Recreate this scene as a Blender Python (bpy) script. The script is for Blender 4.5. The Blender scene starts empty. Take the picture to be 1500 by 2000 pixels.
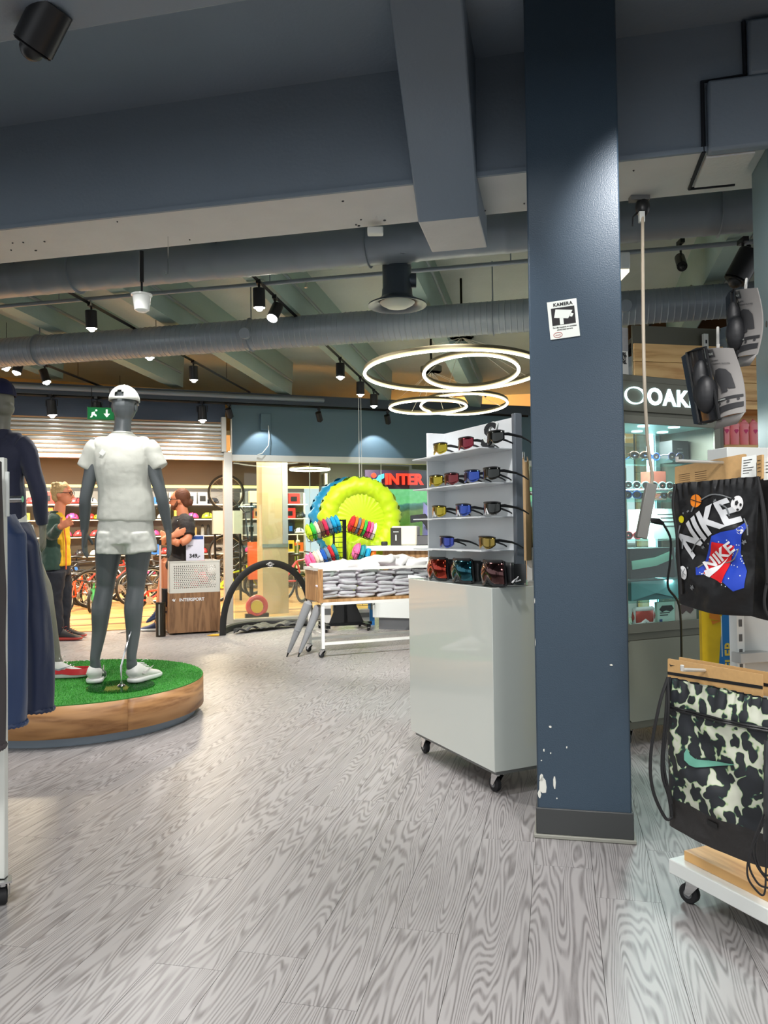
import bpy, math, random
from mathutils import Vector as V, Matrix as MX, noise as NZ
R = math.radians; PI = math.pi
random.seed(7); ru = random.uniform
SC = bpy.context.scene
C = SC.collection
# ---------------- camera ----------------
FPX = 1520.0; CH = 1.18; PT = R(1.32); RL = R(0.76)
Fw = V((0, math.cos(PT), math.sin(PT))); R0 = V((1, 0, 0)); U0 = V((0, -math.sin(PT), math.cos(PT)))
Rc = R0*math.cos(RL) - U0*math.sin(RL); Uc = R0*math.sin(RL) + U0*math.cos(RL)
CAM = V((0, 0, CH))
cd = bpy.data.cameras.new('camera'); co = bpy.data.objects.new('camera', cd); C.objects.link(co)
cd.sensor_fit = 'HORIZONTAL'; cd.sensor_width = 36; cd.lens = 36*FPX/1500
m3 = MX((Rc, Uc, -Fw)).transposed()
co.matrix_world = MX.Translation(CAM) @ m3.to_4x4(); SC.camera = co
cd.clip_start = .05
# ---------------- world / exposure ----------------
SC.view_settings.view_transform = 'Standard'; SC.view_settings.look = 'None'
SC.view_settings.gamma = 1; SC.view_settings.use_curve_mapping = False
SC.view_settings.exposure = 0.16
w = bpy.data.worlds.new('world'); SC.world = w; w.use_nodes = True
w.node_tree.nodes['Background'].inputs[0].default_value = (.93, .97, 1.0, 1)
w.node_tree.nodes['Background'].inputs[1].default_value = 1.0
SC.cycles.max_bounces = 7; SC.cycles.transparent_max_bounces = 14
SC.cycles.sample_clamp_indirect = 4; SC.cycles.caustics_reflective = False; SC.cycles.caustics_refractive = False

def ray(px, py): return Fw + Rc*((px-750)/FPX) + Uc*((1000-py)/FPX)
def D(px, py, d): return CAM + ray(px, py)*d
def H(px, py, h):
    r = ray(px, py); return CAM + r*((h-CH)/r.z)
# building axes: u across, w deep
TH = R(12.5); AX = V((math.sin(TH), math.cos(TH), 0)); BX = V((math.cos(TH), -math.sin(TH), 0))
def b2(p): return (p.dot(BX), p.dot(AX))
def BW(u, w_, z): return BX*u + AX*w_ + V((0, 0, z))
# lamps of the room and one added fill (spots of the shop behind and beside the camera, and over the floor)
def area(name, loc, size, power, col=(1, .97, .93), rot=(0, 0, 0), sy=None, spread=PI):
    l = bpy.data.lights.new(name, 'AREA'); l.energy = power; l.color = col; l.size = size; l.spread = spread
    if sy: l.shape = 'RECTANGLE'; l.size_y = sy
    o = bpy.data.objects.new(name, l); o.location = loc; o.rotation_euler = rot; C.objects.link(o); return o
def spot(name, loc, tgt, power, ang=60, blend=.5, col=(1, .975, .96), rad=.04):
    l = bpy.data.lights.new(name, 'SPOT'); l.energy = power; l.color = col
    l.spot_size = R(ang); l.spot_blend = blend; l.shadow_soft_size = rad
    o = bpy.data.objects.new(name, l); o.location = loc
    d = V(tgt)-V(loc); o.rotation_euler = d.to_track_quat('-Z', 'Y').to_euler(); C.objects.link(o); return o
MI_TF = True
LIGHTS = [  # ceiling lamps of the near part, above / behind the view
    ((-.9, .9, 2.7), 34), ((1.1, .6, 2.7), 38), ((.1, -.8, 2.7), 26)]
for l, p in LIGHTS: area('ceiling_lamp', l, .5, p, (1, .98, .96), spread=R(150))
spot('spot_floor', (-1.6, 4.6, 3.0), (-.6, 4.4, 0), 150, 95, .8)
spot('spot_table', (-.5, 5.0, 2.95), (.2, 7.4, .75), 560, 60, .7)
spot('spot_far', (-2.2, 6.9, 2.9), (-2.4, 8.6, .3), 190, 95, .8)
spot('spot_far', (-.5, 8.2, 2.85), (-.6, 9.4, .7), 110, 100, .8)
spot('fill_inflatable', (-.1, 8.0, 2.8), (-.3, 9.9, 1.3), 45, 60, .7)  # added fill to brighten the lime inflatable, not a fixture of the shop
spot('spot_far', (-1.4, 7.6, 2.9), (-1.9, 9.2, 1.0), 110, 90, .8)
spot('spot_turf', (-1.35, 3.7, 2.65), (-1.75, 5.0, .9), 62, 80, .8)
spot('spot_cart', (.05, 2.7, 2.7), (.3, 3.9, .7), 75, 85, .8)
spot('spot_column', (.35, 2.2, 3.0), (.74, 3.05, 1.7), 12, 60, 1, (.9, .96, 1))
spot('spot_back', (.25, 3.95, 2.95), (.25, 3.7, 0), 120, 110, .8)
spot('spot_back', (-1.9, 6.6, 2.9), (-1.4, 4.6, 0), 110, 75, .7)
spot('spot_rack', (1.0, 1.4, 2.7), (1.2, 2.3, .8), 60, 80, .7)
spot('spot_cabinet', (.95, 2.4, 2.7), (1.5, 4.4, 1.2), 55, 80, .8)
spot('spot_floor', (.5, 5.6, 2.9), (0, 5.4, 0), 110, 100, .8)

# ---------------- materials ----------------
def s2l(c): return tuple(((x/255)/12.92 if x/255 <= .04045 else ((x/255+.055)/1.055)**2.4) for x in c[:3])
MATS = {}
def mat(name, rgb, rough=.55, metal=0, emit=0, bump=None, var=None, coat=0, alpha=1, sheen=0, trans=0):
    if name in MATS: return MATS[name]
    m = bpy.data.materials.new(name); m.use_nodes = True; nt = m.node_tree; b = nt.nodes['Principled BSDF']
    c = (*s2l(rgb), 1)
    b.inputs['Base Color'].default_value = c; b.inputs['Roughness'].default_value = rough
    b.inputs['Metallic'].default_value = metal; b.inputs['Coat Weight'].default_value = coat
    b.inputs['Sheen Weight'].default_value = sheen; b.inputs['Alpha'].default_value = alpha
    b.inputs['Transmission Weight'].default_value = trans
    if emit: b.inputs['Emission Color'].default_value = c; b.inputs['Emission Strength'].default_value = emit
    tc = None
    if bump or var: tc = nt.nodes.new('ShaderNodeTexCoord')
    if var:
        n = nt.nodes.new('ShaderNodeTexNoise'); n.inputs['Scale'].default_value = var[0]; n.inputs['Detail'].default_value = 5
        nt.links.new(tc.outputs['Object'], n.inputs['Vector'])
        r = nt.nodes.new('ShaderNodeMix'); r.data_type = 'RGBA'
        k = var[1]; r.inputs[6].default_value = tuple(x*(1-k) for x in c[:3])+(1,); r.inputs[7].default_value = tuple(min(1, x*(1+k)) for x in c[:3])+(1,)
        nt.links.new(n.outputs['Fac'], r.inputs[0]); nt.links.new(r.outputs[2], b.inputs['Base Color'])
    if bump:
        n = nt.nodes.new('ShaderNodeTexNoise'); n.inputs['Scale'].default_value = bump[0]; n.inputs['Detail'].default_value = 4
        nt.links.new(tc.outputs['Object'], n.inputs['Vector'])
        bp = nt.nodes.new('ShaderNodeBump'); bp.inputs['Strength'].default_value = bump[1]; bp.inputs['Distance'].default_value = .01
        nt.links.new(n.outputs['Fac'], bp.inputs['Height']); nt.links.new(bp.outputs[0], b.inputs['Normal'])
    MATS[name] = m; return m
def glass(name, tint=(235, 245, 243), refl=.08, rough=.02, op=0.0, opc=(200, 200, 200)):
    if name in MATS: return MATS[name]
    m = bpy.data.materials.new(name); m.use_nodes = True; nt = m.node_tree; nt.nodes.clear()
    o = nt.nodes.new('ShaderNodeOutputMaterial'); t = nt.nodes.new('ShaderNodeBsdfTransparent'); g = nt.nodes.new('ShaderNodeBsdfGlossy')
    t.inputs[0].default_value = (*s2l(tint), 1); g.inputs['Roughness'].default_value = rough
    mu = nt.nodes.new('ShaderNodeMath'); mu.operation = 'ADD'; mu.inputs[0].default_value = refl*.6; mu.inputs[1].default_value = 0
    mx = nt.nodes.new('ShaderNodeMixShader'); nt.links.new(mu.outputs[0], mx.inputs[0]); nt.links.new(t.outputs[0], mx.inputs[1]); nt.links.new(g.outputs[0], mx.inputs[2])
    last = mx
    if op:
        df = nt.nodes.new('ShaderNodeBsdfDiffuse'); df.inputs[0].default_value = (*s2l(opc), 1)
        m2 = nt.nodes.new('ShaderNodeMixShader'); m2.inputs[0].default_value = op
        nt.links.new(mx.outputs[0], m2.inputs[1]); nt.links.new(df.outputs[0], m2.inputs[2]); last = m2
    nt.links.new(last.outputs[0], o.inputs[0]); MATS[name] = m; return m
def wood(name, c1, c2, sc=(1, 14, 14), rings=9, rough=.45, rand=True, bump=.15, coarse=1.0, thin=(-1, .6)):
    """contour-line grain along local axis with the small scale"""
    if name in MATS: return MATS[name]
    m = bpy.data.materials.new(name); m.use_nodes = True; nt = m.node_tree; b = nt.nodes['Principled BSDF']; N = nt.nodes.new; L = nt.links.new
    tc = N('ShaderNodeTexCoord'); mp = N('ShaderNodeMapping'); mp.inputs['Scale'].default_value = sc
    if rand:
        oi = N('ShaderNodeObjectInfo'); vm = N('ShaderNodeVectorMath'); vm.operation = 'SCALE'; vm.inputs[0].default_value = (37, 53, 91)
        L(oi.outputs['Random'], vm.inputs['Scale']); ad = N('ShaderNodeVectorMath'); L(tc.outputs['Object'], ad.inputs[0]); L(vm.outputs[0], ad.inputs[1]); L(ad.outputs[0], mp.inputs[0])
    else: L(tc.outputs['Object'], mp.inputs[0])
    n1 = N('ShaderNodeTexNoise'); n1.inputs['Scale'].default_value = coarse; n1.inputs['Detail'].default_value = 1.5; L(mp.outputs[0], n1.inputs['Vector'])
    mu = N('ShaderNodeMath'); mu.operation = 'MULTIPLY'; mu.inputs[1].default_value = rings*6.28; L(n1.outputs['Fac'], mu.inputs[0])
    sn = N('ShaderNodeMath'); sn.operation = 'SINE'; L(mu.outputs[0], sn.inputs[0])
    ab = N('ShaderNodeMapRange'); ab.inputs['From Min'].default_value = thin[0]; ab.inputs['From Max'].default_value = thin[1]; L(sn.outputs[0], ab.inputs['Value'])
    n2 = N('ShaderNodeTexNoise'); n2.inputs['Scale'].default_value = 9; n2.inputs['Detail'].default_value = 6; L(mp.outputs[0], n2.inputs['Vector'])
    mx = N('ShaderNodeMath'); mx.operation = 'MULTIPLY'; L(ab.outputs[0], mx.inputs[0])
    mr = N('ShaderNodeMapRange'); mr.inputs['From Min'].default_value = .3; mr.inputs['From Max'].default_value = .65; mr.inputs['To Min'].default_value = .35; L(n2.outputs['Fac'], mr.inputs['Value']); L(mr.outputs[0], mx.inputs[1])
    cr = N('ShaderNodeMix'); cr.data_type = 'RGBA'; cr.inputs[6].default_value = (*s2l(c1), 1); cr.inputs[7].default_value = (*s2l(c2), 1); L(mx.outputs[0], cr.inputs[0])
    L(cr.outputs[2], b.inputs['Base Color'])
    b.inputs['Roughness'].default_value = rough
    bp = N('ShaderNodeBump'); bp.inputs['Strength'].default_value = bump; bp.inputs['Distance'].default_value = .003; L(mx.outputs[0], bp.inputs['Height']); L(bp.outputs[0], b.inputs['Normal'])
    MATS[name] = m; return m

# ---------------- mesh builder ----------------
def frame(t, ref=None):
    t = t.normalized(); ref = V(ref) if ref is not None else V((1, 0, 0))
    if abs(t.dot(ref.normalized())) > .95: ref = V((0, 1, 0)) if abs(t.y) < .9 else V((0, 0, 1))
    u = (ref - t*ref.dot(t)).normalized(); return u, t.cross(u)
def crs(P, k):
    """Catmull-Rom resampling of points or of (a, b) radii"""
    out = []; N = len(P)
    g = lambda i: P[max(0, min(N-1, i))]
    for i in range(N-1):
        for q in range(k):
            t = q/k; a, b, c, d = g(i-1), g(i), g(i+1), g(i+2)
            w_ = (-.5*t+t*t-.5*t**3, 1-2.5*t*t+1.5*t**3, .5*t+2*t*t-1.5*t**3, -.5*t*t+.5*t**3)
            if isinstance(a, V): out.append(a*w_[0]+b*w_[1]+c*w_[2]+d*w_[3])
            else: out.append(tuple(a[m]*w_[0]+b[m]*w_[1]+c[m]*w_[2]+d[m]*w_[3] for m in (0, 1)))
    out.append(P[-1]); return out
class MB:
    def __init__(s): s.v = []; s.f = []; s.m = []; s.k = 0
    def mi(s, k): s.k = k; return s
    def add(s, vs, fs):
        o = len(s.v); s.v += [V(p) for p in vs]; s.f += [tuple(i+o for i in f) for f in fs]; s.m += [s.k]*len(fs); return s
    def box(s, c, d, rz=0, M=None):
        x, y, z = d[0]/2, d[1]/2, d[2]/2
        vs = [V((a, b, e)) for a in (-x, x) for b in (-y, y) for e in (-z, z)]
        if rz: M = MX.Rotation(rz, 3, 'Z')
        if M: vs = [M @ p for p in vs]
        return s.add([p+V(c) for p in vs], [(0, 1, 3, 2), (4, 6, 7, 5), (0, 4, 5, 1), (2, 3, 7, 6), (0, 2, 6, 4), (1, 5, 7, 3)])
    def b2(s, a, b): a, b = V(a), V(b); return s.box((a+b)/2, b-a)
    def tube(s, pts, r, n=10, closed=False, cap=True, ref=None, rnd_=False):
        pts = [V(p) for p in pts]; N = len(pts)
        if not isinstance(r, (list, tuple)) or (isinstance(r, tuple)): r = [r]*N
        vs = []; fs = []
        pu = None
        for i, p in enumerate(pts):
            if closed: t = pts[(i+1) % N]-pts[i-1]
            else: t = pts[min(i+1, N-1)]-pts[max(i-1, 0)]
            if t.length < 1e-9: t = V((0, 0, 1))
            if ref is None and pu is not None and abs(t.normalized().dot(pu)) < .98: u, w_ = frame(t, pu)
            else: u, w_ = frame(t, ref)
            pu = u
            ra, rb = r[i] if isinstance(r[i], tuple) else (r[i], r[i])
            for k in range(n):
                a = 2*PI*k/n; vs.append(p+u*ra*math.cos(a)+w_*rb*math.sin(a))
        for i in range(N if closed else N-1):
            for k in range(n):
                a = i*n+k; b = i*n+(k+1) % n; c = ((i+1) % N)*n+(k+1) % n; d = ((i+1) % N)*n+k; fs.append((a, b, c, d))
        if cap and not closed: fs.append(tuple(range(n-1, -1, -1))); fs.append(tuple((N-1)*n+k for k in range(n)))
        return s.add(vs, fs)
    def cord(s, pts, r, n=6, k=6, **kw):
        return s.tube(crs([V(p) for p in pts], k), r, n, **kw)
    def cyl(s, a, b, r, r2=None, n=16, cap=True): return s.tube([a, b], [r, r if r2 is None else r2], n, cap=cap)
    def lathe(s, prof, o=(0, 0, 0), n=24, M=None, sx=1, sy=1):
        vs = []; fs = []
        for r, z in prof:
            for k in range(n):
                a = 2*PI*k/n; p = V((r*math.cos(a)*sx, r*math.sin(a)*sy, z))
                if M: p = M @ p
                vs.append(p+V(o))
        for i in range(len(prof)-1):
            for k in range(n): fs.append((i*n+k, i*n+(k+1) % n, (i+1)*n+(k+1) % n, (i+1)*n+k))
        if prof[0][0] > 1e-6: fs.append(tuple(range(n-1, -1, -1)))
        if prof[-1][0] > 1e-6: fs.append(tuple((len(prof)-1)*n+k for k in range(n)))
        return s.add(vs, fs)
    def ball(s, c, r, n=14, m=9, M=None):
        r = V(r) if not isinstance(r, (int, float)) else V((r, r, r)); vs = []; fs = []
        for i in range(m+1):
            th = PI*i/m
            for k in range(n):
                a = 2*PI*k/n; p = V((r.x*math.sin(th)*math.cos(a), r.y*math.sin(th)*math.sin(a), -r.z*math.cos(th)))
                if M: p = M @ p
                vs.append(p+V(c))
        for i in range(m):
            for k in range(n): fs.append((i*n+k, i*n+(k+1) % n, (i+1)*n+(k+1) % n, (i+1)*n+k))
        return s.add(vs, fs)
    def torus(s, c, Rr, r, n=40, m=8, M=None):
        pts = []
        for i in range(n):
            a = 2*PI*i/n; p = V((Rr*math.cos(a), Rr*math.sin(a), 0))
            if M: p = M @ p
            pts.append(p+V(c))
        nn = (M @ V((0, 0, 1))) if M else V((0, 0, 1))
        return s.tube(pts, r, m, closed=True, ref=nn)
    def prism(s, poly, fn, w0, w1):
        n = len(poly)
        return s.add([fn(a, b, w0) for a, b in poly]+[fn(a, b, w1) for a, b in poly],
                     [tuple(range(n-1, -1, -1)), tuple(range(n, 2*n))]+[(i, (i+1) % n, n+(i+1) % n, n+i) for i in range(n)])
    def xz(s, poly, y0, y1): return s.prism(poly, lambda a, b, w_: V((a, w_, b)), y0, y1)
    def xy(s, poly, z0, z1): return s.prism(poly, lambda a, b, w_: V((a, b, w_)), z0, z1)
    def yz(s, poly, x0, x1): return s.prism(poly, lambda a, b, w_: V((w_, a, b)), x0, x1)
    def surf(s, nx, ny, fn, th=None, wrap=False):
        g = [[V(fn(i/nx, j/ny)) for i in range(nx+1)] for j in range(ny+1)]
        vs = [p for r_ in g for p in r_]; W = nx+1
        fs = [(j*W+i, j*W+i+1, (j+1)*W+i+1, (j+1)*W+i) for j in range(ny) for i in range(nx)]
        if th:
            th = V(th); o = len(vs); vs += [p+th for p in vs[:o]]
            fs += [tuple(reversed([k+o for k in f])) for f in fs[:]]
            ed = [(j*W, (j+1)*W) for j in range(ny)]+[(j*W+nx, (j+1)*W+nx) for j in range(ny)]+[(i, i+1) for i in range(nx)]+[(ny*W+i, ny*W+i+1) for i in range(nx)]
            fs += [(a, b, b+o, a+o) for a, b in ed]
        return s.add(vs, fs)
    def obj(s, name, mats, parent=None, smooth=True, bev=0, world=False, remesh=0, sub=0, smo=6, ang=40, solid=0):
        vs = s.v
        if world and parent is not None: Mi = MW[parent.name].inverted(); vs = [Mi @ p for p in vs]
        me = bpy.data.meshes.new(name); me.from_pydata([tuple(p) for p in vs], [], s.f)
        for m in (mats if isinstance(mats, (list, tuple)) else [mats]): me.materials.append(m)
        me.polygons.foreach_set('material_index', s.m)
        import bmesh as _b
        bm = _b.new(); bm.from_mesh(me); _b.ops.recalc_face_normals(bm, faces=bm.faces); bm.to_mesh(me); bm.free()
        if smooth: me.shade_smooth(); me.set_sharp_from_angle(angle=R(ang))
        o = bpy.data.objects.new(name, me); C.objects.link(o)
        if remesh:
            q = o.modifiers.new('r', 'REMESH'); q.mode = 'VOXEL'; q.voxel_size = remesh; q.use_smooth_shade = True
            q = o.modifiers.new('s', 'SMOOTH'); q.factor = .5; q.iterations = smo
        if sub: q = o.modifiers.new('ss', 'SUBSURF'); q.levels = sub; q.render_levels = sub
        if solid: q = o.modifiers.new('so', 'SOLIDIFY'); q.thickness = solid; q.offset = 0
        if bev: q = o.modifiers.new('b', 'BEVEL'); q.width = bev; q.segments = 2; q.limit_method = 'ANGLE'; q.angle_limit = R(50)
        if parent: o.parent = parent
        MW[o.name] = MW[parent.name] if parent else MX.Identity(4)
        return o
MW = {}
def tag(o, label, cat, group=None, kind=None):
    if label: o['label'] = label
    if cat: o['category'] = cat
    if group: o['group'] = group
    if kind: o['kind'] = kind
    return o
def thing(name, label, cat, loc=(0, 0, 0), rz=0, group=None, kind=None):
    o = bpy.data.objects.new(name, None); C.objects.link(o); o.location = loc; o.rotation_euler = (0, 0, rz); o.empty_display_size = .1
    MW[o.name] = MX.Translation(V(loc)) @ MX.Rotation(rz, 4, 'Z')
    return tag(o, label, cat, group, kind)
def struct(name, mb, m, rz=0, loc=(0, 0, 0), label=None, parent=None, **k):
    o = mb.obj(name, m, parent, **k)
    if not parent:
        o.rotation_euler = (0, 0, rz); o.location = loc; o['kind'] = 'structure'
        MW[o.name] = MX.Translation(V(loc)) @ MX.Rotation(rz, 4, 'Z')
    if label: o['label'] = label
    return o
def place(o, loc, rot=(0, 0, 0)):
    o.location = loc; o.rotation_euler = rot; return o
def copy_tree(o, parent=None):
    c = o.copy(); C.objects.link(c); c.parent = parent
    for ch in list(o.children): copy_tree(ch, c)
    return c
def text(name, body, size, m, parent, loc, rot=(PI/2, 0, 0), ext=.001, bold=0, ax='CENTER', sx=1, shear=0, sp=1):
    cu = bpy.data.curves.new(name, 'FONT'); cu.body = body; cu.size = size; cu.extrude = ext; cu.offset = bold; cu.align_x = ax; cu.align_y = 'CENTER'
    cu.shear = shear; cu.space_character = sp; cu.resolution_u = 4
    cu.materials.append(m); t_ = bpy.data.objects.new('tmp', cu); C.objects.link(t_); bpy.context.view_layer.update(); dg = bpy.context.evaluated_depsgraph_get()
    me = bpy.data.meshes.new_from_object(t_.evaluated_get(dg)); bpy.data.objects.remove(t_)
    o = bpy.data.objects.new(name, me); C.objects.link(o); o.parent = parent; o.location = loc; o.rotation_euler = rot; o.scale = (sx, 1, 1)
    return o
NUM = ['first', 'second', 'third', 'fourth', 'fifth', 'sixth', 'seventh', 'eighth', 'ninth', 'tenth', 'eleventh', 'twelfth', 'thirteenth', 'fourteenth', 'fifteenth', 'sixteenth', 'seventeenth', 'eighteenth', 'nineteenth', 'twentieth']
def nth(i): return NUM[i] if i < 20 else ('twenty-'+NUM[i-20] if i < 29 else ('thirtieth' if i == 29 else 'thirty-'+NUM[i-30]))

BLUE = mat('blue_paint', (88, 104, 120), .5, bump=(180, .12))
BLUEC = mat('ceiling_blue_paint', (132, 145, 158), .6, bump=(60, .15), var=(3, .06))
SOFF_LIT = mat('soffit_lit_tone', (214, 214, 212), .7, bump=(50, .2), var=(6, .08))  # pale undersides: the light from below is put into the colour
WHITE = mat('white_lacquer', (232, 236, 232), .35)
GLOSSW = mat('gloss_white', (204, 210, 203), .3, coat=1)
BLACK = mat('black_plastic', (22, 23, 25), .4)
BLKM = mat('black_metal', (30, 31, 33), .35, .6)
CHROME = mat('chrome', (215, 215, 215), .12, 1)
ALU = mat('aluminium', (190, 190, 186), .35, .8)
RUB = mat('rubber', (28, 28, 30), .75)
GREYM = mat('grey_metal', (120, 122, 124), .4, .5)
def caster(parent, x, y, z, h=.09, rz=0):
    """castor hanging from z=z, its wheel on z=z-h"""
    r = h*.36; M = MX.Rotation(rz, 3, 'Z')
    f = MB(); f.box((0, 0, z-.004), (.05, .05, .006)); f.cyl((0, 0, z-.02), (0, 0, z-.004), .012, n=10)
    for sx in (-1, 1): f.add([V((sx*.017, -.024, z-.012)), V((sx*.017, .02, z-.012)), V((sx*.017, .028, z-h+r)), V((sx*.017, .012, z-h+r*.9)), V((sx*.02, -.024, z-.012)), V((sx*.02, .02, z-.012)), V((sx*.02, .028, z-h+r)), V((sx*.02, .012, z-h+r*.9))], [(0, 1, 2, 3), (7, 6, 5, 4), (0, 4, 5, 1), (1, 5, 6, 2), (2, 6, 7, 3), (3, 7, 4, 0)])
    f.v = [M @ p+V((x, y, 0)) for p in f.v]; o = f.obj('caster', CHROME, parent)
    g = MB(); g.tube([V((-.013, .02, z-h+r)), V((-.009, .02, z-h+r)), V((.009, .02, z-h+r)), V((.013, .02, z-h+r))], [r*.85, r, r, r*.85], 18)
    g.v = [M @ p+V((x, y, 0)) for p in g.v]; q = g.obj('wheel', RUB, o)
    h_ = MB(); h_.cyl(V((-.0145, .02, z-h+r)), V((.0145, .02, z-h+r)), r*.45, n=12); h_.v = [M @ p+V((x, y, 0)) for p in h_.v]; h_.obj('hub', GREYM, o)
    return o
# ================= building shell =================
# ---- floor of planks
FL = MB().box((0, 6, -.05), (26, 26, .08))
floor = struct('floor', FL, mat('floor_base', (120, 116, 114), .8), rz=-TH, label='grey wood-look plank floor')
fm = wood('floor_plank_wood', (166, 163, 162), (116, 112, 111), sc=(9.5, .8, 1), rings=30, rough=.4, bump=.05, coarse=1.0, thin=(-.5, 1.0))
PWD, PLN = .2, 1.25
pm = MB().box((0, 0, -.004), (PWD-.0014, PLN-.0014, .008))
p0 = pm.obj('plank', fm, floor, bev=0, smooth=False); place(p0, (0, 0, -.001)); first = True
def vis(u, w_):
    P = BW(u, w_, 0)
    if P.y < 1.2 or P.y > 10.6: return False
    x = P.x/P.y
    if abs(x) > .56+.35/P.y: return False
    q = P-V(WO); return q.y*math.cos(WR)-q.x*math.sin(WR) < .05
WO = (-2.886, 9.75, 0); WR = R(20)
cnt = 0
for i in range(-40, 25):
    off = random.choice([0, .31, .62, .93])+.1*(i % 3)
    for j in range(0, 12):
        u, w_ = i*PWD, j*PLN+off
        if not vis(u, w_): continue
        if first: o = p0; first = False
        else: o = p0.copy(); C.objects.link(o); o.parent = floor
        o.location = (u, w_, -.001); cnt += 1
print('planks', cnt)
# ---- near ceiling, beams, column
DKZ = lambda w_: 3.45+.045*(9.8-w_)         # the far deck slopes down away from the camera
cl = MB().b2((-9, -4, 3.27), (5, 3.5, 3.4)); struct('ceiling', cl, BLUEC, rz=-TH, label='flat blue-grey painted ceiling slab')
u0, w0 = b2(V((.573, 3.004, 0))); u1, _ = b2(V((.911, 2.935, 0)))
bm_ = MB().b2((-9, 3.43, 2.74), (5, 3.87, 3.7))
mb = struct('trim_1', bm_, [BLUEC, SOFF_LIT], rz=-TH, label='big blue concrete beam with pale underside across the ceiling', bev=.01)
for p in mb.data.polygons:
    if p.normal.z < -.9: p.material_index = 1  # underside gets the paler tone, painted as lit from below
hk = MAT_H = mat('screw_head', (70, 72, 75), .5, .5)
sc = MB()
for i in range(46):
    u = ru(-4.5, 2.2); w_ = ru(3.47, 3.84); sc.ball((u, w_, 2.738), (ru(.004, .009), ru(.004, .008), .004), 6, 4)
sc.obj('screw_head', hk, mb)['kind'] = 'stuff'
lip = MB().b2((-9, 3.415, 2.735), (5, 3.43, 2.755)); lip.obj('edge_bead', BLUEC, mb)
struct('trim_2', MB().b2((-9, 1.65, 2.74), (5, 2.12, 3.3)), BLUEC, rz=-TH, label='near blue concrete beam at the top left edge', bev=.01)
uh, wh = b2(D(876, 430, 3.57))
hb = MB().yz([(2.86, 3.3), (wh, 2.60), (3.93, 2.60), (3.93, 3.1), (3.5, 3.3)], uh-.142, uh+.142)
hb = struct('trim_3', hb, [BLUEC, SOFF_LIT], rz=-TH, label='sloping boxed strut that meets the big beam left of the column', bev=.008)
for p in hb.data.polygons:
    if p.normal.z < -.97: p.material_index = 1  # flat end of the strut: light from below painted into its colour
# bump-out of the beam at the right with a groove
bo = MB().b2((.64, 3.39, 2.725), (5, 3.45, 3.02)); bo.b2((.80, 3.39, 3.02), (5, 3.45, 3.25))
struct('trim_4', bo, BLUEC, rz=-TH, label='stepped boxing on the beam at the upper right', bev=.012)
t4 = bpy.data.objects['trim_4']
MB().tube([(.82, 3.78, 2.735), (.625, 3.78, 2.735), (.625, 3.42, 2.735), (.625, 3.42, 3.03), (.79, 3.42, 3.035), (.79, 3.42, 3.26)], .009, 6).obj('groove', mat('groove_dark', (24, 30, 38), .8), t4)
MB().b2((.64, 3.45, 2.72), (.83, 3.74, 2.735)).obj('underside', SOFF_LIT, t4)
MB().b2((.60, 3.74, 2.722), (.83, 3.77, 2.738)).obj('gap_shadow_strip', BLACK, t4) if False else None
CPX = mat('column_paint', (54, 71, 86), .42, bump=(220, .15), var=(2, .05))
col = thing('column', 'square blue painted steel column in the middle right of the shop', None, BW((u0+u1)/2, w0+.172, 0), -TH, kind='structure')
MB().b2((-.173, -.173, .10), (.173, .173, 3.3)).obj('shaft', CPX, col, bev=.006)
MB().b2((-.179, -.179, .012), (.179, .179, .112)).obj('base_skirt', mat('skirt', (62, 64, 64), .45), col, bev=.004)
MB().b2((-.187, -.187, 0), (.187, .187, .014)).obj('base_edge', mat('skirt2', (150, 150, 140), .4), col, bev=.003)
ch = MB()
for (x, z, a, b) in [(-.150, .19, .022, .045), (-.155, .225, .012, .02), (-.108, .21, .006, .032), (-.165, .16, .008, .02), (-.12, .42, .006, .006), (-.145, .33, .004, .008), (-.06, .345, .004, .005), (-.12, .32, .004, .004), (-.155, .29, .004, .003), (-.1, .15, .004, .004), (-.17, .9, .0015, .012), (-.17, .74, .0015, .02), (.11, .66, .008, .004)]:
    n = 7; ch.xz([(x+a*math.cos(2*PI*k/n)*ru(.5, 1), z+b*math.sin(2*PI*k/n)*ru(.5, 1)) for k in range(n)], -.1746, -.172)
ch.obj('paint_chip', mat('chip', (225, 225, 215), .8), col)['label'] = 'white chips where the paint is knocked off'
c2p = BW(b2(H(1470, 1600, 0))[0], 3.55, 0)
c2 = thing('column', 'blue-green painted column at the right edge, above the bag rack', None, BW(.872+.15, 3.43+.15, 0), -TH, kind='structure')
MB().b2((-.15, -.15, 0), (.3, .12, 2.74)).obj('shaft', mat('column_paint_b', (104, 126, 132), .45, bump=(220, .12)), c2, bev=.006)
MB().cyl((-.151, -.07, 2.02), (-.1495, -.07, 2.02), .014, n=12).obj('screw_hole', BLACK, c2)
# ---- camera notice on the column
SG = thing('camera_sign', 'white KAMERA surveillance notice stuck slantwise on the blue column', 'sign', H(1101, 620, 1) if False else V((0, 0, 0)))
pt = D(1100.5, 619, 2.96); SG.location = BW(b2(pt)[0], w0-.003, pt.z); SG.rotation_euler = (0, R(-4.5), -TH)
MW[SG.name] = MX.Translation(SG.location)
MB().b2((-.0555, -.001, -.073), (.0555, .001, .073)).obj('card', mat('paper', (235, 240, 232), .5), SG)
k_ = mat('print_black', (28, 26, 28), .6)
MB().b2((-.043, -.0018, -.021), (.045, -.0012, .046)).obj('picture_field', k_, SG)
pw = mat('print_white', (232, 238, 230), .6)
cam_ = MB(); cam_.xz([(-.034, .009), (.018, 0), (.037, .03), (-.026, .041)], -.0024, -.0019); cam_.xz([(.024, .007), (.033, .004), (.04, .016), (.031, .02)], -.0024, -.0019); cam_.xz([(-.014, -.02), (0, -.02), (0, .005), (-.014, .005)], -.0024, -.0019)
cam_.obj('camera_picture', pw, SG)
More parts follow.
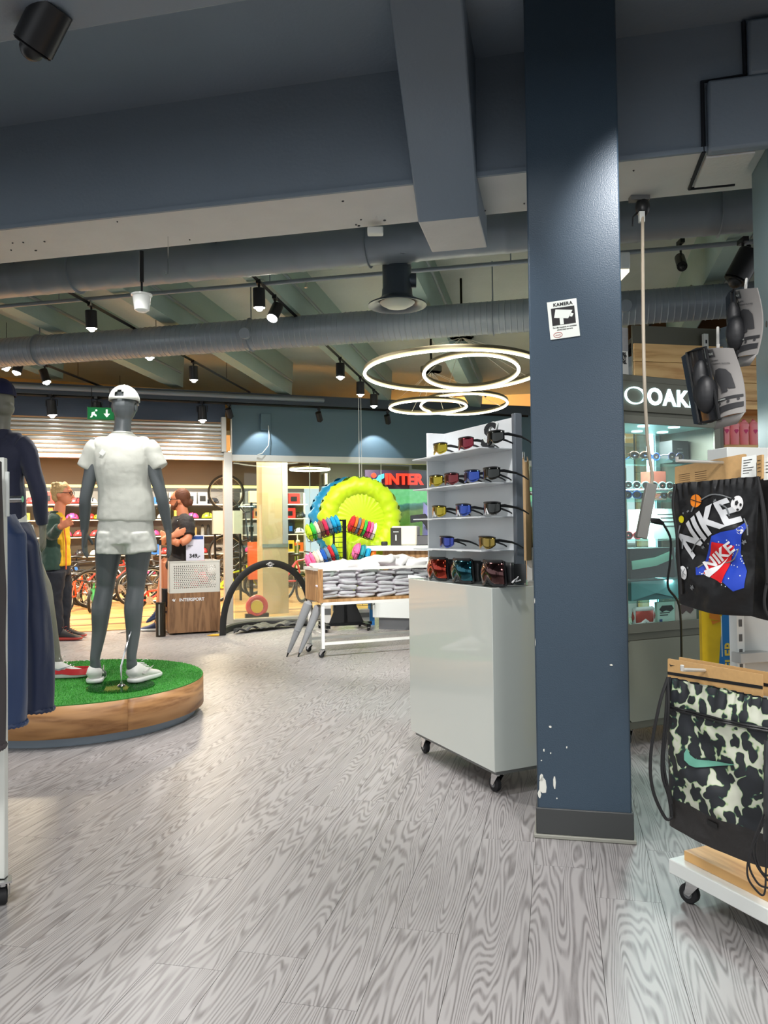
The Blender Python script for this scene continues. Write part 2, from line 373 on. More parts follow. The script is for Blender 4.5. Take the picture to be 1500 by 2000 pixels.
text('lettering', 'KAMERA', .0175, k_, SG, (.003, -.0016, .058), bold=.0006, ext=.0003, sp=1.1)
text('lettering', 'For din trygghet er omr\u00e5det', .0078, k_, SG, (.002, -.0016, -.030), ext=.0002, bold=.0001)
text('lettering', 'sikret med kamera', .0078, k_, SG, (.002, -.0016, -.039), ext=.0002, bold=.0001)
MB().torus((-.026, -.0016, -.058), .016, .0008, 24, 5, MX.Rotation(PI/2, 3, 'X') @ MX.Scale(.6, 3, (0, 1, 0))).obj('oval_mark', mat('print_red', (190, 60, 50), .6), SG)
text('lettering', 'security', .0065, mat('print_red', (0, 0, 0)), SG, (-.026, -.0017, -.058), ext=.0002)
# ---- far ceiling deck, ribs
def wallpt(s, y=0, z=0): return V(WO)+V((math.cos(WR), math.sin(WR), 0))*s+V((-math.sin(WR), math.cos(WR), 0))*y+V((0, 0, z))
def wall_w(u):  # depth (w) where rib u meets the front wall
    p = wallpt(0); t = V((math.cos(WR), math.sin(WR), 0)); pu, pw_ = b2(p); tu, tw = b2(t); return pw_+(u-pu)/tu*tw
DECK = mat('deck_paint', (202, 208, 202), .75, bump=(30, .3), var=(2.5, .12))
RIBM = mat('rib_paint', (158, 180, 174), .7, bump=(40, .3), var=(3, .1))
dk = MB(); dk.add([BW(a, b, DKZ(b)+c) for c in (0, .1) for a, b in ((-9, 3.8), (6, 3.8), (6, 12.6), (-9, 12.6))], [(0, 1, 2, 3), (7, 6, 5, 4), (0, 4, 5, 1), (1, 5, 6, 2), (2, 6, 7, 3), (3, 7, 4, 0)])
deck = struct('ceiling_deck', dk, DECK, label='ribbed concrete roof deck above the ducts')
for i in range(9):
    u = -5.92+i*1.2; we = min(wall_w(u)+.12, 12); r_ = MB()
    a, b, t1, t2 = 3.9, we, .075, .10
    r_.add([BW(u-t1, a, DKZ(a)-.44), BW(u+t1, a, DKZ(a)-.44), BW(u+t2, a, DKZ(a)+.02), BW(u-t2, a, DKZ(a)+.02), BW(u-t1, b, DKZ(b)-.44), BW(u+t1, b, DKZ(b)-.44), BW(u+t2, b, DKZ(b)+.02), BW(u-t2, b, DKZ(b)+.02)], [(0, 1, 2, 3), (7, 6, 5, 4), (0, 4, 5, 1), (1, 5, 6, 2), (2, 6, 7, 3), (3, 7, 4, 0)])
    r_.obj('rib', RIBM, deck)
    r_ = MB(); zz = lambda w_: DKZ(w_)-.30
    r_.tube([BW(u+t2+.05, a, zz(a)), BW(u+t2+.05, b-.2, zz(b-.2))], .016, 8); r_.obj('conduit', mat('conduit', (120, 132, 134), .5), deck)
# ---- ducts
DUCT = mat('duct_blue_grey', (142, 150, 160), .42, .25)
def duct(w_, z, r, ua, ub, step, label, plugs, name='ventilation_duct'):
    T = thing(name, label, 'duct', BW((ua+ub)/2, w_, z), -TH); h = (ub-ua)/2
    n = int(2*h/step); pts = []; rr = []
    for i in range(n):
        x = -h+i*step; pts += [(x, 0, 0), (x+step*.12, 0, 0), (x+step*.2, 0, 0), (x+step*.92, 0, 0)]; rr += [r, r+.004, r, r]
    MB().tube(pts, rr, 40, ref=(0, 0, 1)).obj('duct_shell', DUCT, T)
    for x in plugs:
        p = MB(); a = R(200)
        d = V((0, -math.cos(R(8)), -math.sin(R(8))))
        p.tube([V((x, 0, 0))+d*(r-.03), V((x, 0, 0))+d*(r+.035), V((x, 0, 0))+d*(r+.04)], [.052, .052, .048], 24, ref=(1, 0, 0)); p.obj('plug', DUCT, T)
    for x in [-h+.9+k*2.2 for k in range(int(h))]:
        q = MB(); q.tube([(x, r*1.02*math.cos(a), r*1.02*math.sin(a)) for a in [2*PI*k/24 for k in range(24)]], (.004, .018), 6, closed=True, ref=(0, 1, 0) if False else None); 
        q.cyl((x, 0, r), (x, 0, r+.35), .006, n=6); q.obj('hanger', DUCT, T)
    return T
d1 = duct(5.05, 3.10, .1375, -6.5, 3.5, .20, 'nearer wide round air duct with spiral seams, running across behind the big beam', [])
up_, _ = b2(D(489, 643, 7.1)); upr, _ = b2(D(1220, 582, 6.35))
d2 = duct(6.66, 2.98, .1375, -8, 3.5, .05, 'farther round air duct with close spiral seams and capped holes', [up_+2.25, upr+2.25])
pp = thing('sprinkler_pipe', 'thin blue sprinkler pipe running across between the two air ducts', 'pipe', BW(0, 5.83, 3.16), -TH)
MB().cyl((-7, 0, 0), (4, 0, 0), .017, n=12).obj('pipe', DUCT, pp)
for x in (-4.1, -2.2, -.3, 1.5):
    MB().cyl((x, 0, 0), (x, 0, .45), .005, n=6).obj('hanger', DUCT, pp)
    MB().tube([(x+.3, 0, 0), (x+.3, 0, -.04), (x+.3, 0, -.06)], [.008, .008, .014], 8).obj('sprinkler_head', CHROME, pp)
# ---- trumpet diffuser
td = D(776, 597, 5.3)
T = thing('air_diffuser', 'dark trumpet shaped air outlet hanging under the nearer duct', 'air outlet', td)
DG = mat('diffuser_grey', (72, 80, 88), .35, .4)
MB().lathe([(.098, .26), (.098, .12), (.102, .11), (.105, .07), (.12, .035), (.15, .012), (.19, 0), (.2, -.002), (.198, .008), (.15, .03), (.115, .05), (.095, .08), (.085, .1)], n=40).obj('flared_rim', DG, T)
MB().lathe([(.0, -.01), (.07, -.012), (.11, .01), (.12, .02), (.1, .03), (0, .03)], n=36).obj('inner_cone', mat('cone', (205, 208, 195), .5), T)
MB().tube([(0, 0, .24), (0, 0, .3), (.02, -.03, .34), (.05, -.1, .37), (.05, -.2, .38)], [.1, .1, .1, .1, .1], 30, ref=(1, 0, 0)).obj('elbow', DG, T)
MB().cyl((.07, 0, .17), (.13, 0, .17), .05, n=20).obj('end_stub', DG, T)
# ---- wall: fascia, shutter, storefront (wall frame)
NAVY = mat('fascia_navy', (66, 78, 98), .55, bump=(60, .1)); FASC = mat('fascia_blue', (96, 122, 136), .5, bump=(60, .08))
wl = struct('wall_front', MB().b2((-7, 0, 2.60), (.9, .14, 2.86)), NAVY, rz=WR, loc=WO, label='dark navy fascia above the roller shutter')
wr_ = MB(); wr_.b2((.98, 0, 2.18), (7, .14, 2.9)); struct('wall_front_right', wr_, FASC, rz=WR, loc=WO, label='grey-blue fascia above the glass shop front')
bt = MB().b2((-7, -.06, 2.86), (7, .2, 2.99)); struct('trim_5', bt, mat('top_beam', (70, 80, 92), .5), rz=WR, loc=WO, label='grey steel beam on top of the fascia', bev=.004)
bt = MB().cyl((-7, -.09, 2.93), (2.2, -.09, 2.93), .03, n=10); struct('trim_6', bt, DUCT, rz=WR, loc=WO, label='conduit pipe along the fascia top')
SHM = mat('shutter_steel', (225, 226, 224), .22, .7)
sh = thing('roller_shutter', 'bright steel roller shutter rolled most of the way up above the mall opening', 'shutter', WO, WR)
for k in range(9):
    z = 2.135+k*.053
    MB().tube([(-7, .0, z), (.87, .0, z)], (.03, .024), 12, ref=(0, 1, 0)).obj('slat', SHM, sh)
MB().b2((-7, -.03, 2.105), (.87, .04, 2.135)).obj('bottom_bar', SHM, sh, bev=.003)
gp = struct('trim_7', MB().b2((.87, -.05, 0), (.975, .08, 2.21)).b2((.84, -.07, 2.21), (.9, .08, 2.66)).b2((.96, -.07, 2.2), (.975, .02, 2.75)), mat('guide_alu', (205, 203, 196), .4, .4), rz=WR, loc=WO, label='pale aluminium guide post of the shutter', bev=.003)
wf = struct('window_1', MB().b2((.975, -.05, 2.10), (7, .09, 2.18)), mat('window_alu', (205, 206, 200), .35, .4), rz=WR, loc=WO, label='glass shop front with aluminium head rail')
MB().b2((.975, -.05, 0), (7, .09, .05)).obj('sill', ALU, wf)
GL = glass('shop_glass', refl=.07)
for i in range(6):
    a = 1.0+i*1.02 if i else .98
    MB().b2((1.0+i*1.02, 0, .05), (1.0+i*1.02+1.014, .01, 2.10)).obj('pane', GL, wf)
    MB().b2((1.0+(i+1)*1.02-.006, -.004, .05), (1.0+(i+1)*1.02, .014, 2.10)).obj('joint_strip', mat('joint', (200, 212, 208), .3), wf)
jb = thing('junction_box', 'small blue junction box with a dangling white cable on the fascia', 'box', wallpt(1.42, -.03, 2.62), WR)
MB().box((0, 0, 0), (.14, .05, .22)).obj('case', FASC, jb, bev=.008)
MB().tube([(.03, -.03, -.05), (.035, -.05, -.2), (.02, -.06, -.32), (-.06, -.06, -.42), (-.12, -.04, -.44)], .006, 6).obj('cable', mat('cable_w', (220, 222, 215), .5), jb)
# exit sign
es = thing('exit_sign', 'green emergency exit sign with a white arrow hanging above the shutter', 'sign', D(197, 808, 9.1), WR)
EG = mat('exit_green', (20, 130, 70), .4, emit=.35)
MB().box((0, 0, 0), (.3, .03, .15)).obj('case', mat('exit_case', (60, 140, 90), .4), es, bev=.004)
MB().b2((-.14, -.018, -.065), (.14, -.016, .065)).obj('panel', EG, es)
EW = mat('exit_white', (240, 250, 240), .4, emit=.9)
a = MB(); a.xz([(.055, .05), (.075, .05), (.075, 0), (.1, .0), (.065, -.045), (.03, 0), (.055, 0)], -.021, -.0185); a.obj('arrow', EW, es)
a = MB(); a.xz([(-.12, -.05), (-.1, -.05), (-.08, -.02), (-.05, -.04), (-.045, -.02), (-.07, 0), (-.06, .02), (-.1, .01), (-.105, -.03)], -.021, -.0185); a.ball((-.05, -.0185, .035), .012, 8, 5); a.obj('running_figure', EW, es)
MB().cyl((-.1, 0, .07), (-.1, 0, .3), .004, n=6).cyl((.1, 0, .07), (.1, 0, .3), .004, n=6).obj('hanger', BLKM, es)
# ---- lighting tracks and spotlights
SPB = mat('spot_black', (34, 34, 36), .35, .3)
LENS = mat('spot_lens_lit', (255, 252, 240), .3, emit=30)
def track(a, b, label):
    T = thing('lighting_track', label, 'track', a); d = b-a
    MB().tube([V((0, 0, 0)), d], (.018, .016), 4, ref=(1, 0, 0) if abs(d.x) < abs(d.y) else (0, 1, 0)).obj('rail', BLKM, T)
    for k in (.15, .5, .85): MB().cyl(d*k, d*k+V((0, 0, .28)), .003, n=5).obj('hanger', BLKM, T)
trz = lambda w_: 2.97+.045*(9.6-w_)
TR = {}
for i, (u, a, b, lb) in enumerate([(-5.5, 5.2, 8.7, 'black lighting track at the far left of the ceiling'), (-3.84, 4.6, 9.4, 'black lighting track in the left middle of the ceiling'), (-2.25, 4.6, 9.9, 'black lighting track left of the ring lamps'), (2.0, 5.0, 8.4, 'black lighting track on the right behind the column')]):
    track(BW(u, a, trz(a)), BW(u, b, trz(b)), lb)
track(wallpt(-6, -.3, 2.80), wallpt(5.2, -.3, 2.80), 'long black lighting track along the fascia')
SPN = [0]
def spotlamp(P, tilt, az, label, r=.048, L=.15, lit=True, yoke=False, grp='black ceiling spotlights'):
    T = thing('spotlight', label, 'spotlight', P, 0, grp); SPN[0] += 1
    d = V((math.sin(az)*math.sin(tilt), math.cos(az)*math.sin(tilt), -math.cos(tilt)))
    MB().tube([-d*L*.5, -d*L*.48, d*L*.46, d*L*.5, d*L*.44], [r*.9, r, r, r*.97, r*.85], 20).obj('lamp_body', SPB, T)
    MB().cyl(d*L*.5, d*L*.52, r*.9, n=18).ball(d*L*.5, r*.62, 12, 8).obj('lens', LENS if lit else BLACK, T)
    if yoke:
        for s_ in (-1, 1): MB().tube([V((s_*(r+.01), 0, L*.1)), V((s_*(r+.012), 0, L*.55)), V((0, 0, L*.62))], .006, 6).obj('yoke', SPB, T)
    MB().cyl((0, 0, L*.3), (0, 0, L*.75), .009, n=8).box((0, 0, L*.8), (.035, .09, .03)).obj('mount', SPB, T)
    return T
def ulinepx(u, px, dz):
    rx = (px-750)/FPX; Y = u/(math.cos(TH)*rx-math.sin(TH)); w_ = math.sin(TH)*rx*Y+math.cos(TH)*Y; return BW(u, w_, trz(w_)-dz)
for px, u, t, a, lb in [(88, -5.5, .35, 1.8, 'spotlight pointing down beside the nearer duct, far left'), (36, -5.5, .3, 3.6, 'spotlight below the far duct at the left edge'),
                        (8, -5.5, .3, 1, 'spotlight lens cut by the left picture edge'), (180, -3.84, .1, 0, 'spotlight in front of the farther duct, left'), (294, -3.84, .05, 0, 'spotlight mostly hidden behind the farther duct'),
                        (380, -3.84, .1, 0, 'spotlight over the shutter on the left middle track'), (541, -2.25, .6, 3.6, 'bright tilted spotlight left of the trumpet air outlet'), (510, -2.25, .1, 0, 'spotlight half hidden behind the nearer duct'),
                        (668, -2.25, .0, 0, 'spotlight left above the ring lamps, upper one'), (707, -2.25, .05, 0, 'spotlight left of the ring lamps, middle one'), (733, -2.25, .05, 0, 'spotlight left of the ring lamps, lowest one')]:
    P = ulinepx(u, px, .13); spotlamp(P, t, a, lb)
for px, lb, lit, tl in [(101, 'yoke spotlight on the fascia track left of the exit sign', 1, .1), (190, 'yoke spotlight on the fascia track in front of the exit sign', 1, .05), (396, 'yoke spotlight on the fascia track left of the shutter post', 1, .05), (449, 'small dark spotlight above the shutter post', 0, .6), (625, 'small dark spotlight over the glass shop front', 0, .6), (759, 'small dark spotlight right of the lime inflatable', 0, .6)]:
    rx = (px-750)/FPX; s_ = (rx*(9.75-.28)+2.886-.1)/(math.cos(WR)-rx*math.sin(WR))
    P = wallpt(s_, -.3, 2.66 if lit else 2.68); spotlamp(P, tl, .6 if lit else 0.3, lb, .055 if lit else .04, .17 if lit else .12, lit, lit, 'spotlights on the fascia track')
for s_ in (1.35, 2.9, 4.3): spot('wall_washer', wallpt(s_, -.28, 2.58), wallpt(s_+.05, 0, 2.1), 14, 85, .25, (.92, .96, 1), .02)
for s_ in (-2.5, -1.2, .3): spot('shutter_washer', wallpt(s_, -.45, 2.6), wallpt(s_, -.1, 0), 110, 110, .5, (1, .95, .86), .03)
sp = spotlamp(D(84, 52, 2.35), .72, 1.5*PI+.45, 'large black spotlight at the top left corner on the near beam', .06, .14, False)
spotlamp(D(4, -4, 2.5), .6, 2, 'spotlight cut by the top left picture corner', .05, .14, True)
spotlamp(D(1452, 520, 4.9), .5, 5.0, 'big grey spotlight beside the right edge column', .075, .2, False)
spotlamp(D(1330, 512, 6.2), .9, 3.4, 'slim grey spotlight tube right of the column', .04, .2, False)
# power adapter, sensor, hook, small things on the beam
T = thing('emergency_lamp', 'clear plastic cup lamp hanging on a black stem under the big beam', 'lamp', D(277, 590, 4.3))
MB().lathe([(.025, -.055), (.04, -.045), (.045, -.01), (.05, .03), (.058, .035), (.058, .042), (.03, .045)], n=24).obj('cup', mat('frosted', (225, 228, 222), .2, emit=.1, coat=.3), T)
MB().cyl((0, 0, .045), (0, 0, .2), .006, n=8).cyl((0, 0, .11), (0, 0, 2.74-T.location.z), .012, n=8).obj('stem', BLKM, T)
T = thing('wire_hook', 'thin wire hook hanging from the underside of the big beam', 'hook', D(328, 445, 4.1))
MB().tube([V((0, 0, 0)), V((0, 0, -.22)), V((-.003, 0, -.245)), V((-.014, 0, -.25)), V((-.017, 0, -.23))], .0022, 6).obj('wire', CHROME, T)
T = thing('smoke_sensor', 'small white box fixed under the big beam above the trumpet outlet', 'sensor', D(733, 452, 3.96))
MB().box((0, 0, 0), (.08, .05, .035)).obj('case', WHITE, T, bev=.006)
# ring lamps
RLW = mat('ring_light', (255, 250, 225), .3, emit=9); RLB = mat('ring_brass', (110, 102, 80), .4, .6)
def ringlamp(px, py, d, hw, tilt, label, can):
    P = D(px, py, d); Rr = hw/FPX*d; T = thing('ring_lamp', label, 'pendant lamp', P, 0, 'glowing ring lamps')
    M = MX.Rotation(tilt[0], 3, 'X') @ MX.Rotation(tilt[1], 3, 'Y')
    MB().torus((0, 0, -.006), Rr, (.009, .013), 72, 8, M).obj('light_strip', RLW, T)
    MB().torus((0, 0, .022), Rr, (.018, .012), 72, 6, M).obj('ring_body', RLB, T)
    cz = can[2]-P.z
    cn = V((can[0]-P.x, can[1]-P.y, cz))
    MB().cyl(cn, V((cn.x, cn.y, 3.5-P.z)), .012, n=6).cyl(cn, cn+V((0, 0, .05)), .11, n=28).cyl(cn-V((0, 0, .008)), cn, .1, n=28).obj('canopy', mat('canopy', (150, 146, 125), .4), T)
    for k in range(4):
        a = 2*PI*k/4+.4; q = M @ V((Rr*math.cos(a), Rr*math.sin(a), .02)); MB().cyl(q, cn, .0022, n=5).obj('wire', mat('wire_w', (225, 222, 205), .4), T)
ca = D(902, 665, 7.2); ca.z = 2.95; cb_ = D(842, 712, 8.0); cb_.z = 2.8; cc = D(905, 690, 8.6)
ringlamp(884, 727, 6.5, 172, (-.03, .0), 'largest glowing ring lamp, partly behind the blue column', ca)
ringlamp(920, 727, 6.3, 92, (-.16, 0), 'mid-size glowing ring lamp overlapping the largest ring', ca)
ringlamp(836, 795, 8.8, 75, (-.02, 0), 'smallest glowing ring lamp, lower left of the four', cb_)
ringlamp(906, 790, 8.9, 84, (-.08, 0), 'glowing ring lamp at the lower right of the four', cb_)
for l in [(-.0, 0)]: pass
# right side: light tube fixture, dark slanted trusses
T = thing('light_fixture', 'white fluorescent light fixture just right of the column', 'light fixture', D(1206, 525, 4.6))
MB().box((0, 0, 0), (.06, .3, .1)).obj('case', WHITE, T, bev=.01); MB().cyl((0, 0, 0), (0, 0, 3.78-T.location.z), .005, n=6).obj('hanger', BLKM, T); MB().box((0, 0, -.055), (.05, .28, .02)).obj('tube', mat('tube_lit', (255, 240, 210), .3, emit=2), T)
T = thing('roof_truss', 'dark slanted steel truss bars under the roof on the right', 'truss', BW(1.5, 7.2, 3.0))
for a, b in [((1200, 700, 8.4), (1290, 610, 7.5)), ((1290, 610, 7.5), (1460, 480, 6.0)), ((1180, 760, 8.4), (1275, 620, 8.4))]:
    MB().tube([D(*a), D(*b)], .03, 6).obj('bar', BLKM, T, world=True)
struct('trim_8', MB().tube([H(1215, 722, 2.52), H(1520, 632, 2.52)], (.03, .09), 4, ref=(0, 1, 0)), BLUEC, label='blue roof beam above the wood wall on the right', smooth=False)
struct('wall_upper_right', MB().b2((.8, 8.8, 2.3), (5, 8.9, 3.5)), mat('dark_brown_wall', (92, 58, 26), .8), rz=-TH, label='dark brown upper wall at the far right')
# ================= mall behind the shop front (wall frame) =================
MF = wood('mall_floor_wood', (222, 178, 118), (188, 138, 84), sc=(1, 5, 1), rings=3, rough=.3, rand=False, bump=.03)
struct('floor_mall', MB().b2((-9, .0, -.02), (9, 8, .0)), MF, rz=WR, loc=WO, label='warm light wooden mall floor')
fi = MB()
for y, a, b in ((1.35, -7, 3), (.62, -7, 1)): fi.b2((a, y, .0), (b, y+.12, .0025))
fi.obj('inlay_band', mat('inlay', (120, 92, 60), .35), bpy.data.objects['floor_mall'])
struct('ceiling_mall', MB().b2((-9, .5, 2.5), (9, 4.6, 2.56)), mat('mall_ceiling', (225, 210, 180), .7), rz=WR, loc=WO, label='pale low mall ceiling')
struct('wall_mall', MB().b2((-9, 2.2, 2.56), (9, 2.35, 5)), mat('mall_upper', (235, 190, 120), .8), rz=WR, loc=WO, label='warm orange upper wall of the mall')
struct('ceiling_mall_top', MB().b2((-9, 0, 4.9), (9, 2.4, 5)), mat('mall_upper', (0, 0, 0)), rz=WR, loc=WO)
sb = MB().b2((-9, 4.2, 2.03), (9, 4.35, 2.5)); struct('wall_store_band', sb, mat('store_band', (92, 84, 80), .6), rz=WR, loc=WO, label='grey-brown fascia band of the far shop')
struct('trim_9', MB().b2((-9, 4.19, 1.99), (9, 4.36, 2.03)), mat('led_strip', (235, 225, 140), .4, emit=1.6), rz=WR, loc=WO, label='yellowish light strip under the far fascia')
struct('wall_store_back', MB().b2((-9, 6.6, 0), (3.6, 6.7, 2.6)), mat('store_back', (88, 84, 80), .7), rz=WR, loc=WO, label='dark slatwall at the back of the far shop')
for s_, p in ((-4, 130), (-1.5, 130), (1, 110), (3.5, 70)):
    area('mall_light', wallpt(s_, 2.2, 2.46), .5, p*1.0, (1, .84, .58)); area('store_lamp', wallpt(s_, 5.3, 2.55), .5, p*1.0, (1, .92, .78))
area('mall_light', wallpt(1.9, .35, 2.42), .4, 55, (1, .84, .58))  # extra unseen light, added to warm and brighten the pillar front
for s_ in (-4, 0, 4): area('mall_upper_lamp', wallpt(s_, 1.0, 4.6), .5, 190, (1, .78, .48))
dl = mat('downlight', (255, 240, 200), .4, emit=6)
for i, (s_, y) in enumerate([(-1.2, 1.6), (.4, 1.6), (1.4, 2.6), (-2.6, 2.4), (2.6, 1.5)]):
    T = thing('downlight', f'round recessed downlight in the mall ceiling, {nth(i)} noted from the shutter', 'downlight', wallpt(s_, y, 2.495), 0, 'mall downlights'); MB().cyl((0, 0, -.006), (0, 0, 0), .07, n=18).obj('lens', dl, T); MB().torus((0, 0, -.002), .08, .006, 20, 5).obj('rim', ALU, T)
def ws(px, y):  # s coordinate in wall frame for px at depth-from-wall y
    rx = (px-750)/FPX; c, n = math.cos(WR), math.sin(WR)
    # X = WO.x + c s - n y ; Y = WO.y + n s + c y ; X = rx Y
    return (rx*(WO[1]+c*y)-WO[0]+n*y)/(c-rx*n)
def wz(px, py, y):
    s_ = ws(px, y); P = wallpt(s_, y); r = ray(px, py); return CH+r.z*P.y/r.y
# pillar in the mall
s0 = ws(512, .9); s1 = ws(562, .9)
T = struct('column_mall', MB().b2((s0, .9, .0), (s1, 1.3, 2.5)), mat('mall_pillar', (200, 176, 140), .5), rz=WR, loc=WO, label='beige square pillar in the mall behind the glass')
MB().b2((s0-.004, .89, .95), (s1+.004, .9, 1.0)).obj('band', ALU, T)
MB().b2((s1-.08, .888, 1.0), (s1, .9, 2.5)).obj('edge_panel', mat('pillar_edge', (165, 165, 175), .4), T)
# ring lamp in the mall
P = wallpt(ws(606, 1.4), 1.4, 0); P.z = wz(606, 917, 1.4)
T = thing('ring_lamp', 'flat glowing ring lamp in the mall seen through the glass above the lime inflatable', 'pendant lamp', P)
MB().torus((0, 0, 0), .30, .014, 60, 6).obj('light_strip', RLW, T); MB().torus((0, 0, .02), .30, .016, 60, 6).obj('ring_body', RLB, T)
for a in (0, 2.1, 4.2): MB().cyl((.3*math.cos(a), .3*math.sin(a), .02), (.3*math.cos(a), .3*math.sin(a), 2.5-P.z), .002, n=4).obj('wire', BLKM, T)
# far shop shelving
SHW = mat('shelf_white', (225, 222, 210), .5)
BOXC = [('brown', (176, 124, 70)), ('white', (235, 232, 222)), ('black', (34, 33, 34)), ('red', (200, 44, 36)), ('grey', (130, 130, 128)), ('orange', (236, 110, 40)), ('blue', (50, 110, 190)), ('yellow', (230, 200, 60))]
YS = 6.0
bays = [(-3.9, -2.9, 'leftmost', 0), (-2.9, -1.7, 'second', 1), (-1.7, -.5, 'third', 1), (-.5, .7, 'fourth', 1), (.7, 1.9, 'fifth', 1), (2.15, 3.5, 'rightmost', 2)]
LEV = [.35, .75, 1.12, 1.45, 1.75]
for bi, (a, b, bn, kd) in enumerate(bays):
    T = thing('display_shelf', f'{bn} shelving bay along the back of the far shop', 'shelf', wallpt((a+b)/2, YS, 0), WR); hw = (b-a)/2
    for x in (-hw, hw): MB().b2((x-.02, .2, 0), (x+.02, .25, 2.0)).obj('upright', SHW, T)
    for z in LEV: MB().b2((-hw+.02, -.15, z-.02), (hw-.02, .22, z)).obj('shelf_board', SHW, T)
    MB().b2((-hw, .25, 0), (hw, .28, 2.02)).obj('back_panel', mat('store_panel', (120, 116, 110), .7), T)
    for li, z in enumerate(LEV):
        x = -hw+.06; n = 0; ln = ['bottom', 'second', 'middle', 'fourth', 'top'][li]
        while x < hw-.12:
            w_ = ru(.13, .26); h = ru(.13, .27)
            if x+w_ > hw-.03: break
            q = random.random(); P = wallpt((a+b)/2+x+w_/2, YS-.02, z)
            if kd == 0: cn, cc_ = BOXC[0] if q < .8 else BOXC[1]
            else: cn, cc_ = random.choice(BOXC)
            if kd and (q < .34):
                hc = random.choice([('pink', (235, 60, 120)), ('black', (30, 30, 32)), ('white', (230, 230, 225)), ('red', (210, 50, 50)), ('lime', (190, 225, 40))])
                o = MB(); o.surf(16, 8, lambda i, j: (.115*math.sin(PI/2*j)*math.cos(2*PI*i), .14*math.sin(PI/2*j)*math.sin(2*PI*i), .02+.11*math.cos(PI/2*j))); hm = thing('bicycle_helmet', f'{hc[0]} bicycle helmet, {nth(n)} item, {ln} shelf, {bn} bay of far shop', 'helmet', P, WR+ru(-.6, .6), 'helmets in the far shop')
                o.obj('shell', mat('helm_'+hc[0], hc[1], .3), hm, solid=.012)
                v = MB(); [v.tube([(k*.035, -.12, .06), (k*.03, -.05, .122), (k*.03, .06, .118)], .012, 6) for k in (-1.6, 0, 1.6)]; v.obj('vent', BLACK, hm); w_ = .24
            elif kd and q < .5:
                bt_ = thing('water_bottle', f'{cn} bottle, {nth(n)} item, {ln} shelf, {bn} bay of far shop', 'bottle', P, 0, 'bottles in the far shop'); w_ = .1
                MB().lathe([(.036, 0), (.036, .15), (.026, .17), (.026, .175)], n=14).obj('bottle_body', mat('goods_'+cn, cc_, .5), bt_); MB().lathe([(.028, .175), (.028, .2), (.012, .205), (.012, .22)], n=12).obj('cap', BLACK, bt_)
            else:
                bx = thing('product_box', f'{cn} product box, {nth(n)} item, {ln} shelf, {bn} bay of far shop', 'box', P, WR+ru(-.05, .05), 'product boxes in the far shop')
                MB().b2((-w_/2, -.1, .0), (w_/2, .12, h)).obj('carton', mat('goods_'+cn, cc_, .6), bx, smooth=False)
                cl_ = mat('goods_white', (0, 0, 0)) if cn not in ('white',) else mat('goods_blue', (50, 110, 190))
                MB().b2((-w_*.32, -.103, h*.25), (w_*ru(.1, .32), -.1, h*.7)).obj('print_panel', cl_, bx, smooth=False)
            x += w_+ru(.015, .05); n += 1
# skateboards / scooters hanging in the right bay
for i in range(5):
    P = wallpt(2.25+i*.24, YS-.3, .38)
    T = thing('kick_scooter', f'upright kick scooter, {nth(i)} from the left in the row under the pink helmet', 'scooter', P, WR+.2, 'row of scooters in the far shop')
    MB().tube([(0, .02, .05), (0, .0, .3), (0, -.03, .62), (0, -.02, .74)], .014, 6).obj('stem', SHW, T); MB().b2((-.05, 0, .04), (.05, .03, .5)).obj('deck', mat('deck_'+'gbgkg'[i], [(120, 140, 60), (90, 80, 60), (150, 160, 110), (50, 52, 50), (170, 170, 150)][i], .5), T, bev=.01)
    for z in (.06, .58): MB().cyl((-.03, -.04, z), (.03, -.04, z), .035, n=12).obj('wheel', mat('wheel_cream', (235, 225, 190), .5), T)
